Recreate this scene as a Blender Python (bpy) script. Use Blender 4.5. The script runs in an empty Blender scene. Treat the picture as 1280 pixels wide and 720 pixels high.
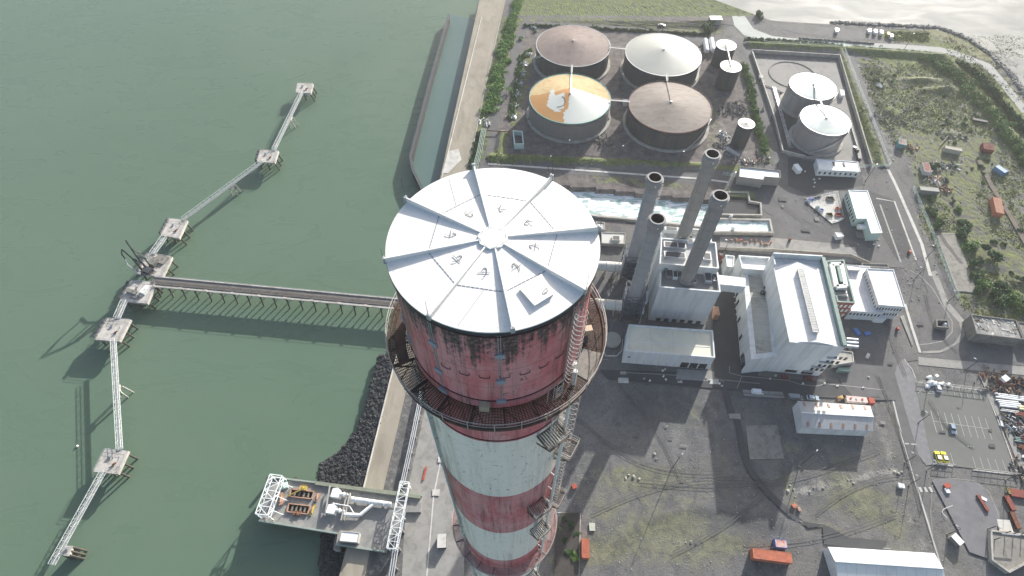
import bpy, math, random
import numpy as np
from mathutils import Vector, Matrix, Quaternion
random.seed(7); rng = np.random.default_rng(7)
R_ = math.radians
sc = bpy.context.scene
col = sc.collection
# ------------------------------------------------------------------ camera model
F = 716.0; PITCH = R_(54); CH = 225.0
sP, cP = math.sin(PITCH), math.cos(PITCH)
def G(px, py, z=0.0):
    u = (px-640)/F; v = (360-py)/F
    d = (u, cP+v*sP, -sP+v*cP); t = (z-CH)/d[2]
    return Vector((d[0]*t, d[1]*t, z))
cam_d = bpy.data.cameras.new('camera'); cam = bpy.data.objects.new('camera', cam_d); col.objects.link(cam)
cam.location = (0, 0, CH); cam.rotation_euler = (math.pi/2-PITCH, 0, 0)
cam_d.sensor_width = 36; cam_d.lens = F/1280*36; cam_d.clip_end = 8000; cam_d.clip_start = 0.5
sc.camera = cam
# ------------------------------------------------------------------ light
SUN_AZ, SUN_EL = R_(30), R_(19.8)
w = bpy.data.worlds.new('World'); sc.world = w; w.use_nodes = True
nt = w.node_tree; nt.nodes.clear()
sky = nt.nodes.new('ShaderNodeTexSky'); sky.sky_type = 'NISHITA'; sky.sun_disc = False
sky.sun_elevation = SUN_EL; sky.sun_rotation = SUN_AZ; sky.air_density = 1.0; sky.dust_density = 3.0; sky.ozone_density = 0.8
bg = nt.nodes.new('ShaderNodeBackground'); bg.inputs[1].default_value = 0.12
wo = nt.nodes.new('ShaderNodeOutputWorld')
nt.links.new(sky.outputs[0], bg.inputs[0]); nt.links.new(bg.outputs[0], wo.inputs[0])
sl = bpy.data.lights.new('sun', 'SUN'); sl.energy = 5.0; sl.angle = R_(0.6); sl.color = (1.0, 0.965, 0.91)
so = bpy.data.objects.new('sun', sl); col.objects.link(so)
S = Vector((math.sin(SUN_AZ)*math.cos(SUN_EL), math.cos(SUN_AZ)*math.cos(SUN_EL), math.sin(SUN_EL)))
so.rotation_euler = S.to_track_quat('Z', 'Y').to_euler(); so.location = (200, 300, 400)
sc.view_settings.view_transform = 'Standard'; sc.view_settings.look = 'None'
sc.view_settings.exposure = 0.92; sc.view_settings.gamma = 1.0
sc.cycles.max_bounces = 5; sc.cycles.diffuse_bounces = 3; sc.cycles.volume_bounces = 1
# ------------------------------------------------------------------ materials
MATS = {}
def nodes(name):
    m = bpy.data.materials.new(name); m.use_nodes = True
    n = m.node_tree; b = n.nodes['Principled BSDF']
    return m, n, b
def L(n, a, b): n.links.new(a, b)
def noise(n, vec, scale, detail=5, rough=.6, dist=0.0):
    t = n.nodes.new('ShaderNodeTexNoise'); t.inputs['Scale'].default_value = scale
    t.inputs['Detail'].default_value = detail; t.inputs['Roughness'].default_value = rough
    t.inputs['Distortion'].default_value = dist
    L(n, vec, t.inputs['Vector']); return t.outputs['Fac']
def pos(n, scale=(1, 1, 1), loc=(0, 0, 0), rotz=0.0, objc=False):
    if objc: g = n.nodes.new('ShaderNodeTexCoord').outputs['Object']
    else: g = n.nodes.new('ShaderNodeNewGeometry').outputs['Position']
    mp = n.nodes.new('ShaderNodeMapping'); mp.inputs['Scale'].default_value = scale
    mp.inputs['Location'].default_value = loc; mp.inputs['Rotation'].default_value = (0, 0, rotz)
    L(n, g, mp.inputs['Vector']); return mp.outputs[0]
def math_(n, op, a, b=None, c=None, clamp=False):
    t = n.nodes.new('ShaderNodeMath'); t.operation = op; t.use_clamp = clamp
    for i, x in enumerate((a, b, c)):
        if x is None: continue
        if isinstance(x, (int, float)): t.inputs[i].default_value = x
        else: L(n, x, t.inputs[i])
    return t.outputs[0]
def ramp(n, fac, stops, interp='LINEAR'):
    r = n.nodes.new('ShaderNodeValToRGB'); r.color_ramp.interpolation = interp
    e = r.color_ramp.elements
    while len(e) > 1: e.remove(e[-1])
    e[0].position = stops[0][0]; e[0].color = tuple(stops[0][1])+(1,) if not isinstance(stops[0][1], (int, float)) else (stops[0][1],)*3+(1,)
    for p, c in stops[1:]:
        x = e.new(p); x.color = tuple(c)+(1,) if not isinstance(c, (int, float)) else (c,)*3+(1,)
    L(n, fac, r.inputs[0]); return r.outputs[0]
def mix(n, fac, a, b, mode='MIX'):
    t = n.nodes.new('ShaderNodeMix'); t.data_type = 'RGBA'; t.blend_type = mode
    for i, x in ((0, fac), (6, a), (7, b)):
        if isinstance(x, (int, float)): t.inputs[i].default_value = x
        elif isinstance(x, tuple): t.inputs[i].default_value = x+(1,)
        else: L(n, x, t.inputs[i])
    return t.outputs[2]
def bump(n, b, h, strength=.3, dist=.1):
    t = n.nodes.new('ShaderNodeBump'); t.inputs['Strength'].default_value = strength; t.inputs['Distance'].default_value = dist
    L(n, h, t.inputs['Height']); L(n, t.outputs[0], b.inputs['Normal'])
def M(name, c, rough=.8, var=.25, scale=.25, stain=None, samt=.5, sscale=.15, stretch=(1, 1, 1), metallic=0.0,
      lines=None, lcol=None, bmp=.15, spec=.3):
    """weathered surface: base colour varied at two scales, optional stains and sheet seams"""
    if name in MATS: return MATS[name]
    m, n, b = nodes(name)
    p = pos(n, stretch)
    n1 = noise(n, p, scale, 6, .65); n2 = noise(n, pos(n), 2.2, 4, .7)
    lo = tuple(x*(1-var) for x in c); hi = tuple(min(1, x*(1+var)) for x in c)
    cc = ramp(n, n1, [(.3, lo), (.7, hi)])
    cc = mix(n, .35, cc, mix(n, n2, lo, hi))
    if stain:
        s = noise(n, pos(n, stretch, (13, 7, 3)), sscale, 7, .7, .5)
        cc = mix(n, math_(n, 'MULTIPLY', ramp(n, s, [(.48, 0.0), (.66, 1.0)]), samt), cc, stain)
    if lines:
        (dx, dy, dz), sp, wd = lines
        d = n.nodes.new('ShaderNodeVectorMath'); d.operation = 'DOT_PRODUCT'
        L(n, pos(n), d.inputs[0]); d.inputs[1].default_value = (dx, dy, dz)
        fr = math_(n, 'FRACT', math_(n, 'MULTIPLY', d.outputs['Value'], 1.0/sp))
        k = math_(n, 'LESS_THAN', fr, wd)
        cc = mix(n, math_(n, 'MULTIPLY', k, .55), cc, lcol or tuple(x*.5 for x in c))
    L(n, cc, b.inputs['Base Color'])
    b.inputs['Roughness'].default_value = rough; b.inputs['Metallic'].default_value = metallic
    b.inputs['Specular IOR Level'].default_value = spec
    if bmp: bump(n, b, n2, bmp, .05)
    MATS[name] = m; return m
AX = R_(5.7)                                 # the site's grid is turned this much from the line of sight
EN = Vector((math.sin(AX), math.cos(AX), 0)) # along the site (away)
EE = Vector((math.cos(AX), -math.sin(AX), 0))# across the site (right)
en, ee = tuple(EN), tuple(EE)
# ------------------------------------------------------------------ mesh builder
from mathutils.geometry import tessellate_polygon
def tess(poly):
    n = len(poly)
    if n <= 4: return [tuple(range(n))]
    P_ = [Vector((p[0], p[1], 0)) for p in poly]; out = []
    for t in tessellate_polygon([P_]):
        a, b, c = (P_[i] for i in t)
        out.append(tuple(t) if (b-a).cross(c-a).z > 0 else tuple(t[::-1]))
    return out
class MB:
    def __init__(s): s.v = []; s.f = []; s.mi = []; s.m = 0
    def add(s, vs, fs):
        o = len(s.v); s.v += [tuple(v) for v in vs]
        for f in fs: s.f.append(tuple(i+o for i in f)); s.mi.append(s.m)
        return s
    def box(s, c, d, rz=0.0, rot=None):
        hx, hy, hz = d[0]/2, d[1]/2, d[2]/2
        m = rot or Matrix.Rotation(rz, 3, 'Z'); c = Vector(c)
        vs = [c+m@Vector((x*hx, y*hy, z*hz)) for x in (-1, 1) for y in (-1, 1) for z in (-1, 1)]
        return s.add(vs, [(0, 1, 3, 2), (4, 6, 7, 5), (0, 4, 5, 1), (2, 3, 7, 6), (0, 2, 6, 4), (1, 5, 7, 3)])
    def beam(s, a, b, w=.2, h=None):
        a = Vector(a); b = Vector(b); d = b-a; l = d.length
        if l < 1e-6: return s
        q = d.to_track_quat('X', 'Z').to_matrix()
        return s.box((a+b)/2, (l, w, h or w), rot=q)
    def cyl(s, a, b, r0, r1=None, n=12, caps=True):
        a = Vector(a); b = Vector(b); r1 = r0 if r1 is None else r1
        q = (b-a).to_track_quat('Z', 'Y').to_matrix(); vs = []
        for p, r in ((a, r0), (b, r1)):
            for i in range(n):
                t = 2*math.pi*i/n; vs.append(p+q@Vector((r*math.cos(t), r*math.sin(t), 0)))
        fs = [(i, (i+1) % n, n+(i+1) % n, n+i) for i in range(n)]
        if caps: fs += [tuple(range(n-1, -1, -1)), tuple(range(n, 2*n))]
        return s.add(vs, fs)
    def path(s, pts, r, n=6):
        for a, b in zip(pts, pts[1:]): s.cyl(a, b, r, n=n)
        return s
    def lathe(s, c, prof, n=64, closed=False, a0=0, a1=2*math.pi):
        full = abs(a1-a0-2*math.pi) < 1e-6; k = n if full else n+1; vs = []
        for r, z in prof:
            for i in range(k):
                t = a0+(a1-a0)*i/n; vs.append((c[0]+r*math.cos(t), c[1]+r*math.sin(t), c[2]+z))
        fs = []; P = len(prof)
        for j in range(P if closed else P-1):
            j2 = (j+1) % P
            for i in range(n):
                i2 = (i+1) % k
                fs.append((j*k+i, j*k+i2, j2*k+i2, j2*k+i))
        return s.add(vs, fs)
    def ring(s, c, r, w, h, n=64, a0=0, a1=2*math.pi):
        return s.lathe(c, [(r-w/2, -h/2), (r+w/2, -h/2), (r+w/2, h/2), (r-w/2, h/2)], n, True, a0, a1)
    def prism(s, poly, z0, z1, top=True, bottom=False, inset=None):
        n = len(poly); vs = [(p[0], p[1], z0) for p in poly]+[(p[0], p[1], z1) for p in poly]
        fs = [(i, (i+1) % n, n+(i+1) % n, n+i) for i in range(n)]
        if top: fs += [tuple(i+n for i in f) for f in tess(poly)]
        if bottom: fs.append(tuple(range(n-1, -1, -1)))
        return s.add(vs, fs)
    def sheet(s, poly, z=None):
        return s.add([(p[0], p[1], p[2] if z is None else z) for p in poly], tess(poly))
    def build(s, name, mat, parent=None, smooth=False):
        me = bpy.data.meshes.new(name)
        v = np.array(s.v, dtype=float)
        if parent is not None and getattr(parent, 'type', '') is not None:
            o = Vector((0, 0, 0)); q = parent
            while q is not None: o = o+q.location; q = q.parent
            loc = Vector((0, 0, 0))
        else:
            o = Vector(((v[:, 0].min()+v[:, 0].max())/2, (v[:, 1].min()+v[:, 1].max())/2, v[:, 2].min())); loc = o
        v = v-np.array(o)
        me.from_pydata([tuple(x) for x in v], [], s.f)
        mats = mat if isinstance(mat, (list, tuple)) else [mat]
        for mm in mats: me.materials.append(mm)
        if len(mats) > 1: me.polygons.foreach_set('material_index', s.mi)
        if smooth: me.polygons.foreach_set('use_smooth', [True]*len(me.polygons))
        me.update()
        ob = bpy.data.objects.new(name, me); col.objects.link(ob); ob.location = loc
        if parent is not None: ob.parent = parent
        return ob
def tag(o, label, cat, group=None):
    o['label'] = label; o['category'] = cat
    if group: o['group'] = group
    return o
def thing(name, label, cat, loc, group=None):
    o = bpy.data.objects.new(name, None); col.objects.link(o); o.location = Vector(loc)
    o.empty_display_size = .5
    return tag(o, label, cat, group)
def struct(o, kind='structure'): o['kind'] = kind; return o
KIDS = {}
def copy_tree(o, loc=None, rz=None, label=None, parent=None, sc_=None):
    c = o.copy(); col.objects.link(c)
    if parent is not None: c.parent = parent
    if loc is not None: c.location = Vector(loc)
    if rz is not None: c.rotation_euler = (0, 0, rz)
    if sc_ is not None: c.scale = sc_ if isinstance(sc_, (tuple, list)) else (sc_,)*3
    if label: c['label'] = label
    for ch in list(o.children):
        copy_tree(ch, parent=c)
    return c
def orient(poly):
    a = sum(poly[i][0]*poly[(i+1) % len(poly)][1]-poly[(i+1) % len(poly)][0]*poly[i][1] for i in range(len(poly)))
    return poly if a > 0 else poly[::-1]
def inset(poly, d):
    poly = [Vector((p[0], p[1])) for p in orient(poly)]; n = len(poly); out = []
    for i in range(n):
        a, b, c = poly[i-1], poly[i], poly[(i+1) % n]
        d1 = (b-a).normalized(); d2 = (c-b).normalized()
        n1 = Vector((-d1.y, d1.x)); n2 = Vector((-d2.y, d2.x)); m = (n1+n2); k = d/max(.3, (1+n1.dot(n2)))
        out.append(b+m*k)
    return out
def GP(pts, z=0.0): return [G(x, y, z) for x, y in pts]
def wall_pts(a, b, t): return Vector(a)+(Vector(b)-Vector(a))*t
def windows(root, a, b, z0, z1, n, wfrac, mat, name='window', outward=None, skip=()):
    """n panes set along the wall a-b, each its own part, a few cm proud"""
    a = Vector((a[0], a[1], 0)); b = Vector((b[0], b[1], 0)); d = (b-a); l = d.length; d.normalize()
    nrm = Vector((d.y, -d.x, 0)); rz = math.atan2(d.y, d.x); sp = l/n
    for i in range(n):
        if i in skip: continue
        c = a+d*(sp*(i+.5))+nrm*.03
        mb = MB(); mb.box((c.x, c.y, (z0+z1)/2), (sp*wfrac, .12, z1-z0), rz)
        mb.build(name, mat, root)
# ------------------------------------------------------------------ palette
concrete = M('concrete', (.36, .35, .32), .9, .2, .3, (.16, .15, .13), .6, .2)
concrete_dk = M('concrete_dark', (.2, .195, .18), .9, .25, .3, (.08, .08, .07), .6, .25)
conc_pale = M('concrete_pale', (.5, .49, .46), .9, .18, .4, (.25, .24, .2), .6, .2)
white_pnt = M('white_paint', (.72, .74, .74), .55, .08, .5, (.45, .45, .42), .4, .3)
white_roof = M('white_roof_sheet', (.78, .78, .77), .5, .07, .15, (.5, .5, .46), .5, .12, lines=(en, 5.2, .05), lcol=(.45, .45, .44))
white_roofE = M('white_roof_sheet_across', (.74, .76, .77), .5, .08, .15, (.5, .5, .47), .5, .12, lines=(ee, 1.9, .1), lcol=(.42, .43, .43))
wall_white = M('wall_white_cladding', (.62, .65, .66), .6, .08, .2, (.4, .42, .41), .6, .3, stretch=(1, 1, .12), lines=((ee[0]+en[0], ee[1]+en[1], 0), 3.6, .04), lcol=(.4, .44, .46))
wall_grey = M('wall_pale_cladding', (.55, .58, .59), .6, .08, .2, (.36, .38, .38), .55, .3, stretch=(1, 1, .12), lines=((0, 0, 1), 4.2, .02), lcol=(.4, .43, .44))
cream = M('cream_roof', (.66, .64, .52), .7, .06, .1, (.5, .47, .36), .5, .1, lines=(ee, 9.5, .012))
roof_dirty = M('stained_flat_roof', (.42, .42, .38), .85, .18, .12, (.2, .2, .15), .8, .1, lines=(en, 3.2, .06), lcol=(.6, .6, .57))
roof_grey = M('grey_flat_roof', (.22, .22, .215), .85, .12, .3, (.2, .2, .19), .6, .2)
green_pnt = M('green_coping', (.16, .24, .22), .5, .15, .5)
green_pale = M('pale_green_cladding', (.42, .55, .52), .6, .08, .2)
dark_gl = M('dark_glass', (.03, .035, .04), .15, .2, 1, bmp=0, spec=.5)
dark_mt = M('dark_metal', (.06, .065, .075), .6, .3, 1)
blue_mt = M('blue_grey_metal', (.09, .11, .14), .55, .25, 1)
galv = M('galvanised_steel', (.42, .44, .46), .45, .15, 1, metallic=.4)
stack_g = M('stack_grey', (.29, .3, .315), .6, .1, .3, (.26, .27, .29), .5, .2, stretch=(1, 1, .2))
stack_c = M('stack_concrete_grey', (.27, .265, .255), .75, .12, .3, (.24, .24, .25), .6, .25, stretch=(1, 1, .12), lines=((0, 0, 1), 7.5, .035), lcol=(.27, .27, .28))
stack_in = M('flue_inside', (.045, .03, .028), .9, .3, 1)
gal_brown = M('gallery_brown', (.1, .07, .055), .9, .35, 1.2, (.06, .035, .03), .7, .8)
rust = M('rust', (.16, .07, .045), .85, .35, 1.2, (.07, .035, .03), .7, .8)
rust_red = M('red_brown_paint', (.22, .06, .045), .7, .25, .8, (.09, .045, .04), .6, .6)
rust_lt = M('light_rust', (.4, .25, .18), .8, .25, .8, (.2, .09, .05), .7, .6)
brick = M('red_brick', (.3, .11, .08), .85, .15, .8, lines=((0, 0, 1), .9, .12), lcol=(.2, .08, .06))
red_pnt = M('red_paint', (.36, .08, .05), .5, .15, .8, (.25, .08, .05), .4, .5)
orange_pnt = M('orange_paint', (.5, .17, .1), .75, .25, .6, (.3, .13, .09), .8, .6)
blue_pnt = M('blue_paint', (.07, .16, .42), .5, .15, .8)
teal_pnt = M('teal_paint', (.1, .3, .33), .6, .2, .8, (.2, .12, .08), .5, .5)
yellow_pnt = M('yellow_paint', (.85, .75, .03), .4, .08, .8, bmp=0)
yellow_dk = M('worn_yellow_paint', (.42, .31, .08), .6, .2, .8)
carwhite = M('car_white', (.75, .76, .78), .25, .03, .8, bmp=0, spec=.5)
carblue = M('car_silver_blue', (.38, .48, .56), .25, .05, .8, bmp=0, spec=.5, metallic=.3)
cargrey = M('car_grey', (.25, .28, .31), .3, .05, .8, bmp=0, spec=.5, metallic=.3)
cardark = M('car_dark', (.035, .04, .05), .25, .1, .8, bmp=0, spec=.5)
tyre = M('tyre', (.02, .02, .02), .9, .2, 1)
lampred = M('red_lens', (.4, .02, .02), .3, .1, 1, bmp=0)
lampwhite = M('clear_lens', (.8, .8, .8), .15, .05, 1, bmp=0)
line_white = M('road_line_paint', (.45, .45, .43), .7, .15, 2, (.3, .3, .3), .7, 1.2)
line_dull = M('worn_kerb_line', (.3, .3, .285), .8, .2, 1, (.18, .18, .18), .7, .8)
asph = M('asphalt', (.12, .12, .122), .9, .22, .1, (.08, .082, .085), .7, .2)
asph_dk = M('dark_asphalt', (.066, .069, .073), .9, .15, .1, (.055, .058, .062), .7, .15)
asph_lot = M('parking_asphalt', (.15, .155, .147), .9, .07, .05, (.115, .12, .112), .5, .05)
paving = M('pale_paving', (.27, .265, .25), .9, .15, .3, (.14, .14, .13), .6, .25)
slab_m = M('old_slab', (.23, .22, .2), .9, .25, .15, (.11, .105, .09), .8, .3)
quay_m = M('quay_strip_concrete', (.29, .265, .215), .95, .22, .12, (.2, .18, .14), .7, .18, stretch=(1, .35, 1))
quay_dk = M('quay_dark_strip', (.1, .1, .1), .95, .35, .3, (.3, .29, .26), .6, .5)
timber = M('weathered_timber', (.2, .18, .15), .9, .25, 1)
rock_m = M('black_rock', (.028, .03, .034), .8, .5, .9, (.1, .1, .1), .5, 1.2, bmp=.6)
rock_g = M('grey_rock', (.2, .2, .19), .9, .4, .6, bmp=.6)
jet_c = M('jetty_concrete', (.45, .43, .4), .9, .2, .3, (.2, .18, .15), .7, .25)
pile_m = M('pile', (.07, .065, .06), .9, .4, .8, (.12, .1, .05), .6, .6)
tank_dk = M('tank_dark_shell', (.05, .057, .064), .7, .2, .15, (.15, .1, .075), .5, .3, stretch=(1, 1, .1), lines=((0, 0, 1), 2.2, .05), lcol=(.11, .115, .12))
tank_gr = M('tank_grey_shell', (.15, .152, .155), .75, .15, .15, (.2, .17, .15), .6, .3, stretch=(1, 1, .1), lines=((0, 0, 1), 2.2, .05), lcol=(.1, .1, .1))
tank_pl = M('tank_pale_shell', (.24, .23, .235), .7, .12, .15, (.42, .4, .37), .5, .15, stretch=(1, 1, .2), lines=((0, 0, 1), 2.4, .03))
tankroofA = M('tank_roof_brown', (.2, .16, .145), .75, .2, .12, (.13, .085, .075), .65, .22, lines=(ee, 1.6, .14), lcol=(.2, .13, .12))
tankroofB = M('tank_roof_pale', (.3, .315, .29), .6, .12, .1, (.34, .32, .28), .6, .2, lines=(ee, 1.6, .08), lcol=(.32, .31, .3))
tankroofC = M('tank_roof_weathered', (.225, .2, .175), .75, .24, .2, (.14, .1, .085), .75, .25, stretch=(.6, 1.6, 1), lines=(en, 1.7, .14), lcol=(.24, .17, .15))
roof_or = M('tank_roof_orange', (.38, .2, .07), .8, .12, .12, (.42, .17, .03), .75, .18, lines=(en, 1.7, .05), lcol=(.45, .3, .12))
roof_wh = M('tank_roof_white', (.47, .5, .47), .55, .08, .12, (.45, .45, .42), .5, .2, lines=(en, 1.7, .07), lcol=(.42, .43, .42))
tank_wt = M('tank_roof_cyan_white', (.33, .4, .39), .45, .08, .1, (.48, .54, .53), .6, .15)
teal_rim = M('teal_rim', (.14, .38, .33), .5, .1, 1)
def leafmat(name, a, b, c):
    m, n, bs = nodes(name)
    p = pos(n); n1 = noise(n, p, .35, 4, .7); n2 = noise(n, p, 3.0, 3, .7)
    cc = mix(n, .5, ramp(n, n1, [(.3, a), (.5, b), (.7, c)]), ramp(n, n2, [(.3, a), (.5, b), (.72, c)]))
    L(n, cc, bs.inputs['Base Color']); bs.inputs['Roughness'].default_value = .7; bs.inputs['Specular IOR Level'].default_value = .2
    MATS[name] = m; return m
leaf_dk = leafmat('foliage_dark', (.032, .075, .032), (.058, .12, .045), (.1, .17, .065))
leaf_md = leafmat('foliage_mid', (.06, .12, .035), (.11, .195, .055), (.18, .27, .085))
leaf_br = leafmat('foliage_bright', (.1, .18, .05), (.17, .29, .08), (.25, .38, .12))
# ------------------------------------------------------------------ water
def water_mat(name, c1, c2, rough, bscale=.25, bstr=.22, bdist=.3, foam=None):
    m, n, b = nodes(name)
    p = pos(n, (1, .6, 1), rotz=.4)
    a = noise(n, pos(n), .006, 5, .6, .8); a2 = noise(n, pos(n, (1, 2.2, 1), rotz=.5), .03, 5, .6, 1.0)
    cc = mix(n, .25, ramp(n, a, [(.35, c1), (.65, c2)]), ramp(n, a2, [(.35, c1), (.65, c2)]))
    if not foam: L(n, math_(n, 'ADD', math_(n, 'MULTIPLY', ramp(n, a2, [(.4, 0.), (.62, 1.)]), .08), rough-.04), b.inputs['Roughness'])
    h = math_(n, 'ADD', noise(n, p, bscale, 5, .6), math_(n, 'MULTIPLY', noise(n, p, bscale*6, 3, .6), .35))
    if foam:
        f1 = noise(n, pos(n, (.45, 1.3, 1), rotz=AX), .16, 9, .72, 1.6)
        k = ramp(n, f1, [(.44, 0.0), (.54, 1.0)])
        cc = mix(n, k, cc, foam)
        L(n, math_(n, 'ADD', math_(n, 'MULTIPLY', k, .4), rough), b.inputs['Roughness'])
    L(n, cc, b.inputs['Base Color']); b.inputs['IOR'].default_value = 1.33
    bump(n, b, h, bstr, bdist); MATS[name] = m; return m
river_m = water_mat('river_water', (.094, .146, .102), (.11, .162, .115), .3, .2, .08, .2)
basin_m = water_mat('basin_water', (.085, .14, .13), (.105, .16, .15), .22, .4)
foam_m = water_mat('foaming_channel_water', (.2, .34, .33), (.3, .42, .4), .3, .5, foam=(.82, .84, .84))
sea_m = water_mat('tidal_shallows', (.085, .1, .1), (.2, .21, .205), .7, .15, .2)
dark_water = water_mat('pond_water', (.04, .045, .05), (.06, .065, .07), .15)
WZ = -5.0
def mk_water(name, mb, m):
    o = mb.build(name, m); struct(o); return o
mb = MB(); mb.sheet([(-2600, -900, WZ), (2600, -900, WZ), (2600, 3200, WZ), (-2600, 3200, WZ)]); mk_water('river_water', mb, river_m)
# ------------------------------------------------------------------ land
QL0, QL1 = G(600, 22), G(453, 612)           # the quay edge
def quay_x(y): return QL0.x+(QL1.x-QL0.x)*(y-QL0.y)/(QL1.y-QL0.y)
shore_px = [(965, 26), (1040, 30.5), (1109, 33.5), (1173, 37), (1207, 50), (1240, 73), (1262, 95), (1281, 124), (1330, 190)]
shore = sorted([(G(x, y).y, G(x, y).x) for x, y in shore_px])
def shore_x(y):
    ys = [a for a, b in shore]; xs = [b for a, b in shore]
    if y > ys[-1]: return max(60.0, xs[-1]-(y-ys[-1])*1.2)
    if y < ys[0]: return min(900.0, xs[0]+(ys[0]-y)*.8)
    return float(np.interp(y, ys, xs))
def poly_w(poly, X, Y):
    ins = np.zeros(X.shape, bool); n = len(poly)
    for i in range(n):
        x1, y1 = poly[i][0], poly[i][1]; x2, y2 = poly[(i+1) % n][0], poly[(i+1) % n][1]
        if y1 == y2: continue
        c = ((Y > min(y1, y2)) & (Y <= max(y1, y2))); xi = x1+(Y-y1)*(x2-x1)/(y2-y1)
        ins ^= c & (X < xi)
    return ins
rows = list(np.arange(-120, 20, 10.0))+list(np.arange(20, 440, 1.6))+list(np.arange(440, 1000, 20.0))
NC = 300
XX = np.zeros((len(rows), NC+1)); YY = np.zeros_like(XX)
for j, y in enumerate(rows):
    a, b = quay_x(y), shore_x(y)
    t = np.linspace(0, 1, NC+1)
    XX[j] = a+(b-a)*t; YY[j] = y
ZZ = np.zeros_like(XX)
def lay(pts): return [G(x, y) for x, y in pts]
ATT = {k: np.zeros_like(XX) for k in ('grass', 'brown', 'dark', 'pale', 'moss', 'lichen')}
def paint(k, pts, v=1.0, mode='max'):
    m = poly_w([G(x, y) for x, y in pts], XX, YY)
    if mode == 'max': ATT[k][m] = np.maximum(ATT[k][m], v)
    else: ATT[k][m] = v
def blob(k, x, y, rx, ry, v=.6, ang=0.0):
    c = G(x, y); sx = 1/(F/((c.y)*cP+CH*sP)); 
    rx *= sx; ry *= sx*1.15
    dx = XX-c.x; dy = YY-c.y; ca, sa = math.cos(ang), math.sin(ang)
    q = ((dx*ca+dy*sa)/rx)**2+((-dx*sa+dy*ca)/ry)**2
    ATT[k] = np.maximum(ATT[k], v*np.exp(-q))
paint('grass', [(640, -40), (960, -40), (970, 20), (900, 21), (650, 20)], .7); paint('grass', [(960, -30), (1100, 5), (1080, 29), (970, 24)], .7)
# tank farm: purple-brown ground and grassy bund
paint('brown', [(655, 30), (900, 22), (960, 205), (890, 215), (600, 190), (640, 60)], .75)
paint('grass', [(612, 190), (700, 195), (880, 205), (930, 205), (930, 215), (880, 212), (700, 205), (606, 203)], .8)
paint('grass', [(620, 192), (626, 165), (634, 165), (632, 192)], .7)
paint('grass', [(628, 22), (652, 22), (610, 150), (612, 190), (598, 210), (588, 205), (603, 130)], .75)
paint('grass', [(655, 70), (668, 52), (665, 90), (650, 150), (636, 170), (640, 120)], .6)
paint('grass', [(640, 22), (800, 22), (840, 28), (900, 22), (910, 40), (895, 44), (780, 33), (650, 30)], .55)
paint('grass', [(930, 60), (938, 60), (975, 210), (955, 205), (935, 150)], .6)
paint('grass', [(885, 100), (905, 140), (893, 185), (878, 190), (892, 150)], .45)
paint('pale', [(880, 155), (900, 150), (950, 200), (935, 215), (880, 200)], .45)
paint('brown', [(700, 208), (900, 222), (905, 262), (740, 248), (690, 240)], .85)
paint('grass', [(735, 217), (800, 221), (880, 232), (880, 240), (800, 234), (735, 228)], .5)
# compound with the two white tanks
paint('pale', [(945, 72), (1046, 76), (1080, 205), (1050, 205), (975, 190), (965, 150)], .6)
paint('grass', [(1046, 68), (1053, 68), (1108, 208), (1092, 208), (1070, 140)], .75)
paint('grass', [(935, 50), (1055, 58), (1200, 70), (1280, 130), (1280, 215), (1200, 100), (1060, 66), (935, 60)], .8)
# wasteland on the right
paint('grass', [(1070, 72), (1210, 85), (1245, 140), (1280, 210), (1290, 440), (1200, 380), (1150, 270), (1135, 200), (1100, 160), (1085, 110)], .55)
paint('moss', [(1075, 75), (1200, 85), (1240, 150), (1290, 230), (1290, 400), (1200, 370), (1150, 270), (1140, 190), (1110, 150)], .6)
paint('brown', [(1118, 160), (1150, 165), (1235, 170), (1250, 195), (1215, 240), (1235, 290), (1290, 320), (1290, 360), (1225, 330), (1185, 260), (1145, 215)], .6)
paint('dark', [(1095, 112), (1120, 118), (1135, 150), (1110, 170)], .35)
paint('pale', [(1062, 70), (1075, 78), (1130, 160), (1200, 185), (1120, 200), (1108, 195)], .45)
for q in [(1120, 95, 16, 9, .8), (1160, 92, 20, 6, .8), (1130, 130, 25, 12, .7), (1175, 128, 22, 12, .8), (1210, 150, 16, 14, .8), (1195, 225, 30, 16, .8),
          (1170, 205, 14, 9, .6), (1225, 205, 18, 9, .7), (1160, 285, 16, 22, .8), (1240, 330, 20, 30, .8), (1265, 290, 10, 20, .5)]:
    blob('moss', q[0], q[1], q[2], q[3], q[4])
for q in [(1128, 148, 14, 16, .6), (1165, 112, 30, 5, .6), (1185, 166, 14, 8, .7), (1140, 165, 20, 5, .5)]: blob('dark', q[0], q[1], q[2], q[3], q[4])
# seaward strip
paint('grass', [(1060, 44), (1130, 36), (1200, 58), (1262, 110), (1290, 160), (1290, 175), (1240, 108), (1180, 62), (1120, 50)], .7)
paint('moss', [(1100, 40), (1167, 36), (1208, 49), (1240, 73), (1264, 103), (1290, 140), (1290, 158), (1262, 105), (1240, 80), (1195, 62), (1120, 53)], .85)
blob('moss', 1128, 45, 16, 4, .9); blob('grass', 1130, 46, 20, 4, 1.0)
paint('pale', [(1240, 90), (1270, 130), (1290, 165), (1290, 150), (1262, 108)], .5)
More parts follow.
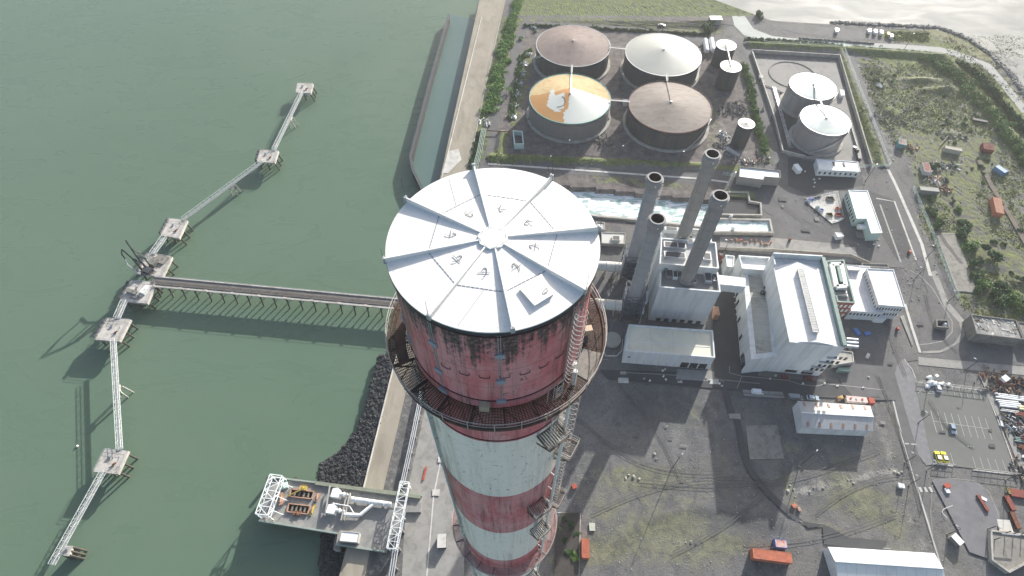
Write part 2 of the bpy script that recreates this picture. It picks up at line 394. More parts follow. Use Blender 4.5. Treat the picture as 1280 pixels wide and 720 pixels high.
# big yard in the foreground
for q in [(800, 600, 90, 22, .6), (745, 690, 40, 20, .8), (830, 660, 90, 25, .65), (905, 600, 14, 60, .35), (1075, 620, 60, 14, .7), (1050, 600, 30, 16, .6), (1085, 640, 40, 16, .7),
          (985, 610, 12, 30, .55), (1120, 650, 16, 30, .5), (905, 680, 50, 14, .7), (1050, 575, 20, 8, .5), (795, 462, 5, 3, .6), (868, 510, 8, 30, .4), (1120, 520, 20, 40, .3),
          (990, 560, 20, 8, .5), (800, 560, 40, 12, .3), (1030, 660, 30, 10, .5), (760, 640, 30, 16, .5), (1090, 580, 12, 14, .4)]:
    blob('lichen', q[0], q[1], q[2], q[3], q[4]+.3)
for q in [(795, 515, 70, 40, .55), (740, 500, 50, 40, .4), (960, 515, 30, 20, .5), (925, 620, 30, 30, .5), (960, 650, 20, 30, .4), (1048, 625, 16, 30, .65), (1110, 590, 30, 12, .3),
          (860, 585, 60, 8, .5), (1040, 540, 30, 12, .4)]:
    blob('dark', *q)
for q in [(790, 597, 12, 4, 1.0), (778, 594, 8, 3, 1.0), (820, 570, 4, 5, 1.0), (1075, 600, 20, 3, .9), (1120, 591, 8, 3, 1.1), (1105, 588, 14, 4, .8), (1032, 607, 10, 3, .9), (1064, 606, 7, 5, 1.0),
          (840, 540, 40, 20, .35), (890, 500, 10, 50, .4), (715, 570, 10, 30, .3), (1150, 590, 6, 6, .6), (1000, 600, 60, 6, .4), (1100, 640, 50, 30, .3), (870, 690, 12, 3, .9)]:
    blob('pale', *q)
blob('moss', 775, 588, 10, 4, 1.2); blob('grass', 773, 587, 9, 3, .9); blob('grass', 1090, 600, 3, 3, .5)
paint('brown', [(700, 640), (735, 640), (735, 700), (690, 700)], .8); paint('dark', [(700, 640), (722, 640), (722, 700), (690, 700)], .7)
def pline(k, pts, wm, v):
    P_ = [G(x, y) for x, y in pts]
    for A, B in zip(P_, P_[1:]):
        d = B-A; l2 = d.x**2+d.y**2; t = np.clip(((XX-A.x)*d.x+(YY-A.y)*d.y)/l2, 0, 1); dd = np.hypot(XX-A.x-t*d.x, YY-A.y-t*d.y)
        ATT[k] = np.maximum(ATT[k], v*np.exp(-(dd/wm)**2))
pline('dark', [(765, 692), (795, 667), (835, 650), (875, 641), (905, 646), (945, 657), (975, 660)], 3.2, .9)
pline('dark', [(930, 560), (945, 600), (968, 640), (960, 665)], 6, .6)
pline('pale', [(985, 616), (1010, 612), (1035, 606), (1070, 600), (1100, 588), (1125, 590)], 2.0, .8)
pline('pale', [(700, 590), (760, 600), (820, 604), (880, 603)], 3.0, .5)
pline('dark', [(770, 597), (830, 606), (882, 607)], 2.2, .5)
pline('pale', [(884, 500), (860, 560), (840, 700)], 5, .35)
pline('pale', [(1090, 500), (1110, 560), (1140, 650), (1160, 700)], 3, .45)
pline('lichen', [(1040, 630), (1070, 622), (1090, 640), (1120, 660)], 6, .8)
pline('lichen', [(700, 700), (760, 680), (830, 690), (900, 690)], 7, .8)
pline('lichen', [(730, 620), (790, 630), (850, 625), (880, 615)], 6, .6)
# quayside apron beside the chimney
paint('pale', [(530, 480), (560, 480), (575, 700), (575, 760), (500, 760), (505, 620)], .55)
paint('brown', [(690, 275), (900, 300), (1100, 330), (1100, 322), (900, 290), (690, 268)], .6)
# scrap yard
paint('brown', [(1225, 462), (1290, 470), (1290, 600), (1270, 600)], .8)
# cut channels and basins into the ground
def dig(pts, z):
    m = poly_w([G(x, y) for x, y in pts], XX, YY); ZZ[m] = z
CH_POLY = [(580, 224), (600, 226), (740, 236), (905, 254), (905, 285), (880, 287), (740, 272), (600, 256), (577, 253)]
dig(CH_POLY, -4.2)
# low mounds in the wasteland
for q in [(1150, 101, 22, 4, 2.2), (1170, 113, 18, 4, 2.0), (1118, 142, 9, 10, 1.5), (1186, 168, 12, 6, 1.6), (1095, 85, 10, 6, 1.5), (1185, 112, 10, 3, 1.5)]:
    c = G(q[0], q[1]); s1 = (c.y*cP+CH*sP)/F
    ZZ += q[4]*np.exp(-((XX-c.x)/(q[2]*s1))**2-((YY-c.y)/(q[3]*s1*1.3))**2)
# bund banks (raised earth) round the tank farms
def bank(a, b, wd, h):
    global ZZ
    A, B = G(*a), G(*b); d = B-A; l2 = d.x**2+d.y**2
    t = np.clip(((XX-A.x)*d.x+(YY-A.y)*d.y)/l2, 0, 1); dd = np.hypot(XX-A.x-t*d.x, YY-A.y-t*d.y)
    ZZ = np.maximum(ZZ, np.where(ZZ < -.5, ZZ, h*np.clip(1.25-dd/wd, 0, 1)))
bank((615, 197), (890, 209), 3.2, 1.8); bank((628, 168), (624, 196), 3, 1.8); bank((936, 56), (1048, 62), 3.5, 2.2); bank((1050, 62), (1102, 207), 2.6, 1.6)
bank((1058, 63), (1180, 72), 4, 2.5); bank((1180, 72), (1280, 190), 4.5, 2.5)
ZZ += 0.06*rng.standard_normal(ZZ.shape)*(ATT['grass'] > .3)
H_, W_ = XX.shape
verts = np.stack([XX, YY, ZZ], -1).reshape(-1, 3)
idx = np.arange(H_*W_).reshape(H_, W_)
faces = np.stack([idx[:-1, :-1], idx[:-1, 1:], idx[1:, 1:], idx[1:, :-1]], -1).reshape(-1, 4)
# the land's outer edges drop below the water
me = bpy.data.meshes.new('ground')
nv = len(verts); skirtL = idx[:, 0]; skirtR = idx[:, -1]; top = idx[-1, :]
ev = np.concatenate([verts, verts[skirtL]+[0, 0, -9], verts[skirtR]+[1.5, 0, -9], verts[top]+[0, 0, -9]])
fl = [tuple(f) for f in faces]
for k in range(H_-1):
    fl.append((int(skirtL[k]), int(skirtL[k+1]), nv+k+1, nv+k)); fl.append((int(skirtR[k+1]), int(skirtR[k]), nv+H_+k, nv+H_+k+1))
for k in range(W_-1): fl.append((int(top[k]), int(top[k+1]), nv+2*H_+k+1, nv+2*H_+k))
me.from_pydata([tuple(v) for v in ev], [], fl)
def blur(a):
    b = a.copy(); b[1:-1, 1:-1] = (a[1:-1, 1:-1]*2+a[:-2, 1:-1]+a[2:, 1:-1]+a[1:-1, :-2]+a[1:-1, 2:])/6; return b
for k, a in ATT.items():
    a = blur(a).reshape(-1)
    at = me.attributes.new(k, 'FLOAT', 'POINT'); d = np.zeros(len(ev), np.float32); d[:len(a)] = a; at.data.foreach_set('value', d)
m, n, b = nodes('ground_surface')
def attr(k): 
    t = n.nodes.new('ShaderNodeAttribute'); t.attribute_name = k; return t.outputs['Fac']
P = pos(n)
nA = noise(n, P, .035, 7, .62, .6); nB = noise(n, P, .22, 7, .68, .4); nC = noise(n, P, 1.6, 5, .75); nD = noise(n, pos(n, (1, .25, 1), rotz=.9), .12, 6, .7, .6)
nM = math_(n, 'ADD', math_(n, 'MULTIPLY', nB, .6), math_(n, 'MULTIPLY', nC, .4))
base = ramp(n, nA, [(.36, (.08, .084, .094)), (.5, (.125, .126, .13)), (.64, (.19, .186, .177))])
base = mix(n, ramp(n, nD, [(.48, 0.0), (.62, .6)]), base, (.21, .205, .195))
base = mix(n, ramp(n, noise(n, pos(n, (1, 1, 1), (31, 17, 3)), .05, 8, .7, 1.2), [(.5, 0.0), (.62, .6)]), base, (.14, .14, .11))
base = mix(n, .45, base, ramp(n, nC, [(.3, (.085, .088, .094)), (.7, (.215, .212, .205))]))
def mask(k, lo=.42, hi=.62, am=1.0, nn=None):
    s = math_(n, 'ADD', math_(n, 'MULTIPLY', attr(k), 1.0), math_(n, 'MULTIPLY', math_(n, 'SUBTRACT', nn or nM, .5), 2.6))
    t = n.nodes.new('ShaderNodeMapRange'); t.interpolation_type = 'SMOOTHSTEP'
    L(n, s, t.inputs[0]); t.inputs[1].default_value = lo; t.inputs[2].default_value = hi; t.inputs[3].default_value = 0; t.inputs[4].default_value = am
    return t.outputs[0]
c = mix(n, mask('brown', .35, .75, .9), base, ramp(n, nB, [(.3, (.095, .082, .08)), (.5, (.15, .132, .125)), (.72, (.21, .19, .175))]))
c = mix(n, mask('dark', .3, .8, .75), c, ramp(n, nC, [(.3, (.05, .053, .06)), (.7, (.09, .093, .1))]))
c = mix(n, mask('pale', .35, .9, .85), c, ramp(n, nC, [(.25, (.24, .235, .22)), (.7, (.4, .39, .36))]))
c = mix(n, mask('moss', .35, .95, .7), c, ramp(n, nB, [(.3, (.14, .15, .07)), (.5, (.23, .235, .105)), (.7, (.33, .31, .16))]))
c = mix(n, mask('lichen', .35, .95, .75), c, ramp(n, nB, [(.3, (.1, .108, .07)), (.5, (.16, .165, .1)), (.7, (.23, .225, .15))]))
g = mix(n, .5, ramp(n, nB, [(.3, (.06, .1, .035)), (.5, (.145, .19, .065)), (.7, (.26, .27, .11))]), ramp(n, nC, [(.3, (.04, .065, .028)), (.7, (.17, .19, .085))]))
c = mix(n, mask('grass', .4, .7, .95), c, g)
c = mix(n, 1.0, c, ramp(n, nB, [(.3, .72), (.5, 1.0), (.66, 1.0)]), 'MULTIPLY')
c = mix(n, 1.0, c, ramp(n, noise(n, pos(n, (1, 1, 1), (5, 50, 1)), .8, 9, .85, .8), [(.34, .62), (.5, 1.0)]), 'MULTIPLY')
c = mix(n, ramp(n, noise(n, pos(n, (1, 1, 1), (77, 5, 1)), .55, 9, .85, 1.5), [(.56, 0.), (.68, .5)]), c, (.3, .29, .26))
L(n, c, b.inputs['Base Color']); b.inputs['Roughness'].default_value = .95; b.inputs['Specular IOR Level'].default_value = .2
bump(n, b, math_(n, 'ADD', nC, nB), .7, .3)
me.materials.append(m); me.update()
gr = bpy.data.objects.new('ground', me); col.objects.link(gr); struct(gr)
# tidal flats beyond the shore
mb = MB(); pts = [(shore_x(y)-4, y, WZ+.03) for y in range(100, 520, 8)]
mb.sheet(pts+[(60, 900, WZ+.03), (1500, 900, WZ+.03), (1500, 100, WZ+.03)][0:3]); o = mb.build('tidal_flat', sea_m); struct(o)
# channel water
mb = MB(); mb.sheet(GP([(575, 226), (600, 228), (740, 239), (905, 257), (903, 287), (880, 289), (740, 275), (600, 259), (572, 256)], -2.5)); mk_water('discharge_channel', mb, foam_m)
# basin water inside the breakwater
BW = [(561, 18), (540, 92), (513, 195), (516, 212), (540, 262), (548, 330)]
mb = MB(); mb.sheet([G(x, y, WZ+.02) for x, y in BW]+[Vector((quay_x(G(548, 330).y)+1, G(548, 330).y, WZ+.02)), Vector((quay_x(G(561, 18).y)+1, G(561, 18).y, WZ+.02))]); mk_water('basin_water', mb, basin_m)
# ------------------------------------------------------------------ roads, paving and markings (thin sheets)
LZ = [0.02]
def patch(name, pts, mat, kind='structure', z=None, h=None):
    if z is None: LZ[0] += .004; z = LZ[0]
    mb = MB(); P_ = orient([G(x, y, z) for x, y in pts])
    if h: mb.prism(P_, -.3, h)
    else: mb.sheet(P_, z)
    o = mb.build(name, mat); o['kind'] = kind; return o
def strip(name, pts, w_, mat, h=None, z=None, closed=False):
    """a band of width w_ metres along a pixel path"""
    if z is None: LZ[0] += .004; z = LZ[0]
    P_ = [G(x, y) for x, y in pts]; n_ = len(P_); l, r = [], []
    for i in range(n_):
        a = P_[max(0, i-1)]; b_ = P_[min(n_-1, i+1)]; d = (b_-a); d.z = 0; d.normalize(); q = Vector((-d.y, d.x, 0))*w_/2
        l.append(P_[i]+q); r.append(P_[i]-q)
    mb = MB()
    for i in range(n_-1):
        qd = [l[i], r[i], r[i+1], l[i+1]]
        if h: mb.prism(orient(qd), -.3, h)
        else: mb.sheet(orient(qd), z)
    o = mb.build(name, mat); struct(o); return o
# quay strip
ql = lambda y: (600-.249*(y-22), y)
patch('quay_edge', [(599.5, 22-22), (632, 0), (627, 22), (607, 110), (588, 205), (556, 330), (512, 470), (479, 612), (462, 690), (450, 760), (414, 760), (432, 690), (453, 612), (486, 480), (552, 215)], quay_m, h=.35)
patch('quay_inner_strip', [(512, 471), (540, 470), (500, 625), (478, 760), (452, 760), (480, 612)], quay_dk)
strip('quay_rail', [(602, 22), (555, 212), (487, 480), (455, 610)], .5, conc_pale, h=.7)
strip('quay_rail', [(626, 22), (606, 110), (587, 205)], .35, concrete, h=.6)
patch('quay_ramp', [(560, 190), (573, 187), (577, 200), (560, 217), (552, 217)], conc_pale, h=.5)
patch('apron', [(540, 470), (565, 475), (580, 560), (580, 760), (500, 760), (508, 620)], paving)
strip('apron_kerb', [(566, 500), (542, 620), (530, 760)], .5, conc_pale, h=.15)
# road between the quay hedge and the tank farm
patch('access_road', [(655, 22), (664, 22), (652, 60), (628, 135), (612, 205), (603, 205), (622, 120), (640, 60)], asph)
patch('access_road', [(600, 200), (740, 209), (880, 219), (960, 226), (960, 234), (880, 230), (740, 219), (600, 212)], asph)
strip('kerb', [(610, 205), (740, 214), (880, 224), (910, 228)], 1.3, conc_pale, h=.2)
patch('north_road', [(652, 26), (780, 33), (905, 47), (930, 47), (935, 57), (900, 56), (780, 42), (655, 36)], asph)
patch('east_road', [(927, 55), (938, 57), (957, 120), (970, 175), (985, 205), (968, 206), (955, 170), (942, 110)], asph)
patch('shore_road', [(915, 20), (931, 20), (942, 36), (965, 45), (1002, 49), (1062, 53), (1062, 59), (1000, 56), (955, 52), (930, 44), (918, 32)], M('pale_road', (.27, .30, .29), .75, .12, .1, (.2, .22, .21), .5, .1))  # shore road in a matt, pale greenish grey
patch('shore_path', [(1062, 52.5), (1120, 55), (1175, 59), (1193, 63), (1238, 80), (1260, 105), (1300, 155), (1300, 170), (1254, 111), (1233, 87), (1190, 69), (1170, 65), (1110, 60), (1062, 58)], M('pale_path', (.26, .27, .26), .8, .1, .1))
patch('shore_car_park', [(975, 30), (1055, 36), (1100, 40), (1098, 50), (1060, 50), (1000, 42), (975, 36)], asph)
# compound floor and yards north of the hall
patch('compound_floor', [(945, 74), (1045, 78), (1078, 200), (1050, 205), (985, 195), (964, 150)], M('compound_concrete', (.25, .245, .235), .9, .12, .06, (.16, .155, .15), .6, .08))
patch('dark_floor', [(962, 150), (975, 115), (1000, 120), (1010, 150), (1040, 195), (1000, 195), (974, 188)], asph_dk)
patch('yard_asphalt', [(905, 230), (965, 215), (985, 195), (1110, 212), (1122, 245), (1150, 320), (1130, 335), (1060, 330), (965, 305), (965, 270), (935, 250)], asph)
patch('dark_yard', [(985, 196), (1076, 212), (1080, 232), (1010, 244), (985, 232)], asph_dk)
patch('pale_yard', [(965, 297), (1060, 306), (1085, 330), (900, 312), (900, 296)], paving)
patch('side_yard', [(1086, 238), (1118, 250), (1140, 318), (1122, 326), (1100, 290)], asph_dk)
strip('kerb', [(1095, 248), (1118, 252), (1145, 325)], .8, conc_pale, h=.12); strip('kerb', [(1100, 256), (1126, 328)], .8, line_dull, h=.12)
patch('fence_road', [(1058, 62), (1066, 66), (1112, 195), (1145, 270), (1170, 345), (1190, 385), (1205, 420), (1200, 440), (1150, 440), (1150, 400), (1160, 365), (1130, 290), (1108, 225), (1096, 190)], asph)
strip('kerb', [(1110, 212), (1120, 232), (1152, 305), (1163, 345)], 1.6, conc_pale, h=.14)
patch('pavement', [(1163, 340), (1170, 338), (1186, 378), (1205, 400), (1206, 420), (1195, 433), (1175, 441), (1153, 442), (1153, 439), (1175, 438), (1193, 429), (1202, 415), (1198, 402), (1180, 382)], paving)
strip('road_line', [(1137, 338), (1150, 345), (1165, 360), (1180, 385), (1190, 402), (1190, 415), (1180, 426), (1160, 430), (1147, 431)], .35, line_dull)
strip('road_line', [(1131, 380), (1140, 410), (1150, 441)], 1.2, line_white)
strip('road_line', [(1121, 395), (1128, 380), (1131, 380)], .35, line_dull)
patch('main_road', [(1100, 443), (1150, 443), (1148, 450), (1126, 453), (1119, 468), (1131, 510), (1148, 565), (1160, 600), (1163, 640), (1181, 720), (1190, 760), (1188, 760), (1172, 700), (1148, 622), (1128, 560), (1113, 500), (1098, 450)], asph)
patch('pavement', [(1148, 446), (1280, 458), (1320, 462), (1320, 473), (1280, 469), (1148, 456)], paving)
patch('cross_road', [(1175, 443), (1205, 424), (1290, 428), (1320, 432), (1320, 461), (1150, 446)], asph)
patch('verge', [(1129, 450), (1133, 452), (1146, 475), (1150, 500), (1166, 580), (1158, 582), (1148, 568), (1131, 510), (1119, 468), (1122, 456)], M('verge_grey', (.19, .19, .2), .95, .2, .5))
strip('kerb', [(1129, 449), (1121, 456), (1119, 468), (1131, 510), (1148, 565), (1154, 578), (1166, 582)], .3, concrete_dk, h=.15)
strip('kerb', [(1130, 449), (1140, 462), (1146, 477), (1150, 500), (1166, 579)], .3, conc_pale, h=.15)
strip('road_line', [(1116, 500), (1130.5, 560), (1150, 622), (1174, 700), (1190, 755)], .6, line_white)
strip('road_line', [(1158, 640), (1166, 672), (1181, 720)], .3, concrete_dk)
strip('road_line', [(1100, 486), (1108, 486.5), (1108, 494), (1101, 494)], .25, line_dull)
for k in range(3): strip('crossing_mark', [(1149+k*6.3, 609), (1152+k*6.3, 615)], 1.0, line_white)
for k in range(2): strip('give_way_line', [(1129.5+k*9, 554.5+k*.7), (1136+k*9, 555+k*.7)], .5, line_white)
LOT = [(1143, 477), (1232, 488.5), (1270, 592), (1166, 579.5)]
patch('parking_lot', LOT, asph_lot)
strip('parking_kerb', [(1143, 477), (1166, 580)], .4, conc_pale, h=.15); strip('parking_kerb', [(1232, 488), (1253, 540), (1272, 594)], .4, conc_pale, h=.15)
strip('path', [(1226, 465), (1236, 490), (1262, 545), (1284, 600), (1300, 640)], 2.6, paving)
def lerp(a, b, t): return (a[0]+(b[0]-a[0])*t, a[1]+(b[1]-a[1])*t)
for k in range(9):
    t = k/8; strip('parking_line', [lerp((1163, 513.7), (1230.8, 522.8), t), lerp((1170.5, 540.8), (1239.7, 550), t)], .17, line_white)
strip('parking_line', [(1166.5, 526.7), (1235, 536.3)], .17, line_white)
for k in range(5):
    t = k/4; strip('parking_line', [lerp((1189.8, 484.3), (1222.8, 489), t), lerp((1193.3, 495.7), (1226.9, 500.9), t)], .17, line_white)
    strip('parking_line', [lerp((1215, 570.6), (1252.4, 575.3), t), lerp((1219.3, 584.7), (1257, 588.5), t)], .17, line_white)
strip('parking_line', [(1187.4, 566.5), (1191.7, 581)], .17, line_white)
for k in range(3): strip('painted_mark', [(1208.5+k*3.5, 558.3+k*.3), (1210.5+k*3.5, 558.6+k*.3)], .5, line_white)
for a, b_ in [((1147, 487), (1152, 492)), ((1152, 487), (1147, 492)), ((1158, 485), (1168, 492)), ((1167, 485), (1160, 492)), ((1159, 492), (1169, 493)), ((1180, 493), (1185, 494))]: strip('parking_line', [a, b_], .2, line_white)
# yard between the power house and the hall
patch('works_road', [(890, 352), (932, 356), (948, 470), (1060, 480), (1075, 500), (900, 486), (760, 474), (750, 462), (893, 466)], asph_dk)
patch('hall_apron', [(1063, 395), (1090, 398), (1120, 500), (1070, 500), (1045, 470), (1060, 450)], asph)
strip('kerb', [(780, 466), (893, 472), (905, 478)], .3, line_dull)
strip('white_barrier_line', [(911.5, 458), (911.5, 466.5), (927, 470.5), (965, 474), (985, 476), (1000, 481), (1020, 483), (1032, 480), (1070, 484), (1106, 488), (1106, 494)], .18, line_white)
strip('white_barrier_line', [(927, 470.5), (921, 486)], .15, line_white)
strip('kerb', [(881, 473), (950, 480)], .5, concrete_dk)
patch('loading_apron', [(846, 461), (893, 464), (893, 477), (845, 474)], paving)
patch('pale_strip', [(1125, 395), (1130, 394), (1142, 430), (1140, 432)], paving)
for k, (x, y, s1) in enumerate([(779, 475.5, 1.6), (779, 466, .9), (892.5, 477, 1.4), (850, 477, .7), (945, 492, 0.1)]):
    patch('ground_hatch', [(x-4*s1, y-2.2*s1), (x+4*s1, y-2.*s1), (x+4.4*s1, y+2.2*s1), (x-3.9*s1, y+2*s1)], conc_pale if k != 1 else concrete)
patch('shadowed_strip', [(928, 487), (978, 490), (981, 498), (930, 495)], paving)
patch('shed_verge', [(903, 486), (909, 486), (919, 517), (911, 517)], asph_dk)
patch('small_slab', [(910, 517), (925, 517), (926, 524), (912, 523)], paving)
strip('dark_track', [(921, 524), (928, 560), (936, 585), (950, 605), (965, 622), (985, 640)], 2.4, asph_dk)
patch('concrete_slab', [(932, 531.5), (971.5, 531), (980.5, 573), (937.5, 574)], slab_m, h=.18)
strip('kerb', [(700, 453), (760, 450)], .3, line_dull)
patch('planting_bed', [(700, 641), (725, 641), (724, 700), (722, 760), (690, 760), (694, 680)], M('bed_soil', (.06, .055, .05), .95, .4, .8), )
strip('kerb', [(697, 641), (725.5, 642), (724, 700), (722, 760)], .3, conc_pale, h=.2)
patch('bottom_road', [(985, 640), (1000, 648), (1010, 660), (1028, 657), (1030, 680), (1100, 690), (1110, 676), (1060, 672), (1040, 660), (1028, 655), (1005, 652), (984, 644)], asph_dk)
strip('kerb', [(984, 644), (996, 652), (1028, 655), (1036, 671), (1048, 679), (1112, 686)], .35, line_dull, h=.1)
patch('bottom_yard', [(1212, 690), (1165, 600), (1168, 598), (1185, 598), (1225, 604), (1250, 640), (1240, 700)], M('yard_bluish', (.17, .17, .18), .95, .15, .15, (.12, .12, .13), .6, .2))
strip('kerb', [(1181, 760), (1168, 690), (1163, 640), (1165, 608), (1173, 600), (1185, 598)], .35, concrete_dk, h=.15)
strip('kerb', [(1185, 598), (1215, 601), (1235, 615), (1246, 640), (1250, 655)], .2, line_dull)
patch('pale_forecourt', [(1246, 649), (1262, 650), (1275, 690), (1255, 690)], conc_pale)
strip('white_line', [(1190, 632), (1178, 637), (1177, 641), (1183, 648)], .3, line_white)
patch('old_yard_slab', [(1170, 292), (1194, 293), (1222, 364), (1196, 364)], slab_m)
strip('kerb', [(1170, 292), (1194, 292.5)], .4, concrete, h=.3); strip('kerb', [(1170, 292), (1196, 364), (1222, 366)], .5, concrete, h=.4)
strip('wasteland_track', [(1222, 200), (1240, 235), (1262, 270), (1290, 320)], 2.4, M('track_earth', (.15, .13, .11), .95, .2, .3, (.1, .085, .07), .7, .3))
# ================================================================== MAIN CHIMNEY
CX, CY, ZT = -1.22, 24.06, 197.0
def RZ(z): return 6.68+.005*(197-max(z, 165))-.003*(165-min(z, 165))*(1 if z > 110 else 0)-.165*(0 if z > 110 else 1)
def cang(x, y, z):
    p = G(x, y, z); return math.atan2(p.y-CY, p.x-CX), math.hypot(p.x-CX, p.y-CY)
chim = thing('chimney', 'giant red and white banded chimney capped with a pale segmented roof, rising in the foreground', 'chimney', (CX, CY, 0))
# shaft material: red and white bands with soot and streaks
m, n, b = nodes('banded_shaft_paint')
g = n.nodes.new('ShaderNodeNewGeometry'); sep = n.nodes.new('ShaderNodeSeparateXYZ'); L(n, g.outputs['Position'], sep.inputs[0])
z = sep.outputs['Z']
zz = math_(n, 'ADD', z, math_(n, 'MULTIPLY', math_(n, 'SUBTRACT', noise(n, pos(n), 1.5, 4), .5), .25))
zz = math_(n, 'DIVIDE', zz, 200.0)
WHT = (.92, .85, .77); RED = (.64, .2, .21)
bands = ramp(n, zz, [(0, WHT), (20/200, RED), (36/200, WHT), (52/200, RED), (68/200, WHT), (84/200, RED), (100/200, WHT), (115/200, RED), (131.5/200, WHT), (149/200, RED), (164.5/200, WHT), (179.6/200, RED)], 'CONSTANT')
isred = ramp(n, zz, [(0, 0.), (20/200, 1.), (36/200, 0.), (52/200, 1.), (68/200, 0.), (84/200, 1.), (100/200, 0.), (115/200, 1.), (131.5/200, 0.), (149/200, 1.), (164.5/200, 0.), (179.6/200, 1.)], 'CONSTANT')
fade = noise(n, pos(n, (1, 1, .5)), .35, 6, .65)
red2 = mix(n, ramp(n, fade, [(.42, 0.), (.56, .75)]), bands, mix(n, .6, bands, (.75, .48, .47)))
bands = mix(n, isred, bands, red2)
# lift lines every 2.4 m
lift = math_(n, 'LESS_THAN', math_(n, 'FRACT', math_(n, 'MULTIPLY', z, 1/2.4)), .03)
cc = mix(n, math_(n, 'MULTIPLY', lift, math_(n, 'ADD', .12, math_(n, 'MULTIPLY', isred, .3))), bands, (.12, .07, .07))
# vertical streaks
st = noise(n, pos(n, (1.1, 1.1, .035), (5, 2, 0)), 1.3, 6, .75)
st2 = noise(n, pos(n, (2.2, 2.2, .12), (1, 9, 0)), 1.2, 7, .8, .4)
big = noise(n, pos(n, (1, 1, .3), (3, 1, 8)), .25, 3, .5)
k = math_(n, 'MULTIPLY', ramp(n, st, [(.48, 0.), (.6, 1.)]), ramp(n, st2, [(.40, 0.), (.53, 1.)]))
k = math_(n, 'MULTIPLY', k, ramp(n, big, [(.42, .15), (.58, 1.)]))
k2 = math_(n, 'MULTIPLY', k, math_(n, 'ADD', .32, math_(n, 'MULTIPLY', isred, .38)), clamp=True)
cc = mix(n, k2, cc, (.07, .055, .05))
# scattered scars: short dark marks
sc1 = noise(n, pos(n, (1, 1, .55), (7, 7, 7)), 2.4, 8, .8, 1.2)
cc = mix(n, math_(n, 'MULTIPLY', ramp(n, sc1, [(.59, 0.), (.615, 1.)]), .8), cc, (.1, .08, .07))
# greenish algae down the left flank of the shaft
sepx = sep.outputs['X']
lf = ramp(n, math_(n, 'DIVIDE', math_(n, 'ADD', sepx, 8.5), 12.0), [(.1, 1.0), (.32, 0.0)])
al = math_(n, 'MULTIPLY', lf, ramp(n, noise(n, pos(n, (1, 1, .1), (2, 2, 2)), 1.2, 6, .7), [(.4, 0.), (.6, .8)]))
cc = mix(n, math_(n, 'MULTIPLY', al, .8), cc, (.14, .15, .1))
rf = math_(n, 'MULTIPLY', ramp(n, math_(n, 'DIVIDE', sepx, 7.0), [(.3, 0.0), (.75, 1.0)]), ramp(n, noise(n, pos(n, (1, 1, .3), (12, 2, 2)), .9, 7, .75, .5), [(.4, 0.), (.56, .9)]))
cc = mix(n, math_(n, 'MULTIPLY', rf, math_(n, 'ADD', .25, math_(n, 'MULTIPLY', isred, .5))), cc, (.07, .055, .05))
# soot under the cap, fading down about 5 m in ragged runs
sn = noise(n, pos(n, (1, 1, .22), (4, 4, 1)), .9, 7, .75, .6)
sd = math_(n, 'DIVIDE', math_(n, 'SUBTRACT', 197.2, z), 8.5)
so_ = math_(n, 'SUBTRACT', math_(n, 'MULTIPLY', sn, 1.0), sd)
run = noise(n, pos(n, (1.6, 1.6, .03), (9, 4, 1)), 1.1, 6, .75)
so_ = math_(n, 'ADD', so_, math_(n, 'MULTIPLY', math_(n, 'SUBTRACT', run, .48), 1.5))
so_ = ramp(n, math_(n, 'ADD', so_, math_(n, 'MULTIPLY', math_(n, 'SUBTRACT', noise(n, pos(n), 2.6, 8, .8), .5), 1.1)), [(.12, 0.), (.34, .93)])
sootc = ramp(n, noise(n, pos(n), 3.5, 6, .8), [(.38, (.035, .033, .033)), (.55, (.1, .09, .085)), (.66, (.32, .27, .24))])
cc = mix(n, so_, cc, sootc)
L(n, cc, b.inputs['Base Color']); b.inputs['Roughness'].default_value = .72; b.inputs['Specular IOR Level'].default_value = .25
bump(n, b, math_(n, 'ADD', sc1, st2), .35, .06)
shaft_m = m
mb = MB(); prof = [(RZ(zv)+.0, zv) for zv in [0, 40, 80, 110, 110.5, 131.5, 149, 164.5, 179.6, 186, 190, 197]]
mb.lathe((CX, CY, 0), prof, 128); mb.build('shaft', shaft_m, chim, True)
# lip ring under the cap
mb = MB(); mb.ring((CX, CY, 196.75), 6.78, .2, .3, 128); mb.build('rim_ring', dark_mt, chim)
# ---- cap
m, n, b = nodes('cap_sheet')
nn = noise(n, pos(n), .5, 5, .6); n2 = noise(n, pos(n, (1, 1, 1), (4, 4, 4)), 1.8, 6, .7)
cc = mix(n, .5, ramp(n, nn, [(.35, (.72, .71, .68)), (.65, (.78, .77, .74))]), ramp(n, n2, [(.3, (.66, .65, .62)), (.5, (.74, .735, .71)), (.7, (.8, .795, .77))]))
spk = ramp(n, noise(n, pos(n, (1, 1, 1), (8, 1, 2)), 5.0, 8, .8, .8), [(.66, 0.), (.72, .55)])
cc = mix(n, spk, cc, (.38, .36, .32))
sml = ramp(n, noise(n, pos(n, (1, 1, 1), (3, 8, 2)), .9, 8, .75, 1.5), [(.56, 0.), (.68, .35)])
cc = mix(n, sml, cc, (.5, .5, .46))
L(n, cc, b.inputs['Base Color']); b.inputs['Roughness'].default_value = .55; b.inputs['Specular IOR Level'].default_value = .3
bump(n, b, nn, .15, .05); cap_m = m
RC = 6.86; apex = .34
mb = MB(); mb.lathe((CX, CY, ZT), [(RC, -.14), (RC, 0), (RC*.66, apex*.34), (.02, apex)], 128); cap = mb.build('cap', cap_m, chim, False)
def cz(r): return ZT+apex*(1-r/RC)
def cp(a, r, dz=0): return Vector((CX+r*math.cos(a), CY+r*math.sin(a), cz(r)+dz))
seam_m = M('seam_grey', (.2, .22, .24), .6, .1, 1, bmp=0)
bolt_m = M('bolt_grey', (.33, .35, .37), .6, .1, 1, bmp=0)
ribs_px = [(594, 211), (685.5, 221), (744, 281), (731, 358), (642, 412), (535, 392), (484, 319), (513, 247)]
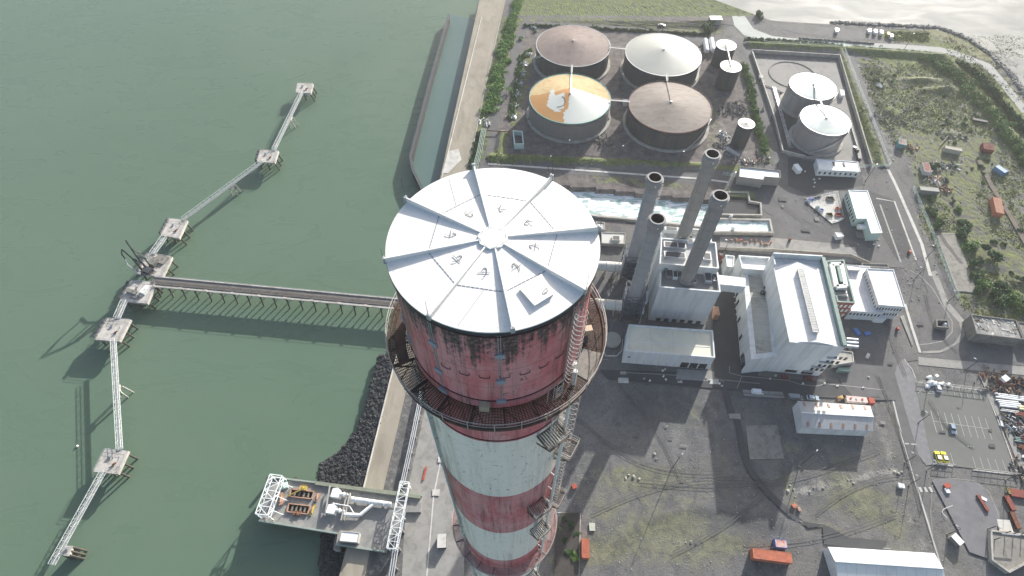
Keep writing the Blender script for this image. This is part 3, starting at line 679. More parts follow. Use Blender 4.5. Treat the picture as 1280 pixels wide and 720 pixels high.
ra = [cang(x, y, ZT+.6)[0] for x, y in ribs_px]
for a in ra:
    mb = MB(); d = Vector((math.cos(a), math.sin(a), 0)); s_ = Vector((-d.y, d.x, 0))*.055
    r0, r1 = .85, 6.92; p0, p1 = cp(a, r0, -.01), cp(a, r1, -.02); zt0, zt1 = ZT+apex+.04, ZT+.38
    vs = []
    for p, zt in ((p0, zt0), (p1, zt1)):
        for sgn in (1, -1):
            for q in (p.z-.02, zt): vs.append(Vector((p.x, p.y, q))+s_*sgn)
    mb.add(vs, [(0, 1, 5, 4), (2, 6, 7, 3), (0, 2, 3, 1), (4, 5, 7, 6), (1, 3, 7, 5)])
    # top flange
    mb.beam(Vector((p0.x, p0.y, zt0)), Vector((p1.x, p1.y, zt1)), .09, .03)
    rb = mb.build('rib', cap_m, chim)
    mb = MB(); mb.box((CX+6.95*d.x, CY+6.95*d.y, ZT+.22), (.14, .26, .5), a); mb.build('end_bracket', galv, rb)
mb = MB(); oc = [(CX+.98*math.cos(ra[0]+R_(22.5)+i*math.pi/4), CY+.98*math.sin(ra[0]+R_(22.5)+i*math.pi/4)) for i in range(8)]
mb.prism(oc[:], ZT+apex-.05, ZT+apex+.07); hub = mb.build('hub_plate', M('hub_pale', (.66, .67, .64), .6, .1, 3), chim)
mb = MB()
for i in range(8):
    for s in (-.13, 0, .13):
        a = ra[i]+s; mb.cyl((CX+.82*math.cos(a), CY+.82*math.sin(a), ZT+apex+.07), (CX+.82*math.cos(a), CY+.82*math.sin(a), ZT+apex+.1), .022, n=6)
mb.build('hub_bolts', bolt_m, chim)
sa = sorted(ra)
for i in range(8):
    a0, a1 = sa[i], sa[(i+1) % 8]
    if a1 < a0: a1 += 2*math.pi
    # seam across the segment (straight) plus bolt row, and the lifting marks
    mb = MB(); q0, q1 = cp(a0+.02, 4.15, .012), cp(a1-.02, 4.15, .012)
    ps = [q0.lerp(q1, t/10) for t in range(11)]
    ps = [Vector((p.x, p.y, cz(math.hypot(p.x-CX, p.y-CY))+.012)) for p in ps]
    for u, v in zip(ps[:-1:1], ps[1::1]): mb.beam(u, u.lerp(v, .8), .045, .014)
    if i in (1, 4, 6):   # a radial joint as well
        u, v = ps[6], cp(a0+(a1-a0)*(.35 if i != 4 else .75), RC-.15, .012)
        for t in range(6):
            p = u.lerp(v, t/6); q = u.lerp(v, (t+1)/6); p.z = cz(math.hypot(p.x-CX, p.y-CY))+.012; q.z = cz(math.hypot(q.x-CX, q.y-CY))+.012; mb.beam(p, q, .016, .012)
    mb.build('sheet_seam', seam_m, cap)
    am = (a0+a1)/2; mb = MB(); c0 = cp(am, 2.75, .04); rr = .36
    ri, tn = Vector((math.cos(am), math.sin(am), 0)), Vector((-math.sin(am), math.cos(am), 0)); tl = random.uniform(-.3, .3)
    lp = [c0+(ri*math.cos(t)*rr*1.0+tn*math.sin(t)*rr*.45) for t in [k*math.pi/5 for k in range(10)]]
    for u, v in zip(lp, lp[1:8]): mb.cyl(u, v, .017, n=4)
    mb.cyl(c0-tn*.38+ri*.05, c0+tn*.38-ri*.02, .015, n=4); mb.cyl(c0-ri*.2, c0-ri*.2+Vector((0, 0, .06)), .015, n=4)
    mb.build('lifting_loop', dark_mt, cap)
    mb = MB()
    for t in range(1, 12):
        a = a0+(a1-a0)*t/12; p = cp(a, 6.55, .012); mb.cyl(p, p+Vector((0, 0, .015)), .022, n=5)
        if t in (1, 11):
            for r in (5.9, 5.3, 4.7, 3.6, 2.4):
                p = cp(a0+.16/r*3 if t == 1 else a1-.16/r*3, r, .012); mb.cyl(p, p+Vector((0, 0, .015)), .018, n=5)
    mb.build('bolt_row', bolt_m, cap)
# access hatch
hq = [G(x, y, ZT+.25) for x, y in [(650, 360.5), (676.5, 343.5), (692, 366.5), (668.5, 381)]]
mb = MB(); mb.prism([(p.x, p.y) for p in orient(hq)], ZT+.02, ZT+.24); hat = mb.build('hatch', cap_m, chim)
c0 = (hq[0]+hq[1]+hq[2]+hq[3])/4
mb = MB(); mb.prism([(p.x, p.y) for p in orient([c0+(q-c0)*1.06 for q in hq])], ZT+.24, ZT+.265); mb.build('hatch_lid', cap_m, hat)
mb = MB(); c1 = c0.lerp(hq[2], .45); c1.z = ZT+.29; mb.path([c1+Vector((-.15, -.12, 0)), c1+Vector((.1, .14, .12)), c1+Vector((.18, -.02, .02)), c1+Vector((-.02, -.16, .02))], .018, 5); mb.build('hatch_handle', dark_mt, hat)
# lightning rods
for a, hgt_ in zip(ra, [0, 1.6, .6, 1.5, 1.5, 1.4, .8, 1.6]):
    if hgt_ < .5: continue
    mb = MB(); p = (CX+6.98*math.cos(a), CY+6.98*math.sin(a)); mb.cyl((p[0], p[1], ZT), (p[0], p[1], ZT+.5+hgt_), .022, .01, 6); mb.build('lightning_rod', dark_mt, chim)
# ---- galleries
def gallery(zf, ri, ro, full=True, brown=gal_brown):
    gal = MB()
    k = int((ro-ri)/.11)
    for i in range(k+1):
        r = ri+(ro-ri)*i/k; gal.ring((CX, CY, zf), r, .06, .05, 96)
    for i in range(220):
        a = 2*math.pi*i/220; gal.beam((CX+ri*math.cos(a), CY+ri*math.sin(a), zf-.01), (CX+ro*math.cos(a), CY+ro*math.sin(a), zf-.01), .05, .04)
    g_ = gal.build('gallery_floor', brown, chim)
    mb = MB(); mb.ring((CX, CY, zf-.05), ro, .1, .3, 96); mb.build('edge_beam', brown, g_)
    for i in range(20):
        a = 2*math.pi*(i+.3)/20; mb = MB(); u = Vector((math.cos(a), math.sin(a), 0))
        C0 = Vector((CX, CY, 0))
        mb.beam(C0+u*(ri-.2)+Vector((0, 0, zf-.12)), C0+u*ro+Vector((0, 0, zf-.12)), .1, .16)
        mb.beam(C0+u*(ri-.1)+Vector((0, 0, zf-1.4)), C0+u*(ro-.1)+Vector((0, 0, zf-.2)), .1, .1)
        a2 = a+.16; u2 = Vector((math.cos(a2), math.sin(a2), 0)); mb.beam(C0+u*(ri)+Vector((0, 0, zf-.14)), C0+u2*(ro)+Vector((0, 0, zf-.14)), .06, .08)
        mb.build('bracket', dark_mt if brown is gal_brown else brown, g_)
    mb = MB()
    for dz, rr in ((1.1, .035), (.6, .028)):
        for i in range(96):
            a, b2 = 2*math.pi*i/96, 2*math.pi*(i+1)/96; mb.cyl((CX+(ro+.08)*math.cos(a), CY+(ro+.08)*math.sin(a), zf+dz), (CX+(ro+.08)*math.cos(b2), CY+(ro+.08)*math.sin(b2), zf+dz), rr, n=6, caps=False)
    for i in range(28):
        a = 2*math.pi*i/28; mb.cyl((CX+(ro+.08)*math.cos(a), CY+(ro+.08)*math.sin(a), zf-.1), (CX+(ro+.08)*math.cos(a), CY+(ro+.08)*math.sin(a), zf+1.12), .035, n=6)
    mb.build('guard_rail', M('rail_pale', (.42, .4, .37), .5, .2, 2, (.2, .12, .1), .5, 1.5), g_)
    return g_
gA = gallery(186.5, 6.82, 8.45)
# a paler sheet over part of the upper gallery floor, right-hand front
mb = MB(); mb.lathe((CX, CY, 186.54), [(6.9, 0), (8.35, 0), (8.35, .03), (6.9, .03)], 10, True, R_(-34), R_(-16)); mb.build('floor_plate', M('gallery_plate_grey', (.22, .21, .19), .8, .2, 3, (.1, .09, .08), .6, 2), gA)
mb = MB(); mb.lathe((CX, CY, 186.53), [(7.2, 0), (8.0, 0), (8.0, .02), (7.2, .02)], 10, True, R_(140), R_(205)); mb.build('floor_plate', gal_brown, gA)
gB = gallery(128.0, 7.1, 8.3, brown=M('gallery_pinkish', (.33, .2, .19), .8, .2, 1, (.16, .1, .09), .5, 1))
# ---- caged ladders
def cage(a, z0, z1, side=1, pitch=.42):
    u = Vector((math.cos(a), math.sin(a), 0)); t = Vector((-u.y, u.x, 0)); C0 = Vector((CX, CY, 0))
    r = RZ((z0+z1)/2)+.12; mb = MB()
    for s in (-.22, .22): mb.cyl(C0+u*r+t*s+Vector((0, 0, z0)), C0+u*r+t*s+Vector((0, 0, z1)), .03, n=5)
    zv = z0+.2
    while zv < z1: mb.cyl(C0+u*r-t*.22+Vector((0, 0, zv)), C0+u*r+t*.22+Vector((0, 0, zv)), .018, n=4, caps=False); zv += .3
    ld = mb.build('ladder', M('ladder_grey', (.36, .36, .35), .6, .2, 3, (.12, .09, .08), .5, 2), chim)
    mb = MB(); zv = z0+2.2 if z1-z0 > 14 else z0+.6
    while zv < z1:
        pts = [C0+u*(r+.42-.42*math.cos(q))+t*(.38*math.sin(q))*1.0+Vector((0, 0, zv)) for q in [R_(35)+k*R_(290)/8 for k in range(9)]]
        mb.path(pts, .024, 5); zv += pitch
    for q in (90, 180, 270):
        q = R_(q); p = C0+u*(r+.42-.42*math.cos(q))+t*(.38*math.sin(q)); mb.cyl(p+Vector((0, 0, z0+.6)), p+Vector((0, 0, z1)), .015, n=4)
    mb.build('safety_cage', MATS['ladder_grey'], ld)
aL = cang(703, 440, 190.0)[0]
cage(aL, 186.6, 196.4, pitch=.55)
aL2 = R_(-28); cage(aL2, 129, 186.3, pitch=1.1)
# small landings on the right flank
def landing(a, z_, rad=1.6, wid=2.1):
    u = Vector((math.cos(a), math.sin(a), 0)); t = Vector((-u.y, u.x, 0)); C0 = Vector((CX, CY, z_)); r = RZ(z_); mb = MB()
    p = [C0+u*r-t*wid/2, C0+u*r+t*wid/2, C0+u*(r+rad)+t*wid/2, C0+u*(r+rad)-t*wid/2]
    for i in range(4): mb.beam(p[i], p[(i+1) % 4], .14, .2)
    for i in range(1, 9): mb.beam(p[0].lerp(p[1], i/9), p[3].lerp(p[2], i/9), .12, .04)
    for i in (0, 1): mb.beam(p[i]-Vector((0, 0, 1.5)), p[3-i], .1, .1)
    l_ = mb.build('landing', M('landing_dark', (.12, .105, .095), .8, .3, 2, (.25, .2, .16), .5, 2), chim)
    mb = MB(); up = Vector((0, 0, 1.1))
    for q in p: mb.cyl(q, q+up, .03, n=5)
    for dz in (.55, 1.1):
        v = Vector((0, 0, dz))
        for i, j in ((1, 2), (2, 3), (3, 0)): mb.cyl(p[i]+v, p[j]+v, .028, n=5)
    mb.build('landing_rail', MATS['ladder_grey'], l_)
for z_, a_ in ((179, -52), (170.5, -30), (158.5, -56), (154, -30), (146.5, -50), (127, -30), (112, -50)): landing(R_(a_), z_)
# ladders between landings and the frame beside the gallery
def plain_ladder(a, z0, z1, r=None, w_=.5):
    u = Vector((math.cos(a), math.sin(a), 0)); t = Vector((-u.y, u.x, 0)); r = r or RZ(z0)+.6; C0 = Vector((CX, CY, 0)); mb = MB()
    for s in (-w_/2, w_/2): mb.cyl(C0+u*r+t*s+Vector((0, 0, z0)), C0+u*r+t*s+Vector((0, 0, z1)), .035, n=5)
    zv = z0+.3
    while zv < z1: mb.cyl(C0+u*r-t*w_/2+Vector((0, 0, zv)), C0+u*r+t*w_/2+Vector((0, 0, zv)), .02, n=4, caps=False); zv += .35
    mb.build('ladder', MATS['ladder_grey'], chim)
plain_ladder(R_(-52), 179, 188.2, 7.5, .7); plain_ladder(R_(-30), 154, 171.5); plain_ladder(R_(-56), 146.5, 159.5)
# cable duct on the right flank and two on the left flank
def riser(a, z0, z1, r_, off, mat, name='cable_duct'):
    u = Vector((math.cos(a), math.sin(a), 0)); C0 = Vector((CX, CY, 0)); mb = MB()
    mb.cyl(C0+u*(RZ(z0)+off)+Vector((0, 0, z0)), C0+u*(RZ(z1)+off)+Vector((0, 0, z1)), r_, n=8); 
    zv = z0+2
    while zv < z1: mb.box(C0+u*(RZ(zv)+off/2)+Vector((0, 0, zv)), (off+.1, .12, .06), a); zv += 4.8
    mb.build(name, mat, chim)
wht2 = M('duct_white', (.68, .68, .66), .5, .1, 2)
riser(R_(-40), 0, 188.5, .17, .8, wht2); riser(R_(-33.5), 100, 186, .045, .35, dark_mt)
riser(R_(207), 60, 186, .07, .3, green_pale); riser(R_(211), 60, 186, .05, .25, galv); riser(R_(204), 60, 186, .05, .3, wht2)
# conductor tapes and pads on the upper shaft
for px_, ys in ((541, (422, 466)), (643, (440, 475)), (651, (440, 475)), (505, (400, 430))):
    pass
def tape(a, z0, z1):
    u = Vector((math.cos(a), math.sin(a), 0)); mb = MB(); C0 = Vector((CX, CY, 0)); mb.beam(C0+u*(RZ(z0)+.03)+Vector((0, 0, z0)), C0+u*(RZ(z1)+.03)+Vector((0, 0, z1)), .05, .04); mb.build('conductor_tape', galv, chim)
def pad(a, z_, wdt=.62, mat=blue_mt, h=.42, d=.14, name='anchor_pad'):
    u = Vector((math.cos(a), math.sin(a), 0)); mb = MB(); c = Vector((CX, CY, z_))+u*(RZ(z_)+d/2)
    mb.box(c, (d, wdt, h), a); mb.box(c+Vector((0, 0, h*.55)), (d*1.2, wdt*.35, .12), a); mb.cyl(c+u*.05-Vector((0, 0, .3)), c+u*.05+Vector((0, 0, .3)), .035, n=6); mb.build(name, mat, chim)
pad_m = M('pad_blue_grey', (.33, .36, .4), .5, .15, 2)
def find_z(a, y_px):   # height on the shaft at angle a that appears in pixel row y_px
    best = None
    for i in range(0, 400):
        zv = 120+i*.2; r = RZ(zv); X = CX+r*math.cos(a); Y = CY+r*math.sin(a); dep = Y*cP-(zv-CH)*sP; yy = 360-F*(Y*sP+(zv-CH)*cP)/dep
        e = abs(yy-y_px)
        if best is None or e < best[0]: best = (e, zv)
    return best[1]
for a_deg, yl in ((-124, (428, 462, 487)), (-86, (444, 476, 501)), (-158, (397, 424))):
    a = R_(a_deg); zs = [find_z(a, yv) for yv in yl]
    for i, zv in enumerate(zs): pad(a, zv, .62 if i < len(zs)-1 else .7, pad_m)
    tape(a-.012, min(zs), 196.6); tape(a+.012, min(zs), 196.6)
# beige boxes
zb = find_z(R_(-96), 505); pad(R_(-96), max(zb, 187.1), .7, M('beige_box', (.48, .4, .3), .6, .1, 2), .75, .5, 'junction_box')
for (x, y), sz in (((735, 413), (.55, .45, .6)), ((717, 456), (.4, .35, .5))):
    p = G(x, y, 187.0); mb = MB(); mb.box(p, sz, .2); mb.box(p+Vector((0, 0, sz[2]/2+.03)), (sz[0]*1.1, sz[1]*1.1, .05), .2)
    mb.build('junction_box', MATS['beige_box'] if x == 735 else wht2, chim)
for x, y in ((718, 397), (712, 428)):
    p = G(x, y, 191.0 if y > 400 else 194); mb = MB(); mb.box(p, (.45, .3, .3), -.5); mb.build('lamp_housing', wht2, chim)
# lifting hooks cast in the upper shaft
for k in range(7):
    a = R_(-118+k*11.5); zv = 191.2; u = Vector((math.cos(a), math.sin(a), 0)); t = Vector((-u.y, u.x, 0)); C0 = Vector((CX, CY, zv))+u*(RZ(zv)+.04); mb = MB()
    mb.path([C0-t*.35+Vector((0, 0, .22)), C0-t*.33-Vector((0, 0, .1)), C0-Vector((0, 0, .2)), C0+t*.33-Vector((0, 0, .1)), C0+t*.35+Vector((0, 0, .22))], .025, 5)
    mb.build('wall_hook', dark_mt, chim)
for zv in (187.6, 196.2, 180.1): mb = MB(); mb.ring((CX, CY, zv), RZ(zv)+.03, .07, .1, 96); mb.build('band_strap', M('strap_dark', (.1, .05, .05), .8, .2, 2), chim)
# fence frames over the gallery (tall hoops)
for a_deg in (-60, -54):
    a = R_(a_deg); u = Vector((math.cos(a), math.sin(a), 0)); t = Vector((-u.y, u.x, 0)); C0 = Vector((CX, CY, 186.6))+u*7.5; mb = MB()
    mb.path([C0-t*.02, C0+Vector((0, 0, 2.2)), C0+t*.5+Vector((0, 0, 2.4)), C0+t*.5], .035, 5); mb.build('hoop', MATS['ladder_grey'], chim)

# ================================================================== FOUR STACKS
def stack(label, base, zb, top, zt, r, mat, flare, rib=True):
    p = Vector((base[0], base[1], 0))
    s = thing('stack', label, 'flue stack', (p.x, p.y, zb), 'four flue stacks beside the power house')
    mb = MB(); mb.lathe((p.x, p.y, 0), [(r*1.0, zb), (r*.97, zt-5.5)], 40); sh_ = mb.build('stack_shell', mat, s, True)
    mb = MB(); mb.lathe((p.x, p.y, 0), [(r*.97, zt-5.5), (r*flare, zt-4.6), (r*flare, zt-1.2), (r*flare*1.08, zt-1.1), (r*flare*1.08, zt-.8), (r*flare*.93, zt-.6), (r*flare*.93, zt), (r*.86, zt)], 40); mb.build('crown', M('crown_grey', (.25, .25, .25), .7, .2, .5), s, False)
    mb = MB(); mb.lathe((p.x, p.y, 0), [(r*.86, zt), (r*.82, zt-12), (.01, zt-12)], 40); mb.build('flue_lining', stack_in, s, True)
    mb = MB(); n_ = 0; zv = zb+4
    while zv < zt-6: mb = MB(); mb.ring((p.x, p.y, zv), r*1.0, .18, .16, 40); mb.build('stiffening_ring', mat, sh_); zv += 5.2
    if rib:
        a = R_(-20)   # ladder up the right side
        u = Vector((math.cos(a), math.sin(a), 0)); t = Vector((-u.y, u.x, 0)); mb = MB()
        for q in (-.25, .25): mb.cyl(p+u*(r+.25)+t*q+Vector((0, 0, zb)), p+u*(r+.25)+t*q+Vector((0, 0, zt-1)), .06, n=4)
        zv = zb+1
        while zv < zt-1: mb.ring((p.x+u.x*(r+.55), p.y+u.y*(r+.55), zv), .42, .07, .08, 8); zv += 1.5
        mb.build('stack_ladder', galv, s)
    for k in range(3):
        a = R_(30+120*k); u = Vector((math.cos(a), math.sin(a), 0)); mb = MB(); c = p+u*(r*flare+.15)+Vector((0, 0, zt-2)); mb.box(c, (.4, .4, .6), a); mb.build('lamp_box', wht2, s)
    return s
def base_for(top, zt):  # foot straight under the traced rim
    g_ = G(top[0], top[1], zt); return (g_.x, g_.y)
ST = {}
ST[2] = base_for((901, 244), 76); ST[1] = base_for((891, 192), 76); ST[3] = base_for((822, 273), 66); ST[4] = base_for((819, 221.5), 66)
st2_ = stack('concrete grey flue stack nearest the viewer of the two on the power house roof', ST[2], 24, None, 76, 2.75, stack_c, 1.17, False)
st1_ = stack('concrete grey flue stack at the far end of the power house roof', ST[1], 22, None, 76, 2.75, stack_c, 1.17, False)
st3_ = stack('blue grey flue stack, the nearer of the pair in lattice towers', ST[3], 14, None, 66, 2.85, stack_g, 1.15)
st4_ = stack('blue grey flue stack, the farther of the pair in lattice towers', ST[4], 14, None, 66, 2.85, stack_g, 1.17)
for s, (bx, by), zb, zt in ((st2_, ST[2], 24, 76), (st1_, ST[1], 22, 76)):
    mb = MB()
    for a_ in (-150, -30):   # vertical ribs down the concrete stacks
        a = R_(a_); mb.box((bx+2.8*math.cos(a), by+2.8*math.sin(a), (zb+zt-6)/2), (.35, .5, zt-6-zb), a)
    mb.build('vertical_rib', stack_c, s)
    mb = MB(); mb.lathe((bx, by, zb), [(3.7, 0), (3.7, 1.2), (2.9, 2.2)], 24); mb.build('stack_collar', roof_grey, s)
# lattice towers round the blue grey stacks
def lattice_tower(c, z1, hw, label, lower=True):
    t = thing('lattice_tower', label, 'steel tower', (c[0], c[1], 0), 'lattice towers')
    cs = [Vector((c[0], c[1], 0))+EE*a+EN*b2 for a, b2 in ((-hw, -hw), (hw, -hw), (hw, hw), (-hw, hw))]
    for q in cs:
        mb = MB(); mb.beam(q, q+Vector((0, 0, z1)), .4, .4); mb.build('leg', blue_mt, t)
    lv = [0, z1*.2, z1*.4, z1*.6, z1*.8, z1]
    mb = MB()
    for za, zb_ in zip(lv, lv[1:]):
        for i in range(4):
            a, b2 = cs[i], cs[(i+1) % 4]; A, B = Vector((0, 0, za)), Vector((0, 0, zb_))
            mb.beam(a+B, b2+B, .3, .3); mb.beam(a+A, b2+B, .2, .2); mb.beam(b2+A, a+B, .2, .2)
    mb.build('bracing', M('lattice_blue_grey', (.09, .105, .13), .55, .2, 2), t)
    mb = MB()
    for zv in (lv[2], lv[4]):
        for i in range(9): 
            o = EE*(-hw+2*hw*i/8)
            for s1, s2 in ((-hw, -2.6), (2.6, hw)): mb.beam(Vector((c[0], c[1], zv))+o+EN*s1, Vector((c[0], c[1], zv))+o+EN*s2, .3, .08)
    mb.build('walkway', blue_mt, t)
    mb = MB(); mb.lathe((c[0], c[1], 0), [(3.4, 2), (3.4, z1*.45), (2.95, z1*.62), (2.9, 13.9)], 32); mb.build('stack_base_drum', M('drum_blue_grey', (.09, .105, .125), .6, .15, 1), t, True)
    mb = MB()   # stairs in the front corner
    q = cs[1]+EE*.6
    for k in range(5):
        za, zb_ = z1*k/5, z1*(k+1)/5; a, b2 = (q-EN*.2, q+EN*4) if k % 2 == 0 else (q+EN*4, q-EN*.2); mb.beam(a+Vector((0, 0, za)), b2+Vector((0, 0, zb_)), .9, .12); mb.beam(a+Vector((.5, 0, za+1)), b2+Vector((.5, 0, zb_+1)), .07, .07)
    mb.build('stair', galv, t)
    return t
lattice_tower(ST[3], 20, 4.2, 'blue grey lattice tower holding the nearer ringed stack')
lattice_tower(ST[4], 20, 4.2, 'blue grey lattice tower holding the farther ringed stack')
# gas ducts from behind the big chimney
for k, (c, yy, lb) in enumerate(((ST[3], 0, 'short cream gas duct entering the nearer lattice tower'), (ST[4], 0, 'short cream gas duct entering the farther lattice tower'))):
    c3 = Vector((c[0], c[1], 0)); a = c3-EE*19+Vector((0, 0, 7)); b2 = c3-EE*4.5+Vector((0, 0, 7))
    t = thing('gas_duct', lb, 'duct', (a.x, a.y, 0), 'gas ducts')
    mb = MB(); mb.cyl(a, b2, 2.3, 2.5, 28); mb.build('duct_pipe', M('duct_cream', (.55, .55, .5), .6, .1, .5, (.35, .35, .32), .5, .4), t, False)
    mb = MB()
    for q in (.2, .5, .8): 
        p = a.lerp(b2, q); mb.cyl(p-EE*.12, p+EE*.12, 2.62, n=28); mb.box((p.x, p.y, 2.4), (.5, 3.6, 4.8), -AX)
    mb.build('saddle', concrete, t)
# ================================================================== BUILDINGS
def building(name, label, cat, roof_px, h, wall, roof, par=.7, parw=.35, z0=0, parmat=None, group=None, roofz=None, pts=None):
    P_ = orient([Vector((p.x, p.y, 0)) for p in (pts or [G(x, y, h) for x, y in roof_px])])
    c = sum(P_, Vector())/len(P_)
    t = thing(name, label, cat, (c.x, c.y, z0), group)
    mb = MB(); mb.prism(P_, z0-.3 if z0 == 0 else z0, h, top=False, bottom=z0 > 0); mb.build('wall', wall, t)
    ins = inset(P_, parw)
    rz_ = h-par if roofz is None else roofz
    mb = MB(); mb.sheet([(p.x, p.y, rz_) for p in ins]); rf = mb.build('roof', roof, t)
    mb = MB(); n_ = len(P_); o = inset(P_, -.06)
    vs = [(p.x, p.y, h-.25) for p in o]+[(p.x, p.y, h+.06) for p in o]+[(p.x, p.y, h+.06) for p in ins]+[(p.x, p.y, rz_-.02) for p in ins]
    fs = []
    for r in range(3):
        for i in range(n_): fs.append((r*n_+i, r*n_+(i+1) % n_, (r+1)*n_+(i+1) % n_, (r+1)*n_+i))
    mb.add(vs, fs); mb.build('parapet', parmat or wall, rf)
    return t, P_
def edge(P_, side):
    """the edge facing a direction"""
    best = None; D = {'front': -EN, 'back': EN, 'left': -EE, 'right': EE}[side]
    for i in range(len(P_)):
        a, b2 = P_[i], P_[(i+1) % len(P_)]; d = (b2-a)
        nrm = Vector((d.y, -d.x, 0)).normalized(); s = nrm.dot(D)*d.length**.3
        if best is None or s > best[0]: best = (s, a, b2)
    return best[1], best[2]
def roofbox(root, x, y, z, d, mat, name='roof_unit', rz=None, legs=False):
    p = G(x, y, z); mb = MB(); mb.box((p.x, p.y, z+d[2]/2), d, -AX if rz is None else rz)
    o = mb.build(name, mat, root)
    mb = MB(); mb.box((p.x, p.y, z+d[2]+.04), (d[0]*.8, d[1]*.8, .08), -AX if rz is None else rz); mb.build('grille', dark_mt, o); return o
# --- power house under the stacks, three steps
pw1, P1 = building('boiler_house', 'tall pale power house block with stacks on its roof, right of the lattice towers', 'power station', [(824.5, 359), (900.8, 365), (897.5, 340.5), (825.5, 335)], 26, wall_grey, roof_grey, 1.6, .6, parmat=wall_white)
ob = P1
def sub_block(root, px, h, roofm, par=1.5):
    P_ = orient([Vector((G(x, y, h).x, G(x, y, h).y, 0)) for x, y in px]); mb = MB(); mb.prism(P_, -.3, h, top=False); wl = mb.build('wall', wall_grey, root)
    ins = inset(P_, .55); mb = MB(); mb.sheet([(p.x, p.y, h-par) for p in ins]); mb.build('roof', roofm, root)
    mb = MB(); n_ = len(P_); vs = [(p.x, p.y, h+.01) for p in P_]+[(p.x, p.y, h+.01) for p in ins]+[(p.x, p.y, h-par-.02) for p in ins]; fs = []
    for r in range(2):
        for i in range(n_): fs.append((r*n_+i, r*n_+(i+1) % n_, (r+1)*n_+(i+1) % n_, (r+1)*n_+i))
    mb.add(vs, fs); mb.build('parapet', wall_white, root); return P_
pale_r = M('pale_flat_roof', (.5, .5, .48), .85, .12, .3, (.33, .33, .31), .6, .2)
sub_block(pw1, [(824.3, 329.5), (898.8, 335.5), (895, 302.5), (826.5, 297)], 29.5, pale_r)
sub_block(pw1, [(825.5, 301), (890, 306), (889, 287), (826.5, 283)], 24, pale_r, 1.0)
for x, y, d, mt in ((836, 343, (3.2, 5, 1.5), roof_grey), (843, 345.5, (2, 4, 1.8), white_pnt), (884, 347, (3, 6.5, 1.4), galv), (893, 347, (2, 5, 1), galv), (831, 338, (1.6, 2, 2.4), green_pnt), (867, 355, (1.6, 1.6, 2.2), galv), (857, 345, (2, 2, 1.2), pale_r)):
    roofbox(pw1, x, y, 24.4, d, mt)
for x, y, d, mt in ((838, 308, (6.5, 3.4, 1.5), galv), (851, 309, (4, 3.4, 1.4), galv), (838, 320, (6, 3.2, 1.3), galv), (850, 321, (4.4, 3.2, 1.3), galv), (883, 322, (3.5, 4, 1.2), galv), (862, 303, (2.5, 2, 1.5), white_pnt), (872, 320, (1.5, 1.5, 1.0), dark_mt)):
    roofbox(pw1, x, y, 28, d, mt)
for x, y, d, mt in ((838, 290, (6, 2, 2.5), white_pnt), (870, 292, (8, 1, 1), conc_pale), (862, 296, (2, 1.2, 1), dark_mt)): roofbox(pw1, x, y, 23, d, mt)
a, b2 = edge(P1, 'front'); windows(pw1, a.lerp(b2, .06), a.lerp(b2, .62), 4.2, 6.8, 3, .8, wall_white, 'louvre_panel')
windows(pw1, a.lerp(b2, .1), a.lerp(b2, .95), .2, 2.6, 6, .55, dark_mt, 'doorway')
mb = MB()  # annex pipes on the right foot
for k in range(3): 
    p = G(893, 398-4*k); mb.box((p.x, p.y, 2.2-k*.3), (2.4, 2.0, 4.4-k*.6), -AX)
mb.build('plant_annex', rust_lt, pw1)
# bridge to the hall
bq = [G(897.5, 343.5, 20), G(932, 347.5, 20), G(932, 358.5, 20), G(897.5, 355, 20)]
mb = MB(); mb.prism(orient(bq), 15, 20, bottom=True); o = mb.build('bridge_gallery', wall_white)
tag(o, 'enclosed white bridge joining the power house block and the white hall', 'bridge')
# --- long low building in front
lb, PL = building('workshop', 'long low building with cream roof, in front of the power house block', 'building', [(786, 405.5), (891, 413), (893.8, 447), (781.7, 438.5)], 10.5, wall_white, cream, .8, .5, parmat=wall_white)
a, b2 = edge(PL, 'front'); windows(lb, a.lerp(b2, .66), a.lerp(b2, .97), .3, 4.4, 3, .86, dark_gl, 'doorway'); windows(lb, a.lerp(b2, .02), a.lerp(b2, .1), 5, 6, 1, .3, dark_gl)
windows(lb, a.lerp(b2, .2), a.lerp(b2, .64), .8, 3.2, 5, .12, conc_pale, 'cladding_post')
mb = MB(); q0, q1 = a.lerp(b2, .0)+EN*5.4, b2+EN*5.4; mb.beam(q0+Vector((0, 0, 9.75)), q1+Vector((0, 0, 9.75)), .25, .12); mb.build('ridge_strip', white_pnt, lb)
p = G(765, 426); mb = MB(); mb.lathe((p.x, p.y, 0), [(3.9, 0), (3.9, 1.6), (3.5, 1.6), (0.05, 1.5)], 36); tag(mb.build('round_basin', M('beige_concrete', (.33, .32, .28), .9, .12, .3)), 'low round concrete basin between the chimney gallery and the long cream roof', 'basin')
mb = MB()
for u, v in (((757, 446), (771, 446)), ((771, 446), (777, 439)), ((777, 439), (778, 425)), ((757, 446), (754, 440))):
    A, B = G(*u), G(*v)
    for zz_ in (.6, 1.1): mb.beam(A+Vector((0, 0, zz_)), B+Vector((0, 0, zz_)), .1)
    for t_ in (0, .33, .66, 1): q = A.lerp(B, t_); mb.beam(q, q+Vector((0, 0, 1.1)), .1)
tag(mb.build('handrail', white_pnt), 'white handrail round the corner by the round concrete basin', 'railing')
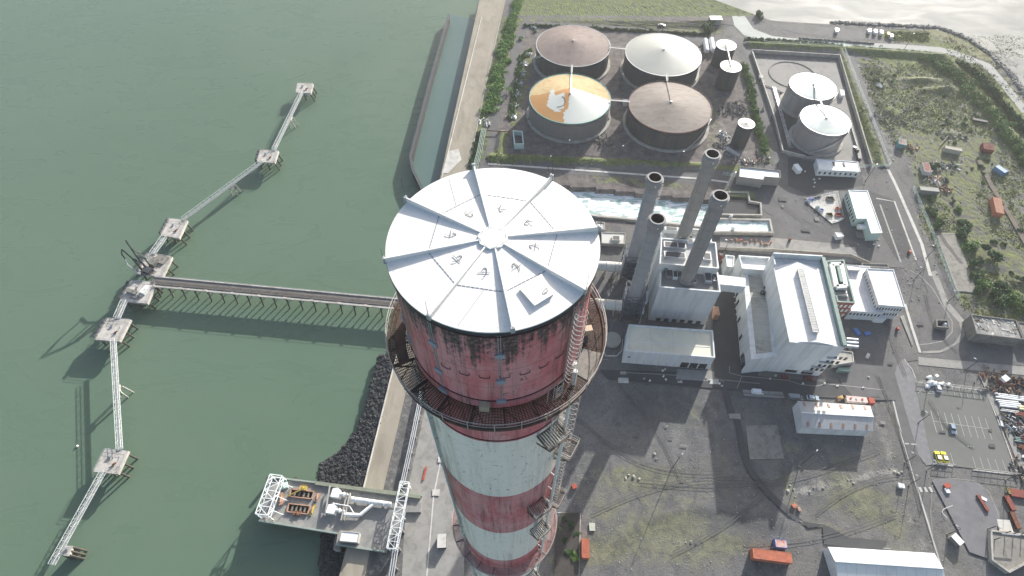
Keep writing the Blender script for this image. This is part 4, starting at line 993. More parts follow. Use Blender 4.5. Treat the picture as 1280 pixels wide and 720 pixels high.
# --- great white hall
HH = 25
hall, PH = building('turbine_hall', 'great white clad hall with a roof ventilator, right of the power house block', 'power station', [(987, 427.5), (1057, 434), (1029.5, 324), (964, 320)], HH, wall_white, white_roof, .5, .3, parmat=wall_white, roofz=HH-.9)
fl = Vector((G(987, 427.5, HH).x, G(987, 427.5, HH).y, 0)); fr = Vector((G(1057, 434, HH).x, G(1057, 434, HH).y, 0)); br = Vector((G(1029.5, 324, HH).x, G(1029.5, 324, HH).y, 0)); bl = Vector((G(964, 320, HH).x, G(964, 320, HH).y, 0))
mb = MB(); i0, i1, i2, i3 = fl+EE*.5+EN*.4, fr-EE*1.6+EN*.4, br-EE*1.6-EN*6, bl+EE*.5-EN*6
rf_, rb_ = i0.lerp(i1, .5), i3.lerp(i2, .47)+EN*2.5; Z1, Z2 = HH-.4, HH+1.3
def zv_(p, z): return (p.x, p.y, z)
mb.add([zv_(i0, Z1), zv_(i1, Z1), zv_(i2, Z1), zv_(i3, Z1), zv_(rf_, Z2), zv_(rb_, Z2)], [(0, 4, 5, 3), (4, 1, 2, 5), (3, 5, 2), (0, 1, 4)])
gb = mb.build('gable_roof', white_roof, hall)
mb = MB(); u, v = rf_.lerp(rb_, .1)+Vector((0, 0, Z2+.5)), rf_.lerp(rb_, .88)+Vector((0, 0, Z2+.5)); mb.beam(u, v, 2.4, 1.1); vent = mb.build('roof_ventilator', conc_pale, hall)
mb = MB()
for k in range(26): q = u.lerp(v, k/25); mb.beam(q-EE*1.3+Vector((0, 0, .58)), q+EE*1.3+Vector((0, 0, .58)), .28, .1)
for s1 in (-1.25, 1.25): mb.beam(u+EE*s1+Vector((0, 0, .62)), v+EE*s1+Vector((0, 0, .62)), .15, .15)
mb.build('ventilator_grating', galv, vent)
mb = MB(); mb.prism(orient([fr, br, br-EE*1.5, fr-EE*1.5]), HH-.5, HH+1.5); mb.build('coping', green_pnt, hall)
mb = MB(); mb.prism(orient([bl, br-EE*1.6, br-EE*1.6-EN*.6, bl-EN*.6]), HH-.5, HH+2.6); mb.prism(orient([bl, bl+EE*.5, i3+EN*0, i3-EE*.5]), HH-.5, HH+1.6); mb.build('parapet', wall_white, hall)
windows(hall, fl.lerp(fr, .30), fl.lerp(fr, .55), 1.0, 3.0, 1, .9, dark_gl); windows(hall, fl.lerp(fr, .62), fl.lerp(fr, .86), 1.0, 3.0, 1, .9, dark_gl)
for k in range(4):
    q = fl.lerp(fr, .72+.075*k); z0_ = 3.5+k*3.6; windows(hall, q, q+(fr-fl).normalized()*6.2, z0_+.8, z0_+3, 3, .6, dark_gl, 'louvre')
mb = MB()
for k in range(4):
    q = fl.lerp(fr, .74+.065*k); z0_ = 4+k*4.2; mb.box((q.x, q.y, z0_), (4.5, 1.8, .3), -AX)
mb.build('louvre_shelf', galv, hall)
# low wing on the left of the hall
wing, PW = building('hall_wing', 'low wing with a stained flat roof along the left side of the white hall', 'building', None, 13, wall_white, roof_dirty, 1.0, 2.2, pts=[G(939, 449, 13), Vector((fl.x, fl.y, 0))+EN*.15, G(963, 341, 13), G(928.5, 337, 13)], parmat=wall_white)
# flush lower front under wing to the hall front corner
a, b2 = edge(PW, 'left')
windows(wing, a.lerp(b2, .0), a.lerp(b2, 1.0), 1.0, 5.0, 10, .34, dark_gl, 'window', skip=(0, 3, 5, 7)); windows(wing, a.lerp(b2, .86), a.lerp(b2, .98), .2, 6, 1, .9, blue_mt, 'roller_door')
for x, y in ((953, 367), (957, 361)): roofbox(wing, x, y, 12, (1.8, 1.4, 1.5), dark_mt)
roofbox(wing, 961, 378, 12, (1.2, 1, .8), white_pnt)
tower_, PT = building('stair_tower', 'square white block with a walled roof at the far left corner of the hall', 'building', [(923.5, 319), (963, 321.5), (957.5, 338), (927.5, 335.5)], 16, wall_white, white_pnt, 1.4, .5, parmat=wall_white)
o, _ = building('link_block', 'small white plant block between the power house and the hall tower', 'building', [(907, 318.5), (918, 320), (917, 334), (909, 333)], 8, wall_white, white_pnt, .6, .3)
for k, (x, y) in enumerate(((900, 322), (903, 330), (912, 340))): roofbox(o, x, y, 0, (2, 1.6, 2.5), rust_red if k < 2 else conc_pale, 'plant_unit')
# hall right-hand foot: lean-to, pipes, small sheds
t = thing('filter_row', 'row of three silver drums at the right foot of the hall', 'drums', G(1064, 430))
for k in range(3):
    A = G(1058, 424+k*4.4, 3); mb = MB(); mb.cyl(A, A+EE*5, .75, n=14); d_ = mb.build('drum', galv, t); mb = MB(); mb.box(A+EE*2.5-Vector((0, 0, 1.2)), (1, 1, 2.4), -AX); mb.build('foot', concrete, d_)
o, _ = building('lean_to', 'pale lean-to with cluttered flat roof at the right foot of the hall', 'building', [(1043, 437), (1066, 440), (1067, 452), (1042, 456)], 3.5, conc_pale, concrete, .3, .2)
o, _ = building('green_skip_store', 'small dark green store in the hall corner shade', 'store', [(1048, 459), (1063, 460), (1063.5, 464), (1048, 463)], 2.2, green_pnt, green_pnt, .1, .1)
# brick block
bk, PB = building('brick_block', 'red brick block with green coping and white roof plant, right of the hall', 'building', [(1032, 326), (1055, 324.5), (1069, 378.5), (1047, 377.5)], 13, brick, roof_grey, 1.0, .6, parmat=green_pnt)
a, b2 = edge(PB, 'front'); windows(bk, a, b2, 2, 4, 4, .5, white_pnt); windows(bk, a, b2, 5.6, 7.6, 4, .5, white_pnt); windows(bk, a, b2, 9, 11, 4, .5, white_pnt)
a, b2 = edge(PB, 'right'); windows(bk, a, b2, 9.6, 11.4, 8, .5, white_pnt)
A = G(1038.5, 332, 13); B = G(1050, 331.5, 13); C_ = G(1056, 359, 13); D = G(1044.5, 360, 13)
mb = MB(); 
for u, v in ((A, B), (B, C_), (C_, D), (D, A)): mb.beam(Vector((u.x, u.y, 13.2)), Vector((v.x, v.y, 13.2)), 2.0, 2.2)
mb.build('roof_plant_frame', white_pnt, bk)
mb = MB(); mb.beam(A.lerp(B, .55)+Vector((0, 0, .6))-EN*2, D.lerp(C_, .6)+Vector((0, 0, .6))+EN*2, 1.5, 2.4); mb.build('duct_unit', green_pnt, bk)
for y in (366, 370): roofbox(bk, 1049+(y-366)*.3, y, 12, (6, 1.3, 1.0), galv)
# offices
of1, PO = building('office_block', 'lower white roofed office with a row of windows, beside the brick block', 'office', [(1057.5, 331), (1087, 333), (1104, 391), (1064, 388.5)], 7, wall_white, white_roofE, .3, .25)
a, b2 = edge(PO, 'front'); windows(of1, a, b2, 3.8, 5.4, 9, .45, dark_gl)
of2, PO2 = building('office_block', 'taller white roofed office with windows all round, rightmost of the office pair', 'office', [(1083.5, 335.5), (1117, 337), (1131.5, 383.5), (1098.5, 381)], 10.5, wall_white, white_roofE, .3, .25)
for sd, n_ in (('front', 9), ('left', 11)):
    a, b2 = edge(PO2, sd)
    for z0_ in (7.0, 3.2): windows(of2, a, b2, z0_, z0_+1.5, n_, .45, dark_gl if sd == 'front' else green_pnt)
o, _ = building('entrance_porch', 'small white entrance porch in front of the offices', 'porch', [(1093, 393.5), (1107, 395), (1107.5, 399), (1094, 398)], 3.4, white_pnt, white_pnt, .2, .2)
o, _ = building('stone_annex', 'low dark stone walled annex behind the offices', 'building', [(1077, 328.5), (1110, 330), (1111, 335), (1078, 333)], 4, concrete_dk, roof_grey, .4, .4)
o, _ = building('small_hut', 'flat white hut at the back of the lower office', 'hut', [(1058, 331), (1074, 332), (1075, 338), (1060, 337)], 8.4, wall_white, white_pnt, .15, .2)
# wall with dark coping along the north side of the hall
mb = MB()
for (x1, y1), (x2, y2) in (((898, 312), (965, 314.5)), ((965, 314.5), (1062, 321)), ((1062, 321), (1085, 331))):
    A, B = G(x1, y1), G(x2, y2); mb.beam(A+Vector((0, 0, 1)), B+Vector((0, 0, 1)), .4, 2.4)
tag(mb.build('yard_wall', concrete), 'long low concrete wall behind the white hall', 'wall')
# --- north yard sheds
A_, PA = building('flat_roofed_store', 'concrete store with a bright white stepped roof, beside the weir basins', 'building', [(924.5, 208), (975, 213), (976.5, 222.5), (956, 221), (955, 225), (923.5, 221)], 6, M('grey_wall', (.25, .245, .24), .9, .15, .3), white_pnt, .5, .4, parmat=concrete_dk)
a, b2 = edge(PA, 'front')
t1, PT1 = building('cabin_block', 'long white cabin in front of the two pale tanks', 'cabin', [(1020.5, 198.5), (1072.5, 202.5), (1075.5, 214.5), (1023.5, 212)], 4.5, wall_white, white_pnt, .25, .25)
a, b2 = edge(PT1, 'front'); windows(t1, a, b2, 1.4, 3, 8, .35, dark_gl); roofbox(t1, 1042, 205, 4.3, (1, 3, .3), concrete_dk, 'skylight'); roofbox(t1, 1055, 206, 4.3, (1, 3, .3), concrete_dk, 'skylight')
t2, PT2 = building('pump_house', 'long white roofed pump house with pale green walls, right of the laydown yard', 'building', [(1060.5, 237.5), (1084.5, 238.5), (1103, 291), (1089, 291.5), (1083.5, 273), (1071, 273)], 6, green_pale, white_pnt, .25, .25, parmat=white_pnt)
a, b2 = edge(PT2, 'left'); windows(t2, a, b2, 2, 4, 9, .4, dark_gl)
t = thing('plant_skid', 'white tank and pipes of a process skid in the notch of the pump house', 'plant', G(1080, 290))
p = G(1078.5, 284, 2.6); mb = MB(); mb.cyl(p-EE*2.4, p+EE*2.4, 1.4, n=16); mb.build('tank', white_pnt, t)
mb = MB(); 
for x, y in ((1074, 280), (1082, 278), (1087, 290), (1090, 296)): q = G(x, y); mb.box((q.x, q.y, 1.2), (1.6, 1.6, 2.4), -AX)
mb.build('cabinet', conc_pale, t); mb = MB(); mb.path([G(1074, 276, 2), G(1090, 280, 2), G(1094, 292, 2), G(1098, 292, 2)], .2, 6); mb.build('pipe', galv, t)
mb = MB(); q = G(1084, 295); mb.box((q.x, q.y, .15), (11, 5, .3), -AX); mb.build('base_slab', concrete_dk, t)
o, _ = building('kiosk', 'small square white kiosk alone on the pale yard', 'kiosk', [(1044, 290.5), (1052, 291), (1055, 295), (1047, 296)], 2.6, white_pnt, white_pnt, .1, .15)
# laydown yard
lay_q = [(1006.5, 251.5), (1044.5, 242), (1053.5, 275.5), (1040, 279.5)]
patch('laydown_floor', lay_q, conc_pale)
mb = MB()
for u, v in zip(lay_q, lay_q[1:]+lay_q[:1]):
    A, B = G(*u), G(*v)
    for k in range(9): q = A.lerp(B, k/8); mb.beam(q, q+Vector((0, 0, 2)), .1)
    for zz_ in (.2, 1.1, 2): mb.beam(A+Vector((0, 0, zz_)), B+Vector((0, 0, zz_)), .07)
tag(mb.build('mesh_fence', galv), 'fence of posts round the triangular laydown yard', 'fence')
for k, (x, y, mt, lb_) in enumerate(((1010, 252, blue_pnt, 'blue bin at the left point of the laydown yard'), (1014, 249.5, blue_pnt, 'blue bin second from the left point of the laydown yard'), (1018, 247.5, dark_mt, 'dark bin by the back fence of the laydown yard'), (1023, 246.5, dark_mt, 'dark bin in the middle of the back fence of the laydown yard'),
        (1021, 261, teal_pnt, 'pale blue crate in the middle of the laydown yard'), (1026, 264, blue_pnt, 'blue crate by the front fence of the laydown yard'), (1037, 250, timber, 'brown heap under a sheet in the back of the laydown yard'), (1046, 262, orange_pnt, 'small orange crate by the right fence of the laydown yard'), (1036, 270, M('olive', (.13, .14, .06), .8), 'olive green skip by the front corner of the laydown yard'), (1047, 270, red_pnt, 'red crate in the right corner of the laydown yard'))):
    p = G(x, y); mb = MB(); w_ = 1.6 if k < 8 else 2.6
    if k == 6: w_ = 3.4
    q = [p+Vector((sx*w_/2, sy*w_*.4, 0)) for sx, sy in ((-1, -1), (1, -1), (1, 1), (-1, 1))]; o_ = inset([Vector((v.x, v.y)) for v in q], -.15)
    vs = [(v.x, v.y, .1) for v in q]+[(v.x, v.y, 1.3) for v in o_]+[(v[0], v[1], 1.3) for v in inset([Vector((v.x, v.y)) for v in q], .0)]+[(v.x, v.y, .5) for v in q]
    fs = [(0, 3, 2, 1)]+[(r*4+i, r*4+(i+1) % 4, (r+1)*4+(i+1) % 4, (r+1)*4+i) for r in range(3) for i in range(4)]+[(12, 13, 14, 15)]
    mb.add(vs, fs); tag(mb.build('crate' if 'crate' in lb_ else ('heap' if 'heap' in lb_ else 'bin'), mt), lb_, 'crate' if 'crate' in lb_ else 'bin')
# --- weir basins
def basin(name, label, px, h, t_, water, wz, mat=concrete_dk):
    P_ = orient([Vector((G(x, y, h).x, G(x, y, h).y, 0)) for x, y in px]); ins = inset(P_, t_); n_ = len(P_); c = sum(P_, Vector())/n_
    t = thing(name, label, 'basin', (c.x, c.y, 0)); mb = MB()
    vs = [(p.x, p.y, -.2) for p in P_]+[(p.x, p.y, h) for p in P_]+[(p.x, p.y, h) for p in ins]+[(p.x, p.y, wz-.3) for p in ins]; fs = []
    for r in range(3):
        for i in range(n_): fs.append((r*n_+i, r*n_+(i+1) % n_, (r+1)*n_+(i+1) % n_, (r+1)*n_+i))
    mb.add(vs, fs); mb.build('basin_wall', mat, t); mb = MB(); mb.sheet([(p.x, p.y, wz) for p in ins]); mb.build('water', water, t); return t
basin('foam_basin', 'concrete walled basin full of white foaming water', [(893, 272), (963.5, 273.5), (967, 291), (893, 290)], 2.2, 1.0, foam_m, 1.2, concrete)
basin('weir_basin', 'stepped concrete basin of dark still water behind the foaming one', [(895, 239), (936, 239.5), (938, 250.5), (952, 253), (953, 269), (895, 268)], 2.2, .8, dark_water, .6, concrete)
mb = MB(); 
p = G(926, 245); mb.box((p.x, p.y, 1), (14, 5, 1.9), -AX); tag(mb.build('sluice_slab', M('mossy', (.1, .12, .07), .9, .3, .4)), 'mossy slab across the back of the stepped weir basin', 'sluice')
for x, y, lb_ in ((912, 274, 'small white valve housing on the back wall of the foaming basin'), (915, 289, 'small white valve housing on the front wall of the foaming basin')):
    p = G(x, y); mb = MB(); mb.cyl(p, p+Vector((0, 0, 2.9)), .9, n=12); mb.cyl(p+Vector((0, 0, 2.9)), p+Vector((0, 0, 3.5)), .9, .3, n=12); tag(mb.build('valve_housing', white_pnt), lb_, 'valve')
# channel south wall and north-yard clutter
mb = MB(); pts_ = [(560, 254), (600, 259), (740, 269.5), (880, 284)]
for u, v in zip(pts_, pts_[1:]): A, B = G(*u), G(*v); mb.beam(A+Vector((0, 0, -1.8)), B+Vector((0, 0, -1.8)), 1.4, 5.2)
tag(mb.build('channel_wall', conc_pale), 'long pale concrete wall along the near side of the foaming channel', 'wall')
mb = MB(); pts_ = [(745, 271.5), (800, 276.5), (893, 287)]
for u, v in zip(pts_, pts_[1:]): A, B = G(*u), G(*v); mb.beam(A+Vector((0, 0, .5)), B+Vector((0, 0, .5)), .8, 1.2)
tag(mb.build('pipe_kerb', concrete), 'low concrete kerb between the foaming channel and the power house', 'wall')
o, _ = building('valve_chamber', 'square concrete chamber beside the chimney cap and the channel', 'chamber', [(745, 277), (756, 278), (756.5, 287), (745, 286)], 1.6, concrete, pale_r, .3, .4)
o, _ = building('plant_pad', 'low pale slab roofed pit behind the farther lattice tower', 'building', [(752, 290), (782, 291), (781, 305), (752, 304)], 2.2, concrete, pale_r, .3, .3)
roofbox(o, 770, 299, 2, (4, 3, 1.2), cream, 'box')
# stored rusty fittings
random.seed(11)
for k in range(9):
    p = G(914+k*6.2+random.uniform(-1, 1), 300.5+k*.5+random.uniform(-1.5, 1.5)); mb = MB(); a = random.uniform(0, 3); u = Vector((math.cos(a), math.sin(a), 0))
    mb.cyl(p-u*random.uniform(.6, 1.4)+Vector((0, 0, .5)), p+u*random.uniform(.6, 1.4)+Vector((0, 0, .5)), .35, n=8); mb.cyl(p+Vector((0, 0, 0)), p+Vector((0, 0, 1.1)), .3, n=8)
    tag(mb.build('pipe_fitting', orange_pnt if k % 3 == 2 else rust_lt), 'rusty pipe fitting in the row stored on the pale strip behind the hall', 'pipe fitting', 'rusty fittings stored behind the hall')
# ================================================================== TANKS
def sector_mat_roof(c, R, h, rise, seg, rings, pick, mats):
    mb = MB(); vs = []
    for j in range(rings+1):
        r = max(R*j/rings, .02); z = h+rise*(1-j/rings)
        for i in range(seg): t = 2*math.pi*i/seg; vs.append((c.x+r*math.cos(t), c.y+r*math.sin(t), z))
    o = len(mb.v); mb.v += vs
    for j in range(rings):
        for i in range(seg):
            t = 2*math.pi*(i+.5)/seg; mb.f.append((o+j*seg+i, o+(j+1)*seg+i, o+(j+1)*seg+(i+1) % seg, o+j*seg+(i+1) % seg)); mb.mi.append(pick((j+.5)/rings, t))
    return mb
def tank(name, label, cpx, w_px, h, rise, shell, roofm, group, rimmat=None, pick=None, mats=None, stair=None, Rf=None):
    g_ = G(cpx[0], cpx[1], h); dep = g_.y*cP-(h-CH)*sP; R = Rf or w_px/2*dep/F; c = Vector((g_.x, g_.y, 0))
    t = thing(name, label, 'storage tank', c, group)
    mb = MB(); mb.lathe((c.x, c.y, 0), [(R, -.1), (R, h)], 72); sh_ = mb.build('shell', shell, t, True)
    if pick: mb = sector_mat_roof(c, R*.995, h+.02, rise, 120, 40, pick, mats); mb.build('roof', mats, t)
    else:
        mb = MB(); mb.lathe((c.x, c.y, 0), [(R*.995, h+.02), (R*.5, h+rise*.5), (.05, h+rise)], 72); mb.build('roof', roofm, t, True)
    mb = MB(); mb.ring((c.x, c.y, h), R+.1, .35, .3, 72); mb.build('rim', rimmat or galv, sh_)
    if R > 8:
        mb = MB(); mb.ring((c.x, c.y, h-1.8), R+.25, .5, .2, 72); mb.build('wind_girder', shell, sh_)
        mb = MB(); mb.ring((c.x, c.y, .4), R+.9, 1.8, .9, 72); mb.build('base_ring', concrete, t)
        mb = MB()
        for i in range(72):
            a, b2 = 2*math.pi*i/72, 2*math.pi*(i+1)/72; mb.cyl((c.x+(R+.1)*math.cos(a), c.y+(R+.1)*math.sin(a), h+1), (c.x+(R+.1)*math.cos(b2), c.y+(R+.1)*math.sin(b2), h+1), .05, n=4, caps=False)
            if i % 2 == 0: mb.beam((c.x+(R+.1)*math.cos(a), c.y+(R+.1)*math.sin(a), h), (c.x+(R+.1)*math.cos(a), c.y+(R+.1)*math.sin(a), h+1), .07)
        mb.build('rim_rail', galv, sh_)
        st0 = stair if stair is not None else R_(200); mb = MB(); N = 26
        for i in range(N):
            a = st0+i*.035*(20/R); zz_ = h*(i+.5)/N; mb.box((c.x+(R+.55)*math.cos(a), c.y+(R+.55)*math.sin(a), zz_), (.9, 1.0, .12), a)
            mb.box((c.x+(R+1.0)*math.cos(a), c.y+(R+1.0)*math.sin(a), zz_+.5), (.06, 1.1, .9), a)
        mb.build('spiral_stair', galv, t)
    mb = MB(); mb.cyl((c.x, c.y, h+rise-.1), (c.x, c.y, h+rise+.35), .6 if R > 8 else .3, n=10); mb.build('roof_vent', galv, t)
    return t, c, R
gp = 'four large oil tanks of the tank farm'
T1, c1_, r1_ = tank('oil_tank', 'large dark oil tank with a purple brown roof, beside the quay hedge', (716.5, 56.5), 91, 13, 3.4, tank_dk, tankroofA, gp, stair=R_(170), Rf=24.3)
T2, c2_, r2_ = tank('oil_tank', 'large dark oil tank with a pale silver roof, beside the small dark tanks', (829, 67.5), 94, 13, 3.4, tank_dk, tankroofB, gp, stair=R_(330), Rf=24.3)
def roofpoly(pts): return [(G(600+x/3.6, 20+y/3.6, 14.6).x, G(600+x/3.6, 20+y/3.6, 14.6).y) for x, y in pts]
WSEC = roofpoly([(408, 328), (600, 374), (570, 440), (480, 475), (378, 482), (376, 432), (396, 415), (404, 350)])
PALE = roofpoly([(318, 332), (334, 332), (336, 362), (380, 352), (376, 417), (352, 420), (372, 428), (340, 428), (300, 402)])
OCH = roofpoly([(200, 352), (330, 345), (408, 328), (600, 374), (620, 200), (200, 200)])
def inp(p, poly):
    r = False; n_ = len(poly)
    for i in range(n_):
        a, b2 = poly[i], poly[(i+1) % n_]
        if (a[1] > p[1]) != (b2[1] > p[1]) and p[0] < a[0]+(p[1]-a[1])*(b2[0]-a[0])/(b2[1]-a[1]): r = not r
    return r
def pk(f, t):
    p = (c3g.x+24.3*f*math.cos(t), c3g.y+24.3*f*math.sin(t))
    if inp(p, WSEC) or inp(p, PALE): return 1
    return 2 if inp(p, OCH) else 0
c3g = G(712.5, 122.5, 13)
def pk_old(f, t):
    t = t % (2*math.pi); d = math.degrees(t)
    org = (d < 6 or d > 354) or 6 <= d <= 262
    x, y = f*math.cos(t), f*math.sin(t)
    if org:
        if -.62 < x < -.12 and -.62 < y < .02:
            if x < -.44+.1*y: return 1
            if y < -.28 and x > -.5 and y > -.56-.0*x: return 1
            if x > -.40 and -.36 < y < -.14 and x < -.16: return 1
        if -.62 < x < -.48 and -.1 < y < .12: return 1
        if d > 250 and f > .0: return 1
        if -.15 < x < 0 and y < -.72: return 1
        if 8 < d < 120 and ((f*7) % 1 < .12): return 2
        return 0 if not (d < 110) else 2
    return 1
roof_or2 = M('tank_roof_yellow_ochre', (.47, .36, .19), .8, .14, .12, (.36, .2, .08), .7, .2, lines=(en, 1.7, .07), lcol=(.5, .42, .25))
T3, c3_, r3_ = tank('oil_tank', 'large grey oil tank whose roof is part orange and part white, nearest the quay', (712.5, 122.5), 101.7, 13, 3.4, tank_gr, None, gp, teal_rim, pk, [roof_or, roof_wh, roof_or2], stair=R_(-10), Rf=24.3)
T4, c4_, r4_ = tank('oil_tank', 'large dark oil tank with a mottled brown roof, behind the flue stacks', (837.5, 133), 103, 13, 3.4, tank_dk, tankroofC, gp, rust, stair=R_(-70), Rf=24.3)
mb = MB(); cc_ = c3_+Vector((0, 0, 0)); pts_ = [cc_+Vector((-.33+.2*math.cos(R_(q)), -.25+.2*math.sin(R_(q)), 0))*24 for q in range(-95, 60, 15)]
def rz3(p): return 13+3.4*(1-math.hypot(p.x-c3_.x, p.y-c3_.y)/24.3)+.1
pp = [Vector((p.x, p.y, rz3(p))) for p in pts_]; mb.path(pp, .12, 5); mb.build('roof_pipe', dark_mt, T3)
def catwalk(name, label, c_, d_, inner=0.0, z=None, r=24.3, zc=None):
    a = c_.copy(); u = (d_-c_).normalized(); t = thing(name, label, 'walkway', (c_+u*r), 'walkways on the oil tanks')
    A = c_+u*(1.0)+Vector((0, 0, 16.6)); A2 = c_+u*(r-.5)+Vector((0, 0, 13.9)); B = d_-u*(r-.5)+Vector((0, 0, 13.9)); mb = MB()
    mb.beam(A2, B, 1.1, .2)
    if inner: mb.beam(A, A2, .9, .18)
    mb.build('deck', galv if inner else conc_pale, t); mb = MB(); n_ = Vector((-u.y, u.x, 0))*.55
    for s1 in (-1, 1): mb.beam(A2+n_*s1+Vector((0, 0, 1)), B+n_*s1+Vector((0, 0, 1)), .07)
    mb.build('rail', galv, t)
catwalk('tank_walkway', 'white catwalk bridging the purple brown and the orange topped tanks', c1_, c3_)
catwalk('tank_walkway', 'white catwalk bridging the silver topped and the mottled brown tanks', c2_, c4_, 0)
catwalk('tank_walkway', 'white catwalk bridging the orange topped and the mottled brown tanks', c3_, c4_)
catwalk('tank_walkway', 'white catwalk bridging the two rearmost oil tanks', c1_, c2_)
for T_, cA, cB in ((T3, c3_, c1_), (T4, c4_, c2_)):   # radial roof walks
    u = (cB-cA).normalized(); mb = MB(); mb.beam(cA+u*1+Vector((0, 0, 16.55)), cA+u*24+Vector((0, 0, 13.4)), 1.0, .2)
    if T_ is T3: mb.beam(cA+u*1+Vector((0, 0, 16.6)), cA+u*24+Vector((0, 0, 14.4)), .1, .1)
    mb.build('roof_walk', wht2 if T_ is T3 else tankroofC, T_)
gw = 'two pale tanks in the walled compound'
W1, cw1, rw1 = tank('water_tank', 'pale grey tank with cyan white domed roof, the farther in the walled compound', (1016, 108), 55.5, 14, 1.8, tank_pl, tank_wt, gw, galv, stair=R_(-100))
W2, cw2, rw2 = tank('water_tank', 'pale grey tank with cyan white domed roof, the nearer in the walled compound', (1031.7, 150), 59.5, 14, 1.8, tank_pl, tank_wt, gw, galv, stair=R_(-120))
u = (cw2-cw1).normalized(); mb = MB(); mb.beam(cw1+u*2+Vector((0, 0, 15.8)), cw2-u*1+Vector((0, 0, 15.9)), .9, .2); tag(mb.build('tank_bridge', wht2), 'narrow white bridge between the roofs of the two pale tanks', 'walkway')
gs = 'small dark tanks beside the tank farm'
S1, cs1, _r = tank('small_tank', 'small dark cylindrical tank with white top, rearmost of the two joined by a ladder', (907.8, 56.5), 24, 13.5, .6, tank_dk, M('small_tank_top', (.55, .54, .5), .7, .15, .3, (.3, .27, .22), .6, .5), gs)
S2, cs2, _r = tank('small_tank', 'small dark cylindrical tank with white top, nearer of the two joined by a ladder', (913.5, 83), 25, 14, .6, tank_dk, MATS['small_tank_top'], gs)
S3, cs3, _r = tank('small_tank', 'small dark cylindrical tank standing alone by the dark hedge', (933, 154.5), 19.5, 14.5, .6, tank_dk, MATS['small_tank_top'], gs)
mb = MB(); mb.beam(cs1+Vector((0, 0, 14.3)), cs2+Vector((0, 0, 14.8)), .7, .2); tag(mb.build('tank_bridge', wht2), 'narrow white bridge between the two small dark tanks', 'walkway')
for k, (x, y, lb_) in enumerate(((882.3, 57, 'left white horizontal gas vessel'), (890.3, 56, 'right white horizontal gas vessel'))):
    p = G(x, y, 2.2); t = thing('gas_vessel', lb_+' beside the silver topped tank', 'vessel', (p.x, p.y, 0), 'white gas vessels'); mb = MB()
    mb.cyl(p-EN*7, p+EN*7, 1.7, n=16); mb.cyl(p-EN*7, p-EN*8.1, 1.7, .8, n=16); mb.cyl(p+EN*7, p+EN*8.1, 1.7, .8, n=16); mb.build('vessel_shell', white_pnt, t, False)
    for s1 in (-4, 4):
        mb = MB(); mb.box(p+EN*s1-Vector((0, 0, 1.2)), (3, .6, 2), -AX); mb.build('saddle', concrete, t)
p = G(916, 190, 1.2); mb = MB(); u = (G(922, 194)-G(909, 186)).normalized(); mb.cyl(p-u*4, p+u*4, 1.2, n=14); mb.cyl(p+u*4, p+u*4.8, 1.2, .6, n=14); mb.cyl(p-u*4, p-u*4.8, 1.2, .6, n=14); tag(mb.build('scrap_vessel', M('scrap_grey', (.35, .36, .37), .7, .2, .5, rust[:] if False else (.2, .12, .09), .5, .4)), 'grey scrap vessel lying on the ground by the lone small tank', 'vessel')
# foundation ring of a removed tank
c = G(990.5, 93.6); mb = MB(); mb.ring((c.x, c.y, .2), 15, .8, .5, 64); t = mb.build('foundation_ring', concrete_dk); tag(t, 'empty dark ring foundation in the back of the walled compound', 'foundation')
mb = MB(); mb.lathe((c.x, c.y, .06), [(.05, 0), (13.6, 0)], 48); mb.build('ring_floor', asph_dk, t)
# compound walls
cw = [(938, 62), (1049, 70), (1094, 207)]
def wall(name, label, px, h, t_, mat, cat='wall', cop=None):
    th = thing(name, label, cat, G(*px[0])); mb = MB(); m2 = MB()
    for u, v in zip(px, px[1:]):
        A, B = G(*u), G(*v); mb.beam(A+Vector((0, 0, h/2-.2)), B+Vector((0, 0, h/2-.2)), t_, h+.4); m2.beam(A+Vector((0, 0, h+.06)), B+Vector((0, 0, h+.06)), t_+.14, .12)
    mb.build('wall_face', mat, th); m2.build('wall_coping', cop or conc_pale, th); return th
wall('compound_wall', 'grey bund wall round the back and right of the pale tanks', [(939, 66), (1048, 72.5), (1088, 209)], 2.4, .5, concrete, cop=concrete)
wall('compound_wall', 'grey bund wall along the left of the pale tanks', [(939, 66), (967, 150), (977, 191), (1005, 198)], 2.0, .5, concrete)
wall('compound_wall', 'inner dividing kerb wall beside the nearer pale tank', [(1060, 150), (1072, 190)], 1.2, .4, green_pnt)
wall('farm_wall', 'low retaining wall in front of the big tanks', [(628, 196), (700, 199), (885, 210)], .9, .4, concrete_dk)
# pipe run in the compound
mb = MB(); 
for dx in (0, 1.6, 3.0): mb.path([G(966+dx, 109, .9), G(973+dx, 134, .9), G(986+dx, 183, .9)], .22, 6)
for t_ in range(12): q = lerp((967, 110), (989, 184), t_/11); mb.box(G(q[0], q[1], .4), (2.2, .3, .8), -AX)
tag(mb.build('pipe_run', galv), 'pair of pale pipes crossing the compound to the nearer pale tank', 'pipes')
mb = MB(); mb.path([G(952, 94, .6), G(955, 106, .6), G(966, 109, .6), G(980, 116, .6)], .35, 6); mb.box(G(951, 97, 1), (2.5, 3, 2), -AX); mb.box(G(953, 103, .8), (2, 2, 1.6), -AX)
tag(mb.build('valve_set', conc_pale), 'pale valve set at the left wall of the compound', 'valve')
o, _ = building('instrument_hut', 'tiny white hut by the right wall of the compound', 'hut', [(1050.5, 112), (1055, 112.5), (1056, 119), (1051.5, 119)], 2.4, white_pnt, white_pnt, .1, .1)
mb = MB(); q = G(1072, 195); mb.box(q+Vector((0, 0, 1)), (2, 9, 2), -AX-.15); mb.box(q+Vector((0, 3, 2.3)), (1.6, 2, .8), -AX-.15); tag(mb.build('dark_skid', dark_mt), 'long dark plant skid by the right wall of the compound', 'plant')
